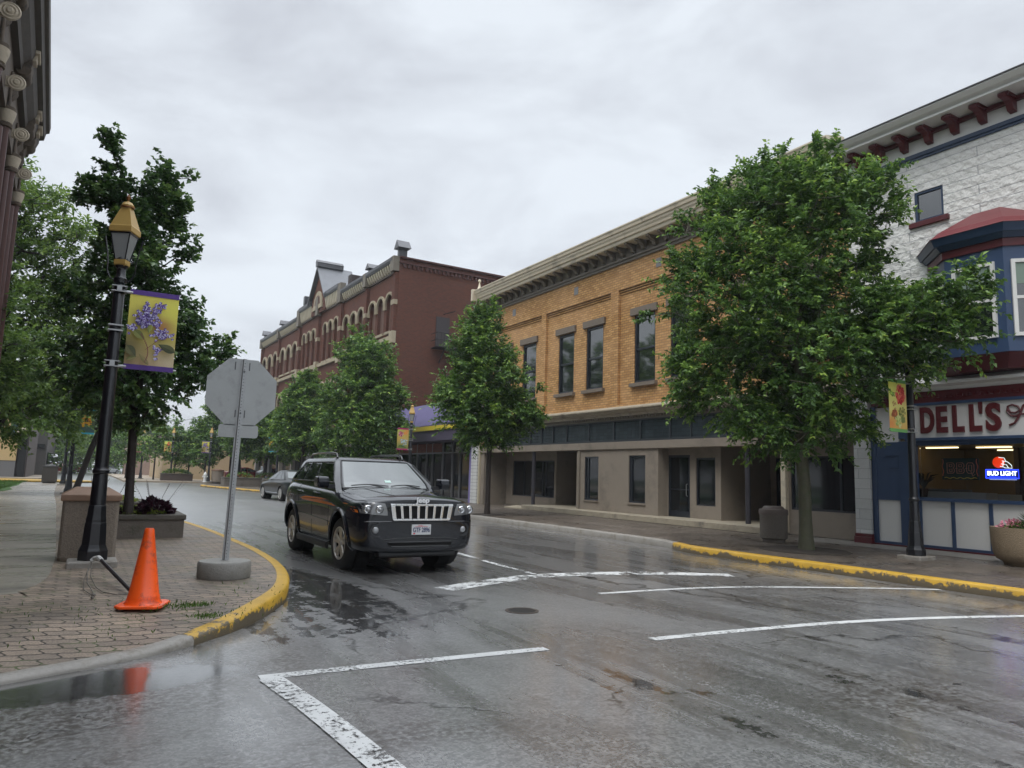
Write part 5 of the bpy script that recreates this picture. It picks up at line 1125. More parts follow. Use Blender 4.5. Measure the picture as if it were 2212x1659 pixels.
# windmill like sculpture
t = thing('plant_stand', 'rusty tripod garden stand with dark leaves on top before the tan wall', 'sculpture', (12.4, 71.6, .148)); q = MB()
for k in range(8): a = k*math.pi/4; q.tube([(.85*math.cos(a), .85*math.sin(a), 0), (.28*math.cos(a), .28*math.sin(a), 2.0), (.15*math.cos(a), .15*math.sin(a), 2.5)], .03, 5)
q.lathe([(.62, .8), (.66, .8), (.66, .84), (.62, .84)], n=16).lathe([(.4, 1.6), (.44, 1.6), (.44, 1.64), (.4, 1.64)], n=16); q.build('frame', mat('rusty iron frame', (.06, .035, .028), .8), t); mound('leaves', M_heuch, t, 0, 0, 2.4, .75, .75, .45, 260, .28, 12)

# ================================================================== vehicles (local: +x forward, +y the vehicle's left)
M_tyre = mat('tyre rubber', (.012, .012, .012), .75, bump=.3, bs=60); M_alloy = mat('silver alloy', (.48, .47, .45), .3, .7); M_chrome = mat('chrome', (.72, .73, .74), .12, 1.)
M_plastic = mat('black plastic', (.012, .013, .015), .5); M_well = mat('wheel well', (.004, .004, .004), .95)
M_lens = mat('clear lamp lens', (.30, .31, .32), .06, .3, coat=1.); M_amber = mat('amber lens', (.55, .14, .02), .2, coat=.6)
def car_paint(name, col, rough=.25, metal=.3): return mat(name, col, rough, metal, coat=1., var=.05, vs=2)
def evald(o):
    dg = bpy.context.evaluated_depsgraph_get(); return bpy.data.meshes.new_from_object(o.evaluated_get(dg))
def car_shell(stations, m, parent, wells, wr, ybase, lvl=2):
    """loft of half sections, subdivided; wheel arches cut out; returns object and BVH"""
    rings = []
    for x, half in stations: rings.append([(x, -y, z) for y, z in half]+[(x, y, z) for y, z in half[-2:0:-1]])
    n = len(rings[0]); h = len(stations[0][1]); mb = MB(); mb.loft(rings, cap=False)
    for e_, r_ in ((0, 1), (len(rings)-1, 0)):
        for i in range(h-1):
            a, b = i, i+1; a2, b2 = (n-a) % n, (n-b) % n; o_ = e_*n
            f = [o_+a, o_+b, o_+b2, o_+a2]; f2 = []
            for k in f:
                if k not in f2: f2.append(k)
            mb.f.append(f2); mb.m.append(0); mb.c.append(None)
    o = mb.build('body', m, None); o.modifiers.new('s', 'SUBSURF').levels = lvl
    bpy.context.view_layer.update()
    me = evald(o); bpy.data.objects.remove(o); o = bpy.data.objects.new('body', me); COL.objects.link(o)
    for wx, wz in wells:
        for sg in (-1, 1):
            c = MB().lathe([(wr, sg*(ybase-.30)), (wr, sg*(ybase+.4))] if sg > 0 else [(wr, -(ybase+.4)), (wr, -(ybase-.30))], (wx, 0, wz), 36, 'y').build('cut', m)
            bm_ = o.modifiers.new('b', 'BOOLEAN'); bm_.operation = 'DIFFERENCE'; bm_.object = c; bm_.solver = 'EXACT'; bpy.context.view_layer.update()
            me = evald(o); o.modifiers.clear(); o.data = me; bpy.data.objects.remove(c)
    o.data.shade_smooth(); o.data.set_sharp_from_angle(angle=R(38)); o.parent = parent
    if not o.data.materials: o.data.materials.append(m)
    return o, BVHTree.FromPolygons([v.co.copy() for v in me.vertices], [list(p.vertices) for p in me.polygons])
def patch(bvh, quad, axis, sgn, offs, nu=8, nv=5, thick=.012, rnd=0.):
    """a quad (4 corners in the plane across the axis) pressed on the body along the axis; sgn = side it is seen from"""
    mb = MB(); vs = []
    for j in range(nv+1):
        for i in range(nu+1):
            u, v = i/nu, j/nv
            if rnd:
                uu, vv = u*2-1, v*2-1; k = 1-rnd*(uu*uu*vv*vv); u, v = (uu*k+1)/2, (vv*k+1)/2
            a, b, c, d = [Vector(q) for q in quad]; p = (a*(1-u)+b*u)*(1-v)+(d*(1-u)+c*u)*v
            o = Vector((5*sgn, p.x, p.y)) if axis == 'x' else (Vector((p.x, 5*sgn, p.y)) if axis == 'y' else Vector((p.x, p.y, 5*sgn)))
            d_ = Vector((-sgn, 0, 0)) if axis == 'x' else (Vector((0, -sgn, 0)) if axis == 'y' else Vector((0, 0, -sgn)))
            h = bvh.ray_cast(o, d_)[0]
            if h is None: h = o+d_*4.1
            vs.append(h-d_*offs)
    n = len(vs); back = [(p[0]-(sgn*thick if axis == 'x' else 0), p[1]-(sgn*thick if axis == 'y' else 0), p[2]-(sgn*thick if axis == 'z' else 0)) for p in vs]
    W_ = nu+1; fs = [(j*W_+i, j*W_+i+1, (j+1)*W_+i+1, (j+1)*W_+i) for j in range(nv) for i in range(nu)]
    bnd = list(range(W_))+[j*W_+nu for j in range(1, nv+1)]+[nv*W_+i for i in range(nu-1, -1, -1)]+[j*W_ for j in range(nv-1, 0, -1)]
    fs2 = [tuple(n+k for k in f[::-1]) for f in fs]+[(bnd[k], bnd[(k+1) % len(bnd)], bnd[(k+1) % len(bnd)]+n, bnd[k]+n) for k in range(len(bnd))]
    return mb.add(vs+back, fs+fs2)
def line_on(bvh, pts, axis, sgn, r, n=5, sub=6):
    P = []
    for i in range(len(pts)-1):
        for k in range(sub): t = k/sub; P.append([pts[i][j]*(1-t)+pts[i+1][j]*t for j in range(2)])
    P.append(pts[-1]); out = []
    for p in P:
        o = Vector((5*sgn, p[0], p[1])) if axis == 'x' else (Vector((p[0], 5*sgn, p[1])) if axis == 'y' else Vector((p[0], p[1], 5*sgn)))
        d_ = Vector((-sgn, 0, 0)) if axis == 'x' else (Vector((0, -sgn, 0)) if axis == 'y' else Vector((0, 0, -sgn)))
        h = bvh.ray_cast(o, d_)[0]
        if h is not None: out.append(h)
    return out
def wheel(parent, x, y, z, r, wd, sg, spokes=5, steer=0., rim_k=.64):
    """a wheel: tyre with rim as sub-part; sg = outward side"""
    tp = [(r*rim_k, -wd/2+.01), (r*.80, -wd/2), (r*.93, -wd/2+.012), (r*.985, -wd/2+.035), (r, -wd/4), (r, wd/4), (r*.985, wd/2-.035), (r*.93, wd/2-.012), (r*.80, wd/2), (r*rim_k, wd/2-.01)]
    t = MB().lathe(tp, (0, 0, 0), 40, 'y', cap=False).build('wheel', M_tyre, parent, smooth=True, angle=50); t.location = (x, y, z); t.rotation_euler.z = steer
    rr_ = r*rim_k; q = MB(); o_ = wd/2*sg
    q.lathe([(rr_*1.01, o_-.015*sg), (rr_*1.01, o_-.002*sg), (rr_*.93, o_-.006*sg), (rr_*.90, o_-.05*sg)] if sg > 0 else [(rr_*.90, o_-.05*sg), (rr_*.93, o_-.006*sg), (rr_*1.01, o_-.002*sg), (rr_*1.01, o_-.015*sg)], n=36, axis='y', cap=False)
    for k in range(spokes):
        a = 2*math.pi*k/spokes+.3
        for da in (-.17, .17):
            ca, sa = math.cos(a+da*.4), math.sin(a+da*.4); c2, s2 = math.cos(a+da*1.25), math.sin(a+da*1.25)
            p0 = Vector((rr_*.12*ca, o_-.030*sg, rr_*.12*sa)); p1 = Vector((rr_*.95*c2, o_-.012*sg, rr_*.95*s2)); t_ = (p1-p0).normalized(); n_ = Vector((-t_.z, 0, t_.x))
            w0, w1 = rr_*.11, rr_*.085; D = Vector((0, -.03*sg, 0))
            vs = [p0+n_*w0, p1+n_*w1, p1-n_*w1, p0-n_*w0]; q.add(vs+[v+D for v in vs], [(0, 1, 2, 3), (7, 6, 5, 4), (0, 4, 5, 1), (1, 5, 6, 2), (2, 6, 7, 3), (3, 7, 4, 0)])
    q.lathe([(0, o_-.01*sg), (rr_*.17, o_-.014*sg), (rr_*.2, o_-.05*sg)] if sg < 0 else [(rr_*.2, o_-.05*sg), (rr_*.17, o_-.014*sg), (0, o_-.01*sg)], n=16, axis='y')
    q.build('rim', M_alloy, t, bevel=.004); MB().lathe([(0, o_-.075*sg), (rr_*.92, o_-.075*sg)], n=24, axis='y').build('brake_disc', mat('brake dark', (.02, .02, .02), .6) if 'brake dark' not in bpy.data.materials else bpy.data.materials['brake dark'], t, fixn=False)
    return t
def green(zlev, yk=.05, xk=.10, n=7):
    """greenhouse rings; zlev rows: z, front x, rear x, half width. Returns rings and surface functions"""
    def val(z, i):
        for a, b in zip(zlev, zlev[1:]):
            if z <= b[0]: t = (z-a[0])/(b[0]-a[0]); return a[i]*(1-t)+b[i]*t
        return zlev[-1][i]
    def F(u, z): w_ = val(z, 3); return Vector((val(z, 1)-xk*u*u, u*w_*.93, z))
    def Rr(u, z): w_ = val(z, 3); return Vector((val(z, 2)+xk*.6*u*u, u*w_*.90, z))
    def S(v, z, sg):
        w_ = val(z, 3); xf, xr = val(z, 1)-xk-.02, val(z, 2)+xk*.6+.03; return Vector((xf+(xr-xf)*v, sg*w_*(1-yk*(2*v-.75)**2*(1 if v > .375 else .3)), z))
    rings = []
    for row in zlev:
        z = row[0]; r_ = [F(u, z) for u in np.linspace(-1, 1, n)]+[S(v, z, 1) for v in np.linspace(0, 1, n)]+[Rr(u, z) for u in np.linspace(1, -1, n)]+[S(v, z, -1) for v in np.linspace(1, 0, n)]
        rings.append(r_)
    return rings, F, Rr, S
def surf(fn, uvs, off_, nu=8, nv=4, th=.004):
    """glass panel: fn(u, z) surface, uvs four corners (u, z); offset outward along the local normal"""
    vs = []; mb = MB()
    for j in range(nv+1):
        for i in range(nu+1):
            u, v = i/nu, j/nv; a, b, c, d = uvs; p = [(a[k]*(1-u)+b[k]*u)*(1-v)+(d[k]*(1-u)+c[k]*u)*v for k in (0, 1)]
            P = fn(*p); du = fn(p[0]+.01, p[1])-P; dz = fn(p[0], p[1]+.01)-P; nrm = du.cross(dz).normalized()
            if nrm.dot(Vector((P.x+.6, P.y, 0))) < 0: nrm = -nrm
            vs.append((P+nrm*off_, P-nrm*th))
    n = len(vs); W_ = nu+1; fs = [(j*W_+i, j*W_+i+1, (j+1)*W_+i+1, (j+1)*W_+i) for j in range(nv) for i in range(nu)]
    bnd = list(range(W_))+[j*W_+nu for j in range(1, nv+1)]+[nv*W_+i for i in range(nu-1, -1, -1)]+[j*W_ for j in range(nv-1, 0, -1)]
    return mb.add([v[0] for v in vs]+[v[1] for v in vs], fs+[tuple(n+k for k in f[::-1]) for f in fs]+[(bnd[k], bnd[(k+1) % len(bnd)], bnd[(k+1) % len(bnd)]+n, bnd[k]+n) for k in range(len(bnd))])

# ---- the black sport utility vehicle
M_jblack = mat('black car paint', (.0035, .0052, .0095), .25, 0., spec=.2, coat=.85)
M_wind = mat('windscreen glass', (.022, .036, .034), .03, ior=2.1, spec=.5); M_tint = mat('tinted glass', (.004, .005, .005), .04, ior=1.45)
jp = thing('sport_utility_vehicle', 'black wet SUV with chrome seven slot grille stopped at the worn white line', 'SUV', (4.36, 12.32, 0), -PI2)
ST = [
 (2.42, [(0, .36), (.56, .36), (.68, .42), (.72, .64), (.70, .90), (.67, 1.055), (.36, 1.085), (0, 1.09)]),
 (2.37, [(0, .30), (.74, .30), (.84, .40), (.87, .64), (.85, .90), (.80, 1.07), (.42, 1.105), (0, 1.11)]),
 (2.18, [(0, .28), (.86, .28), (.94, .40), (.965, .66), (.95, .90), (.89, 1.085), (.46, 1.14), (0, 1.15)]),
 (1.85, [(0, .27), (.90, .27), (.95, .42), (.985, .70), (.965, .93), (.88, 1.08), (.50, 1.16), (0, 1.17)]),
 (1.35, [(0, .26), (.90, .27), (.95, .42), (.985, .72), (.965, .98), (.88, 1.13), (.52, 1.21), (0, 1.22)]),
 (1.02, [(0, .26), (.90, .27), (.93, .40), (.955, .70), (.955, 1.02), (.88, 1.17), (.52, 1.24), (0, 1.25)]),
 (.55, [(0, .26), (.90, .27), (.93, .40), (.945, .70), (.955, 1.05), (.88, 1.21), (.5, 1.23), (0, 1.23)]),
 (-.40, [(0, .26), (.90, .27), (.93, .40), (.945, .70), (.96, 1.07), (.88, 1.24), (.5, 1.25), (0, 1.25)]),
 (-1.1, [(0, .26), (.90, .27), (.94, .42), (.975, .72), (.965, 1.09), (.88, 1.26), (.5, 1.27), (0, 1.27)]),
 (-1.75, [(0, .28), (.90, .30), (.95, .44), (.985, .74), (.965, 1.10), (.87, 1.28), (.5, 1.29), (0, 1.29)]),
 (-2.20, [(0, .34), (.86, .34), (.92, .46), (.94, .74), (.92, 1.10), (.82, 1.28), (.45, 1.30), (0, 1.30)]),
 (-2.42, [(0, .38), (.70, .38), (.78, .48), (.82, .74), (.78, 1.10), (.70, 1.26), (.40, 1.28), (0, 1.28)])]
body, bvh = car_shell(ST, M_jblack, jp, ((1.457, .40), (-1.457, .40)), .475, .93)
gz_ = [(1.12, 1.12, -2.30, .875), (1.30, .93, -2.26, .855), (1.64, .40, -2.02, .70), (1.70, .22, -1.90, .645), (1.735, -.05, -1.7, .55), (1.745, -.5, -1.4, .35)]
rings, Ff, Rf, Sf = green(gz_, .03, .13)
gh = MB().loft(rings).build('cabin', M_jblack, jp, smooth=True, angle=25)
ws = surf(Ff, ((-.90, 1.215), (.90, 1.215), (.90, 1.635), (-.90, 1.635)), .010, 14, 6).build('windscreen', M_wind, jp, smooth=True)
# dark band round the windscreen and wipers
q = MB(); bb = [Ff(u, 1.19)+Vector((.012, 0, .012)) for u in np.linspace(-.94, .94, 12)]; q.tube(bb, .014, 5)
for sg in (-1, 1): q.tube([Ff(sg*.945, z)+Vector((.008, 0, .008)) for z in np.linspace(1.2, 1.65, 6)], .014, 5)
q.tube([Ff(u, 1.655)+Vector((.004, 0, .006)) for u in np.linspace(-.94, .94, 12)], .009, 5); q.build('screen_seal', M_plastic, ws)
q = MB()
for u0, u1 in ((-.78, -.02), (.04, .72)):
    q.tube([Ff(u, 1.232+.022*math.sin((u-u0)/(u1-u0)*math.pi))+Vector((.032, 0, .02)) for u in np.linspace(u0, u1, 6)], .009, 5); q.tube([Ff(u1, 1.20)+Vector((.04, 0, .02)), Ff((u0+u1)/2, 1.25)+Vector((.045, 0, .02))], .010, 5)
q.build('wiper', M_plastic, jp)
Ff2 = surf(Ff, ((-.05, 1.30), (.09, 1.30), (.085, 1.335), (-.045, 1.335)), .0125, 4, 3); Ff2.build('dashboard_item', mat('pale green paper', (.45, .62, .56), .5), ws)
# side glass: three panes a side, frame between
for sg in (-1, 1):
    fn = lambda v, z, s=sg: Sf(v, z, s)
    for (v0, v1, v2, v3) in ((.015, .36, .345, .03), (.385, .655, .64, .37), (.69, .93, .86, .67)):
        surf(fn, ((v0, 1.31), (v1, 1.315), (v2, 1.615), (v3, 1.60)), .006, 6, 4).build('side_window', M_tint, jp, smooth=True)
    q = MB(); q.tube([fn(v, 1.295)+Vector((0, .012*sg, 0)) for v in np.linspace(0, .95, 12)], .010, 5); q.tube([fn(.0+.0*z, z)+Vector((.01, .010*sg, 0)) for z in np.linspace(1.30, 1.62, 5)]+[fn(v, 1.635)+Vector((0, .012*sg, 0)) for v in np.linspace(.05, .86, 8)]+[fn(.93, 1.32)+Vector((0, .012*sg, 0))], .007, 5)
    q.build('window_trim', M_chrome if False else mat('dark trim', (.05, .05, .05), .25, .8) if 'dark trim' not in bpy.data.materials else bpy.data.materials['dark trim'], jp, smooth=True)
    q = MB(); pts = [(.05, .60*sg, 1.71), (.0, .60*sg, 1.775), (-.25, .61*sg, 1.795), (-1.0, .61*sg, 1.80), (-1.55, .59*sg, 1.785), (-1.75, .57*sg, 1.72)]; q.tube(pts, .020, 8); q.build('roof_rail', mat('black rail', (.015, .016, .018), .3, .3, coat=.5) if sg < 0 else bpy.data.materials['black rail'], jp, smooth=True)
    # mirror
    q = MB(); q.ext([(.70, 1.22), (.93, 1.20), (.95, 1.30), (.93, 1.385), (.72, 1.39), (.69, 1.32)], 'y', sg*.98, sg*1.17)
    mi_ = q.build('mirror', M_jblack, jp, bevel=.035, seg=3); MB().box(.74, .86, sg*.86, sg*1.0, 1.20, 1.26).build('mirror_arm', M_plastic, mi_)
    # arch trims, sill, moulding, gaps, handles
    for wx in (1.457, -1.457):
        q = MB(); P = []
        for a in np.linspace(R(-8), R(188), 22):
            x, z = wx+.495*math.cos(a), .40+.495*math.sin(a); h = bvh.ray_cast(Vector((x, 5*sg, z)), Vector((0, -sg, 0)))[0]
            if h: P.append((h.x, h.y+.004*sg, h.z))
        q.tube(P, .030, 6); q.build('arch_trim', M_jblack, jp, smooth=True)
        MB().lathe([(.46, -.10), (.46, .10)], (wx, sg*.68, .42), 24, 'y').build('wheel_well', M_well, jp)
        wheel(jp, wx, sg*.815, .385, .385, .255, sg, 5, R(3) if wx > 0 else 0)
    q = patch(bvh, ((.90, .62), (-.92, .68), (-.92, .74), (.90, .68)), 'y', sg, .014, 10, 2, .03, .02); q.build('door_moulding', M_jblack, jp, smooth=True, bevel=.004)
    MB().ext([(.93, .24), (.93, .36), (.97, .36), (.985, .32), (.97, .25)] if sg > 0 else [(-.93, .24), (-.97, .25), (-.985, .32), (-.97, .36), (-.93, .36)], 'x', -.92, .92).build('sill', M_plastic, jp, bevel=.01)
    q = MB()
    for pts in ([(.88, .42), (.86, .75), (.84, 1.22)], [(-.12, .36), (-.13, .8), (-.15, 1.24)], [(-.98, .92), (-1.12, 1.08), (-1.16, 1.26)]):
        P = line_on(bvh, pts, 'y', sg, .003); P = [p+Vector((0, -.0005*sg, 0)) for p in P]; q.tube(P, .0045, 4)
    q.build('door_gap', M_well, jp)
    for hx in (.12, -.92):
        P = line_on(bvh, [(hx, 1.115), (hx-.19, 1.12)], 'y', sg, .01); P = [p+Vector((0, .028*sg, 0)) for p in P]; q = MB().tube(P, .013, 6); q.build('door_handle', M_chrome if sg < 0 else M_jblack, jp, smooth=True)
    # headlights
    hq = patch(bvh, ((sg*.525, .850), (sg*.945, .885), (sg*.955, 1.045), (sg*.575, 1.035)), 'x', 1, .010, 10, 6, .05, .05); hd = hq.build('headlight', mat('headlamp housing', (.20, .205, .21), .25, .5, coat=1.) if sg < 0 else bpy.data.materials['headlamp housing'], jp, smooth=True)
    for yy, r_ in ((.66, .058), (.82, .062)):
        h = bvh.ray_cast(Vector((5, sg*yy, .94)), Vector((-1, 0, 0)))[0]
        q = MB().lathe([(r_, .0), (r_, .02), (r_*.9, .026), (r_*.8, .012), (0, .004)], (h.x, sg*yy, .94), 20, 'x'); q.build('reflector', M_chrome, hd, smooth=True)
        MB().ball((h.x+.012, sg*yy, .94), r_*.55, 12).build('bulb', M_lens, hd, smooth=True)
    patch(bvh, ((sg*.915, .885), (sg*.955, .90), (sg*.958, 1.02), (sg*.93, 1.035)), 'x', 1, .012, 3, 4, .04).build('indicator', M_amber, hd, smooth=True)
    h = bvh.ray_cast(Vector((5, sg*.70, .645)), Vector((-1, 0, 0)))[0]
    MB().lathe([(.105, -.03), (.105, .006), (.075, .0), (.06, -.02)], (h.x, sg*.70, .645), 20, 'x').build('fog_bezel', M_plastic, jp, smooth=True); MB().ball((h.x-.005, sg*.70, .645), .050, 14, sq=(.45, 1, 1)).build('fog_light', M_lens, jp, smooth=True)
# bonnet creases and edge
q = MB()
for sg in (-1, 1):
    P = line_on(bvh, [(2.28, .80*sg), (1.9, .86*sg), (1.3, .86*sg), (1.05, .80*sg)], 'z', 1, .003); q.tube(P, .0045, 4)
q.build('bonnet_gap', M_well, jp)
for sg in (-1, 1):
    P = line_on(bvh, [(2.25, .34*sg), (1.75, .42*sg), (1.15, .50*sg)], 'z', 1, .003); P = [p-Vector((0, 0, .004)) for p in P]; MB().tube(P, [.003]+[.011]*(len(P)-2)+[.004], 6).build('bonnet_crease', M_jblack, jp, smooth=True)
# grille: chrome trapezoid with seven slots
fx = 2.405; gq = MB(); G0, G1 = .78, 1.025
_gc = {}
def gx(y, z):
    h = bvh.ray_cast(Vector((5, y, z)), Vector((-1, 0, 0)))[0]
    return h.x+.012
def gp(y, z, d=0.): return (gx(y, z)+d, y, z)
n_s = 7; wt = .470; wb = .430
def gyw(z, f): return f*(wb+(wt-wb)*(z-G0)/(G1-G0))
back = patch(bvh, ((-.44, G0+.01), (.44, G0+.01), (.49, G1-.01), (-.49, G1-.01)), 'x', 1, .006, 14, 4, .02)
gr = gq
def bar(mb, y0a, y1a, za, y0b, y1b, zb, d0=-.03, d1=.018):
    vs = [gp(y0a, za, d1), gp(y1a, za, d1), gp(y1b, zb, d1), gp(y0b, zb, d1), gp(y0a, za, d0), gp(y1a, za, d0), gp(y1b, zb, d0), gp(y0b, zb, d0)]
    mb.add(vs, [(0, 1, 2, 3), (7, 6, 5, 4), (0, 4, 5, 1), (1, 5, 6, 2), (2, 6, 7, 3), (3, 7, 4, 0)])
K = 12
for i in range(K):
    a, b = -1+2*i/K, -1+2*(i+1)/K
    bar(gr, gyw(G1-.028, a)*1.08, gyw(G1-.028, b)*1.08, G1-.030, gyw(G1, a)*1.08, gyw(G1, b)*1.08, G1+.002); bar(gr, gyw(G0, a)*1.04, gyw(G0, b)*1.04, G0, gyw(G0+.028, a)*1.08, gyw(G0+.028, b)*1.08, G0+.030)
sl_w = 2/n_s
for k in range(n_s+1):
    c_ = -1+k*sl_w; hw = .048 if 0 < k < n_s else .075; c_ = c_*(1.0)
    bar(gr, gyw(G0+.03, c_-hw), gyw(G0+.03, c_+hw), G0+.030, gyw(G1-.03, c_-hw), gyw(G1-.03, c_+hw), G1-.030)
gro = gr.build('grille', M_chrome, jp, bevel=.006); back.build('grille_mesh', M_well, gro)
q = MB().tube([p+Vector((.000, 0, 0)) for p in line_on(bvh, [(-.86, .765), (.86, .765)], 'x', 1, .01, sub=20)], .013, 6); q.build('bumper_lip', M_jblack, jp, smooth=True)
q = MB().tube([p+Vector((.006, 0, 0)) for p in line_on(bvh, [(-.60, .50), (-.40, .525), (.40, .525), (.60, .50)], 'x', 1, .01, sub=8)], .010, 6); q.build('bumper_crease', M_plastic, jp, smooth=True)
# bumper lower grille lines, plate, name on the bonnet
q = MB()
for z, y1 in ((.47, .50), (.405, .46)):
    P = line_on(bvh, [(-y1, z), (y1, z)], 'x', 1, .01, sub=16); q.tube([p+Vector((.004, 0, 0)) for p in P], .012, 5)
q.build('bumper_line', M_plastic, jp, smooth=True)
patch(bvh, ((-.50, .415), (.50, .415), (.52, .465), (-.52, .465)), 'x', 1, .004, 12, 2, .02).build('lower_grille', M_well, jp)
MB().box(2.15, 2.36, -.62, .62, .25, .33).build('skid_plate', M_plastic, jp, bevel=.03)
plx = 2.432; pz0, pz1 = .575, .725
pl = MB().box(plx-.02, plx, -.155, .155, pz0, pz1).build('license_plate', mat('white plate', (.60, .61, .62), .35), jp, bevel=.006)
def fronttext(s, size, y, z, x, m, wt, par, bold=.0, nm='lettering'):
    t = text_mb(s, size, .002, bold=bold); a, b = width(t); k = wt/(b-a); return remap(t, lambda u, v, w_: (x+w_, y+(u-a)*k, z+v)).build(nm, m, par)
M_plblue = mat('plate navy letters', (.02, .03, .10), .5)
fronttext('GTF 2896', .095, -.135, .615, plx+.002, M_plblue, .27, pl, .002)
fronttext('OHIO', .024, -.055, .70, plx+.002, mat('plate red letters', (.55, .03, .05), .5), .07, pl); MB().box(plx, plx+.0015, -.10, .10, .694, .699).box(plx, plx+.002, -.13, -.10, .585, .603).build('plate_mark', bpy.data.materials['plate red letters'], pl)
h = bvh.ray_cast(Vector((5, -.02, 1.045)), Vector((-1, 0, 0)))[0]
fronttext('Jeep', .100, -.12, 1.048, h.x+.034, mat('bright badge', (.75, .76, .77), .3, .2), .22, jp, .004)
MB().box(-1.5, 2.0, -.6, .6, .20, .30).build('underbody', M_well, jp)
jp.scale = (.985,)*3

# ---- generic saloon used for the parked cars
def saloon(name, label, cat, loc, rz, paint, tall=0., detail=True, suv=False, group=None):
    t = thing(name, label, cat, loc, rz, group); bz = .92 if not suv else 1.05; rz_ = (1.44 if not suv else 1.68)
    st = [(2.38, [(0, .30), (.40, .30), (.55, .38), (.60, .50), (.58, .60), (.50, .68), (.3, .70), (0, .70)]), (2.28, [(0, .24), (.70, .24), (.80, .34), (.84, .52), (.80, .64), (.70, .74), (.4, .78), (0, .79)]),
          (1.95, [(0, .20), (.84, .20), (.90, .34), (.92, .56), (.90, .70), (.80, .82), (.45, .87), (0, .88)]), (1.3, [(0, .20), (.84, .20), (.90, .36), (.925, .60), (.90, .78), (.80, .90), (.5, .96), (0, .97)]), (.9, [(0, .2), (.84, .2), (.90, .36), (.92, .62), (.905, .82), (.82, bz), (.5, bz+.05), (0, bz+.06)]),
          (0, [(0, .2), (.84, .2), (.90, .36), (.92, .62), (.91, .86), (.84, bz+.03), (.5, bz+.05), (0, bz+.05)]), (-1.2, [(0, .2), (.84, .2), (.90, .36), (.925, .64), (.91, .88), (.82, bz+.06), (.5, bz+.08), (0, bz+.08)]),
          (-1.9, [(0, .22), (.82, .22), (.89, .38), (.915, .66), (.89, .88), (.78, bz+.06), (.4, bz+.09), (0, bz+.09)]), (-2.3, [(0, .30), (.70, .30), (.78, .42), (.80, .66), (.77, .86), (.66, bz+.02), (.35, bz+.05), (0, bz+.05)]), (-2.42, [(0, .36), (.5, .36), (.6, .46), (.64, .66), (.60, .82), (.52, .94), (.3, .96), (0, .97)])]
    b_, bv = car_shell(st, paint, t, ((1.42, .33), (-1.42, .33)), .385, .88, 2)
    xr = -1.75 if not suv else -2.2
    zl = [(bz-.06, 1.10, xr-.1, .84), (bz+.10, .90, xr+.05, .80), (rz_-.08, .15, xr+(.75 if not suv else .2), .60), (rz_-.02, -.05, xr+(.95 if not suv else .3), .54), (rz_, -.4, xr+1.2, .35)]
    rg_, F_, R_, S_ = green(zl, .05, .12); MB().loft(rg_).build('cabin', paint, t, smooth=True, angle=25)
    surf(F_, ((-.88, bz+.10), (.88, bz+.10), (.88, rz_-.09), (-.88, rz_-.09)), .008, 8, 4).build('windscreen', M_wind, t, smooth=True); surf(R_, ((-.85, bz+.14), (.85, bz+.14), (.85, rz_-.10), (-.85, rz_-.10)), .008, 8, 4).build('rear_window', M_wind, t, smooth=True)
    for sg in (-1, 1):
        fn = lambda v, z, s=sg: S_(v, z, s)
        for v in ((.04, .40, .40, .10), (.44, .74, .74, .44), (.78, .93, .86, .78)): surf(fn, ((v[0], bz+.11), (v[1], bz+.11), (v[2], rz_-.11), (v[3], rz_-.11)), .006, 5, 3).build('side_window', mat('grey side glass', (.03, .04, .04), .04, ior=2.4) if 'grey side glass' not in bpy.data.materials else bpy.data.materials['grey side glass'], t, smooth=True)
        q = MB().tube([fn(v, bz+.085)+Vector((0, .01*sg, 0)) for v in np.linspace(0.02, .95, 9)], .010, 4); q.build('window_trim', M_chrome, t)
        for wx in (1.42, -1.42):
            wheel(t, wx, sg*.80, .33, .33, .22, sg, 7, 0, .72); MB().lathe([(.375, -.1), (.375, .1)], (wx, sg*.62, .34), 20, 'y').build('wheel_well', M_well, t)
        q = patch(bv, ((sg*.50, .60), (sg*.82, .62), (sg*.80, .70), (sg*.52, .67)), 'x', 1, .01, 6, 3, .04); q.build('headlight', M_lens, t, smooth=True)
        MB().ball((.78, sg*.98, bz+.12), .09, 8, sq=(.7, 1, .7)).build('mirror', paint, t, smooth=True)
        P = line_on(bv, [(1.0, .36), (-1.0, .36)], 'y', sg, .01); MB().tube([p+Vector((0, .006*sg, 0)) for p in P], .012, 4).build('sill_trim', M_chrome, t)
    MB().ext([(-.30, .40), (.30, .40), (.34, .58), (-.34, .58)], 'x', 2.36, 2.405).build('grille', M_plastic, t); MB().box(2.40, 2.415, -.16, .16, .33, .44).build('license_plate', M_whitep, t)
    return t
saloon('parked_car', 'dark grey green saloon parked at the right kerb behind the black SUV', 'car', (8.85, 36.3, 0), R(94), mat('grey green paint', (.012, .015, .015), .3, spec=.3, coat=.35))
saloon('parked_car', 'white car parked on the far plaza behind the corner planters', 'car', (17.6, 76.5, .15), R(8), car_paint('white paint car', (.55, .57, .58)), suv=True)
saloon('parked_car', 'red car half hidden behind the corner planter left of the white car', 'car', (14.6, 77.5, .15), R(4), car_paint('red paint', (.35, .02, .02)))
far_red = car_paint('dull red paint', (.28, .015, .04))
saloon('parked_car', 'small dark red car far down the left street, nearest of the row', 'car', (-.5, 124, 0), R(80), far_red)
saloon('parked_car', 'small dark red car far down the left street, behind another red car', 'car', (-2.9, 132, 0), R(80), far_red)
saloon('parked_car', 'small white car far down the left street beside the plaza trees', 'car', (3.2, 126, 0), R(60), bpy.data.materials['white paint car'])

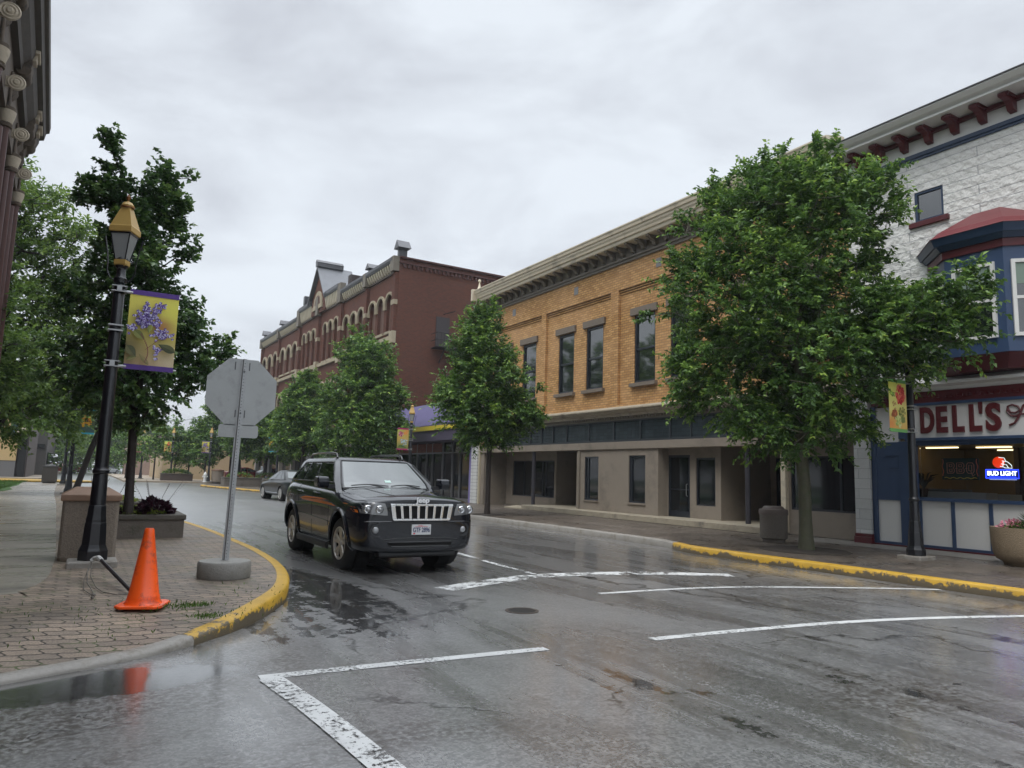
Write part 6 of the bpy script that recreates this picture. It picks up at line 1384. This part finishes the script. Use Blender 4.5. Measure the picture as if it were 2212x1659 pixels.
# ================================================================== trees
def blob_points(rg, blobs, n, shell=.55):
    w_ = np.array([b[3]*b[4]*b[5] for b in blobs])**.66; w_ /= w_.sum(); out = []
    for i in rg.choice(len(blobs), n, p=w_):
        b = blobs[i]; v = rg.normal(size=3); v /= np.linalg.norm(v); q = rg.uniform(shell, 1)**.6 if rg.random() < .75 else rg.uniform(.1, .8); q = rg.uniform(1.05, 1.25) if rg.random() < .06 else q; out.append([b[0]+v[0]*b[3]*q, b[1]+v[1]*b[4]*q, b[2]+v[2]*b[5]*q])
    return np.array(out)
def lat(bl, nx, ny):
    """blobs given as (sideways, deeper, up, ...) for a viewer looking along (nx, ny)"""
    return [(u*ny+w_*nx, -u*nx+w_*ny, z, a, b, c) for u, w_, z, a, b, c in bl]
def tree(name, label, base, trunk, blobs, nn, twigs, lpt, leaf, m, bark, seed, r0_=.11, group=None, droop=.25, upb=.35, twig_len=.42, shell=.55, cat='tree', aspect=.55, dark=.0):
    """trunk: points relative to base; blobs: crown ellipsoids (cx, cy, cz, rx, ry, rz) relative to base; limbs are grown to points in the crown,
    every limb end carries leafy shoots"""
    rg = np.random.default_rng(seed); t = thing(name, label, cat, base, 0, group)
    T = [np.array(p, float) for p in trunk]; nodes = []; par = []
    for i in range(len(T)-1):
        k = max(1, int(np.linalg.norm(T[i+1]-T[i])/.3))
        for j in range(k): nodes.append(T[i]+(T[i+1]-T[i])*j/k); par.append(len(nodes)-2)
    nodes.append(T[-1]); par.append(len(nodes)-2); par[0] = -1; nt_ = len(nodes)
    P = blob_points(rg, blobs, nn, shell); top = T[-1]; start = next(i for i, p in enumerate(nodes) if p[2] >= T[1][2]*.92)
    P = P[np.argsort(np.linalg.norm(P-T[1], axis=1))]
    A = np.array(nodes)
    depth = [0.]*len(nodes)
    for p in P:
        A_ = np.array(nodes[start:]); d = np.linalg.norm(A_-p, axis=1); dz = p[2]-A_[:, 2]; cost = d+.25*np.maximum(0, -dz)*2+.12*np.array(depth[start:])
        j = int(np.argmin(cost))+start; q = nodes[j]
        if d[j-start] > .9:     # long reach: add a bent mid node
            mid = (q+p)/2+np.array([0, 0, -.06])*d[j-start]+rg.normal(0, .05, 3)*d[j-start]; nodes.append(mid); par.append(j); depth.append(depth[j]+d[j-start]/2); j = len(nodes)-1
        nodes.append(p); par.append(j); depth.append(depth[j]+np.linalg.norm(nodes[j]-p))
    n = len(nodes); w_ = np.zeros(n); ch = [0]*n
    for i in range(1, n): ch[par[i]] += 1
    for i in range(n-1, 0, -1):
        if w_[i] == 0: w_[i] = 1
        w_[par[i]] += w_[i]
    order = None
    rad = r0_*(w_/w_[0])**.46; rad = np.maximum(rad, .006)
    for i in range(nt_): rad[i] = max(rad[i], r0_*(1-.55*i/nt_)) if i < start+2 else rad[i]
    mb = MB()
    mb.tube([nodes[i] for i in range(nt_)], [rad[i]*(1.35 if i == 0 else 1.1 if i == 1 else 1) for i in range(nt_)], 9)
    for i in range(nt_, n):
        a, b = nodes[par[i]], nodes[i]; L_ = np.linalg.norm(b-a)
        if L_ < 1e-3: continue
        k = 6 if rad[i] > .02 else 4; mid = (a+b)/2+rg.normal(0, .04, 3)*L_
        mb.tube([a, mid, b], [min(rad[par[i]], rad[i]*1.25), rad[i]*1.05, rad[i]], k)
    mb.build('trunk', bark, t, smooth=True, angle=80, fixn=False)
    C_ = P.mean(0); tips = [i for i in range(nt_, n)]
    LP, LD, LT = [], [], []; TW = MB()
    for i in tips:
        p = nodes[i]; o_ = p-np.array([C_[0], C_[1], C_[2]-.4]); o_ /= (np.linalg.norm(o_)+1e-6); q = nodes[par[i]]; g_ = (p-q)/(np.linalg.norm(p-q)+1e-6)
        shade = rg.uniform(-.17, .17)
        for _ in range(twigs):
            d = o_*.7+g_*.5+np.array([0, 0, upb])+rg.normal(0, .55, 3); d /= np.linalg.norm(d); ln = twig_len*rg.uniform(.6, 1.3); s_ = p+rg.normal(0, .06, 3)
            tt = np.linspace(.12, 1, lpt)
            bend = np.array([0, 0, -.18])*ln
            pos = s_+d*ln*tt[:, None]+bend*(tt**2)[:, None]; side = np.cross(d, [0, 0, 1.]); side /= np.linalg.norm(side)+1e-6
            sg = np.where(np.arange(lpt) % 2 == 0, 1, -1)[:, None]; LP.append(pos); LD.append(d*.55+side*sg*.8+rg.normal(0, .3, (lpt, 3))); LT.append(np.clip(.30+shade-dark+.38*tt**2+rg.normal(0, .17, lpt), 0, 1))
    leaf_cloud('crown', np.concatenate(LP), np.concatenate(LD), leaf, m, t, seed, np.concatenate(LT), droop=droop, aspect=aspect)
    return t
G_R = 'maple like street trees along the right kerb'
# big tree on the right, trunk at (12.64, 9.66)
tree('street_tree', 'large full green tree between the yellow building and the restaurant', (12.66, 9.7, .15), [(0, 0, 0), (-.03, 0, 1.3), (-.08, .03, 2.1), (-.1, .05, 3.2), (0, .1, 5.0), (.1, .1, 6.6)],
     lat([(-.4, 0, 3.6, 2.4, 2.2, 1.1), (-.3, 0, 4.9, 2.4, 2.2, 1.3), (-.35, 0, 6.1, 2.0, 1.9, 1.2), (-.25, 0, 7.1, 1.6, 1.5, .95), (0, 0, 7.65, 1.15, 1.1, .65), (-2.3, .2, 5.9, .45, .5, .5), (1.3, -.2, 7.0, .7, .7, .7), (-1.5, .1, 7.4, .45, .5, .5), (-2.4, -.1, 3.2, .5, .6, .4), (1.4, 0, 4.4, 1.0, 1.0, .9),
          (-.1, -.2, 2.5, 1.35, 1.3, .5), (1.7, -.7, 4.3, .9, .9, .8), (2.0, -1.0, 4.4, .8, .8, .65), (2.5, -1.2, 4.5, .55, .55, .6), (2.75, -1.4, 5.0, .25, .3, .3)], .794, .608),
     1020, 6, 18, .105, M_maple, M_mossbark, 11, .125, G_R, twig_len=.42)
tree('street_tree', 'small upright green street tree beside the purple shop in front of the yellow building', (11.85, 21.6, .15), [(0, 0, 0), (0, 0, 1.7), (0, 0, 2.6), (-.1, 0, 4.2), (-.2, 0, 6.2)],
     lat([(-.1, 0, 3.5, 1.6, 1.5, .8), (-.2, 0, 4.4, 1.45, 1.4, 1.0), (-.3, 0, 5.4, 1.1, 1.0, .9), (-.35, 0, 6.2, .6, .6, .85), (-.1, 0, 2.8, 1.0, 1.0, .5), (1.1, 0, 3.4, .5, .6, .4), (-1.4, 0, 4.0, .4, .5, .4)], .481, .877), 480, 6, 13, .125, M_maple, M_bark, 12, .085, G_R)
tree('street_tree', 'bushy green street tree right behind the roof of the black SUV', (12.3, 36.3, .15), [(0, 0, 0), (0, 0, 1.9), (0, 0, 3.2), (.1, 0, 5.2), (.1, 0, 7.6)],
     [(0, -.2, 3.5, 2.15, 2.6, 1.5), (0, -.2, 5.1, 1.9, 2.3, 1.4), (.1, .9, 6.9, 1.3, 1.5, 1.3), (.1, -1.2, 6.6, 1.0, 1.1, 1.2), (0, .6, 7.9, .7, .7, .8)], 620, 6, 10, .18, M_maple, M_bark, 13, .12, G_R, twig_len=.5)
tree('street_tree', 'taller narrow street tree in front of the red brick block, left of the bushy one', (12.3, 47.5, .15), [(0, 0, 0), (0, 0, 1.9), (0, 0, 3.2), (.1, 0, 5.2), (.1, 0, 7.6)],
     [(0, .6, 3.5, 1.9, 2.2, 1.1), (0, .6, 4.7, 1.6, 2.0, 1.2), (.1, .8, 5.9, 1.3, 1.6, 1.1), (0, .4, 6.9, .7, .9, .8)], 500, 6, 9, .20, M_maple, M_bark, 14, .12, G_R, twig_len=.5)
tree('street_tree', 'broad street tree far down the right kerb, first right of the stop sign post', (12.6, 60, .15), [(0, 0, 0), (0, 0, 1.9), (.2, 0, 3.2), (.2, 0, 5.2)],
     [(0, 0, 3.6, 2.8, 3.2, 1.5), (0, 0, 5.0, 2.3, 2.6, 1.3), (-1.5, 0, 4.2, 1.5, 1.6, 1)], 360, 6, 8, .24, M_maple, M_bark, 15, .14, G_R, twig_len=.55)
tree('street_tree', 'dense street tree at the far corner planter, left of the stop sign post', (12.4, 74.5, .3), [(0, 0, 0), (0, 0, 2.2), (0, 0, 3.6), (0, 0, 6.5)],
     [(0, 0, 4.4, 3.3, 3.2, 1.9), (-.2, 0, 6.4, 2.6, 2.6, 1.7), (-.1, 0, 8.1, 1.5, 1.5, 1.2), (-2.2, 0, 4.6, 1.5, 1.4, 1.4), (2.5, 0, 5.8, 1.6, 1.6, 1.4)], 420, 6, 8, .27, M_maple, M_bark, 16, .16, G_R, twig_len=.6)
tree('street_tree', 'dense street tree at the far corner planter behind the stop sign post', (15.9, 73, .3), [(0, 0, 0), (0, 0, 2.2), (0, 0, 3.6), (0, 0, 6)],
     [(0, 0, 4.4, 3.2, 3.2, 1.9), (.2, 0, 6.2, 2.6, 2.6, 1.7), (0, 0, 7.9, 1.4, 1.5, 1.2)], 360, 6, 8, .27, M_maple, M_bark, 17, .15, G_R, twig_len=.6)
# dark pear tree on the left, trunk at (.82, 14.6)
tree('dark_tree', 'dark glossy leaved tree with loose upright shoots beside the nearest left street lamp', (.80, 15.0, .5), [(0, 0, 0), (-.05, 0, 1.6), (-.02, 0, 2.6), (-.15, 0, 4.2), (-.3, 0, 5.6)],
     [(-.05, 0, 2.5, .95, 1.1, .85), (-.45, 0, 3.4, .70, .9, .8), (.35, 0, 3.6, .70, .9, .75), (-.3, 0, 4.5, .75, .9, .75), (-.45, 0, 5.3, .45, .6, .55), (-.62, 0, 5.9, .32, .4, .45), (-1.05, .1, 5.9, .25, .3, .28), (-.76, 0, 6.4, .20, .25, .42), (-.86, 0, 6.85, .13, .18, .3), (-.94, 0, 7.2, .06, .08, .2), (-.05, 0, 5.7, .36, .4, .7), (.02, 0, 6.4, .17, .2, .4), (.05, 0, 6.8, .08, .1, .2), (.40, 0, 5.8, .22, .3, .55), (.42, 0, 6.4, .10, .15, .25), (.50, 0, 5.1, .25, .3, .4), (.95, -.1, 2.75, .50, .6, .42), (1.35, 0, 3.15, .20, .25, .33), (-1.15, 0, 3.9, .35, .45, .35), (-1.0, 0, 2.7, .45, .5, .45)],
     500, 5, 11, .11, M_pear, M_bark, 21, .075, None, twig_len=.27, shell=.2, dark=.0, aspect=.7)
# loose pale green tree behind the dark building
tree('green_tree', 'tall loose light green tree rising behind the dark ornate building', (-4.6, 36, .15), [(0, 0, 0), (0, 0, 3.2), (.2, 0, 5.5), (.4, 0, 9), (.8, 0, 11.5)],
     [(.6, 0, 6.0, 3.8, 4.0, 3.6), (1.0, 0, 9.5, 3.2, 3.4, 3.2), (.8, 0, 12.2, 2.3, 2.5, 1.6), (2.4, -.5, 4.0, 2.1, 2.2, 2.0), (3.0, 0, 7.5, 1.7, 2, 2.2), (3.3, 0, 10.4, 1.2, 1.4, 1.5)], 560, 6, 10, .21, M_big, M_bark, 22, .22, None, twig_len=.75, shell=.2, droop=.35)
tree('green_tree', 'shady green tree further along the left lawn, lower branches over the walk', (-5.0, 27.5, .15), [(0, 0, 0), (0, 0, 2.8), (.2, 0, 4.2), (.3, 0, 6.5)],
     [(1.2, 0, 5.2, 2.2, 2.6, 2.1), (1.9, 0, 3.9, 1.4, 1.6, 1.2), (.3, 0, 3.6, 1.6, 2, 1.0)], 260, 5, 11, .18, M_big, M_bark, 23, .18, None, twig_len=.6, shell=.2, dark=.15)
tree('leaning_tree', 'smaller tree with a leaning dark trunk beside the blue hemmed banner lamp', (-.18, 38.2, .15), [(0, 0, 0), (.45, 0, 1.9), (.75, 0, 2.9), (.9, 0, 4.5)],
     [(.6, 0, 4.0, 2.0, 2.0, 1.2), (.2, 0, 5.2, 1.8, 1.8, 1.1), (-.9, 0, 4.2, 1.1, 1.1, .8), (1.6, 0, 3.4, .8, .8, .6)], 240, 5, 9, .19, M_maple, M_bark, 24, .13, None, twig_len=.5, dark=.1)
for k, (x, y, s_, lb_) in enumerate(((-9.5, 44, 1.25, 'dark shade tree on the left lawn, nearest behind the ornate building'), (-9.0, 59, 1.45, 'dark shade tree on the left lawn beside the far tan storefront'), (-16, 54, 1.4, 'broad lawn tree farthest left'))):
    tree('lawn_tree', lb_, (x, y, .15), [(0, 0, 0), (0, 0, 2.6*s_), (0, 0, 4.5*s_), (0, 0, 8*s_)], [(0, 0, 5.5*s_, 4*s_, 4*s_, 2.6*s_), (0, 0, 8.3*s_, 3.2*s_, 3.2*s_, 2.4*s_), (1.5*s_, 0, 4.0*s_, 2.4*s_, 2.4*s_, 1.2*s_)], 220, 5, 8, .34, M_big, M_bark, 30+k, .25, 'shade trees on the left lawn', twig_len=.8, dark=.1)
# small trees on the far plaza
for k, (x, y, h_, w_) in enumerate(((3.9, 84, 4.6, 1.9), (6.0, 78, 5.2, 2.1), (7.6, 76, 5.3, 1.7), (8.9, 76.5, 4.6, 1.8), (9.9, 73, 4.3, 1.3))):
    tree('plaza_tree', ['small plaza tree farthest left in the row', 'small rounded plaza tree, second from the left in the row', 'small plaza tree with a tall tuft in the middle of the row', 'wide small plaza tree, fourth in the row', 'slim small plaza tree nearest the hydrant'][k], (x, y, .15), [(0, 0, 0), (0, 0, 1.4), (0, 0, 2.2), (0, 0, h_*.75)],
         [(0, 0, h_*.55, w_, w_, h_*.22), (0, 0, h_*.75, w_*.7, w_*.7, h_*.2), (.1, 0, h_*.92, w_*.3, w_*.3, h_*.13)], 110, 4, 7, .24, M_maple, M_bark, 40+k, .07, 'small trees in a row on the far plaza', twig_len=.45)
for k, (x, y, h_, w_) in enumerate(((-6, 150, 17, 9), (1.5, 190, 17, 9), (9, 170, 12, 8), (-14, 175, 21, 10), (17, 210, 14, 10), (-2, 120, 6, 4), (3.5, 128, 7, 4))):
    tree('distant_tree', ['bluish distant tree left of the far street', 'bluish distant tree at the end of the far street', 'distant tree right of the far street end', 'tall distant tree at the far left', 'distant tree behind the two storey tan building', 'low distant tree before the end of the far street', 'pale distant tree right of the far red cars'][k], (x, y, 0), [(0, 0, 0), (0, 0, h_*.3), (0, 0, h_*.5), (0, 0, h_*.8)],
         [(0, 0, h_*.48, w_, w_, h_*.3), (0, 0, h_*.75, w_*.7, w_*.7, h_*.24)], 130, 4, 6, .8 if h_ > 8 else .45, M_big, M_bark, 50+k, .35, 'trees at the end of the far street', twig_len=1.4)
# grass and weeds
M_soilring = M_dirt
q = MB(); q.lathe([(0, .0), (.85, .0), (.80, .02), (0, .03)], n=28); o = remap(q, lambda x, y, z: (12.66+x, 9.75+y*1.05, .151+z)).build('tree_pit', M_dirt); tag(o, kind='structure')
q = MB(); q.lathe([(0, .0), (.6, .0), (.55, .02), (0, .03)], n=24); o = remap(q, lambda x, y, z: (11.9+x, 21.6+y, .151+z)).build('tree_pit', M_dirt); tag(o, kind='structure')
lawn = [(-40, 33), (-5.2, 34), (-3.6, 36), (-2.9, 39.5), (-2.75, 42), (-3.1, 45), (-3.0, 50), (-3.3, 57), (-5, 60), (-40, 60)]
o = MB().ext(lawn, 'z', .10, .16).build('lawn', mat('lawn', (.055, .12, .025), .9, var=.35, vs=1.5, bump=.5, bs=60)); tag(o, kind='structure')
rg = np.random.default_rng(3); n = 9000; px = -3-rg.uniform(0, 1, n)**1.5*9; py = 34+rg.uniform(0, 26, n); ok = (px < -3.1-.6*np.exp(-(py-34)/2)*2)
P_ = np.stack([px[ok], py[ok], np.full(ok.sum(), .155)], 1); tag(leaf_cloud('grass', P_, np.tile([0, 0, 1.], (len(P_), 1)), .12, M_grassm, None, 3, aspect=.12), 'short wet grass on the left lawn', 'grass', None, 'stuff')
n = 900; ce = [(.88, 7.60, .13, .10), (1.05, 7.55, .08, .05), (1.05, 6.98, .07, .06), (.35, 7.6, .3, .25), (1.3, 7.1, .25, .2), (.2, 6.7, .5, .35), (1.7, 8.2, .25, .4), (-.3, 7.6, .6, .4)]
PP = []
for cx, cy, sx, sy in ce: k = n//len(ce) if sx > .2 else 150; k = 34 if sx > .2 else k; PP.append(np.stack([rg.normal(cx, sx, k), rg.normal(cy, sy, k), np.full(k, .150)], 1))
P_ = np.concatenate(PP); tag(leaf_cloud('weeds', P_, np.tile([0, 0, .8], (len(P_), 1)), .036, M_grassm, None, 4, aspect=.25), 'little weeds growing in the paver joints round the cone', 'weeds', None, 'stuff')

# ================================================================== far things
tw = thing('tan_wall_building', 'long low windowless tan building behind the far plaza', 'building', (0, 0, 0))
q = MB(); q.box(7.2, 26, 84, 100, 0, 3.35); q.build('wall', mat('tan render', (.42, .325, .205), .8, var=.06, vs=.5), tw); MB().box(7.1, 26.1, 83.95, 84.2, 3.352, 3.45).build('coping', mat('tan coping', (.33, .27, .19), .7), tw)
MB().box(13.5, 16.2, 85, 88, 3.46, 4.2).box(13.2, 13.6, 85, 88, 3.46, 4.6).box(17, 20, 85, 87, 3.46, 4.3).build('roof_unit', mat('dark roof unit', (.07, .075, .09), .6), tw)
MB().ball((16.4, 83.6, 2.75), .25, 10, sq=(1, .8, .45)).build('wall_lamp', M_whitep, tw)
t2 = thing('tan_two_storey_building', 'tan two storey building rising behind the plaza trees', 'building', (0, 0, 0))
MB().box(5.3, 12.5, 112, 125, 0, 5.6).build('wall', mat('pinkish tan brick', (.27, .19, .15), .8, var=.1), t2); MB().box(5.1, 12.7, 111.8, 112, 5.3, 5.7).build('cornice', mat('brown cornice', (.12, .08, .07), .6), t2)
q = MB()
for k in range(4): q = MB().box(6.2+1.6*k, 7.0+1.6*k, 111.85, 111.99, 3.2, 4.6).build('window', M_glass, t2)
lw = thing('low_wall', 'low dark brick planter wall along the edge of the far plaza', 'wall', (0, 0, 0)); MB().box(6.3, 9.0, 73.8, 74.6, .15, .75).build('wall', mat('dark brown brick wall', (.07, .052, .045), .8, var=.3, vs=3), lw); MB().box(6.25, 9.05, 73.75, 74.65, .752, .82).build('coping', M_cop, lw)
mound('shrubs', M_maple, lw, 7.6, 74.3, .7, 1.2, .3, .5, 900, .16, 70)
for k, (x, y, w_, lb_) in enumerate(((10.2, 57, 1.6, 'low stone planter with red flowers at the far right corner, nearest the kerb'), (12.6, 58.6, 1.6, 'low stone planter with shrubs at the far right corner behind the first'), (14.4, 54.5, 2.0, 'low stone planter under the trees before the red brick block'), (12.2, 51.5, 1.8, 'low stone planter in front of the red brick block shop front'))):
    t = planter(x, y, .148, w_*1.5, w_, .65, lb_); mound('shrubs', M_maple, t, 0, 0, .6, w_*.6, w_*.4, .38, 420, .13, 60+k); mound('flowers', leaf_mat('red petals', [(0, (.25, .05, .03)), (1, (.45, .12, .05))], .6) if k == 0 else bpy.data.materials['red petals'], t, .2, -.2, .6, w_*.5, w_*.3, .25, 120, .10, 80+k)
# dark posts
t = thing('dark_post', 'thick black post at the far corner beside the dense tree', 'post', (11.2, 63.8, .15)); MB().lathe([(.28, 0), (.28, .3), (.20, .35), (.19, 4.6), (.26, 4.65), (.26, 4.75), (0, 4.9)], n=12).build('shaft', M_black, t); MB().box(-.32, .32, -.32, .32, -.02, .08).build('foot', M_curb, t)
# utility pole and wires
up_ = thing('utility_pole', 'tall thin wooden utility pole beyond the plaza trees', 'utility pole', (13.9, 142, 0)); MB().lathe([(.20, 0), (.15, 7.7), (0, 7.8)], n=8).build('pole', mat('grey brown wood', (.12, .08, .06), .9), up_); MB().box(-1.2, 1.2, -.08, .08, 5.3, 5.45).build('cross_arm', bpy.data.materials['grey brown wood'], up_)
q = MB(); q.tube([(-60, 140, 6.0), (-20, 141, 5.4), (13.9, 142, 5.5), (30, 142, 5.4), (80, 143, 6.5)], .035, 4); tag(q.build('overhead_wire', M_plastic), 'thin overhead wire crossing the sky beside the utility pole', 'wire')
q = MB(); q.tube([(-10, 120, 5.0), (12, 112, 8), (25, 106, 12.5)], .022, 4); tag(q.build('overhead_wire', M_plastic), 'thin wire rising to the right above the plaza trees', 'wire')
# far left storefront
fl = thing('tan_storefront', 'tan corner storefront with dark display windows at the far left', 'building', (0, 0, 0))
MB().box(-20, -4.2, 76.5, 90, .15, 6.5).build('wall', mat('dark storefront wall', (.09, .075, .07), .7, var=.3), fl)
MB().box(-7.35, -5.0, 76.1, 76.45, 1.55, 6.4).build('tan_panel', mat('tan panel', (.52, .38, .19), .7), fl); MB().box(-12, -5.0, 76.0, 76.45, .15, 1.5).build('grey_base', mat('grey base', (.15, .15, .155), .7), fl)
MB().box(-11, -7.8, 76.3, 76.45, 1.8, 4.2).build('display_window', M_glass, fl); MB().box(-10.2, -8.4, 76.25, 76.29, 2.5, 3.0).build('red_display', mat('red display', (.30, .06, .05), .6), fl)
MB().box(-4.9, -4.3, 76.2, 76.45, .15, 3.6).build('dark_doorway', M_plastic, fl)
hs = thing('projecting_sign', 'small teal and cream projecting sign with orange top on the tan storefront', 'sign', (-5.15, 75.6, 3.9)); MB().box(-.45, .05, -.06, .06, 0, 1.7).build('teal_panel', mat('teal sign', (.07, .13, .14), .5), hs); MB().box(.06, .95, -.05, .05, .1, 1.5).build('cream_panel', M_cream, hs); MB().ball((-.2, 0, 1.9), .33, 10).build('orange_top', mat('orange top', (.75, .22, .03), .5), hs)
sh = thing('far_shopfront', 'dark shop row beyond the tan storefront on the left street', 'building', (0, 0, 0)); MB().box(-14, -3.4, 92, 120, 0, 5).build('wall', mat('grey brown wall', (.07, .065, .06), .7, var=.4, vs=2), sh); MB().box(-3.35, -3.3, 94, 118, .4, 2.6).box(-9, -3.6, 91.9, 91.98, 3.0, 3.4).build('window', M_glass, sh)
pc = thing('porch', 'white turned porch post and railing at the far left edge', 'porch', (-7.6, 70, .15)); q = MB(); q.box(-.12, .12, -.12, .12, 0, 3.1).build('post', M_whitep, pc); q = MB().ext([(-.1, 3.1), (-.1, 2.6), (-.5, 3.1)], 'y', -.08, .08).ext([(.1, 3.1), (.1, 2.6), (.5, 3.1)], 'y', -.08, .08).box(-3, .8, -.15, .15, 3.1, 3.5).build('beam', M_whitep, pc)
q = MB(); q.box(-3, -.12, -.05, .05, 1.0, 1.1).box(-3, -.12, -.05, .05, .15, .25)
for k in range(13): q.box(-2.95+.21*k, -2.88+.21*k, -.03, .03, .25, 1.0)
q.build('railing', M_whitep, pc)

# ================================================================== damp air
hz = MB().box(-75, 75, -45, 300, -1.03, 26).build('haze', mat('haze', (1, 1, 1))); tag(hz, kind='stuff')
hm_ = bpy.data.materials['haze']; nt = hm_.node_tree; nt.nodes.remove(nt.nodes['Principled BSDF']); pv = nt.nodes.new('ShaderNodeVolumePrincipled')
pv.inputs['Color'].default_value = (.86, .92, 1, 1); pv.inputs['Density'].default_value = .0006; pv.inputs['Anisotropy'].default_value = .2
nt.links.new(pv.outputs[0], nt.nodes['Material Output'].inputs['Volume'])
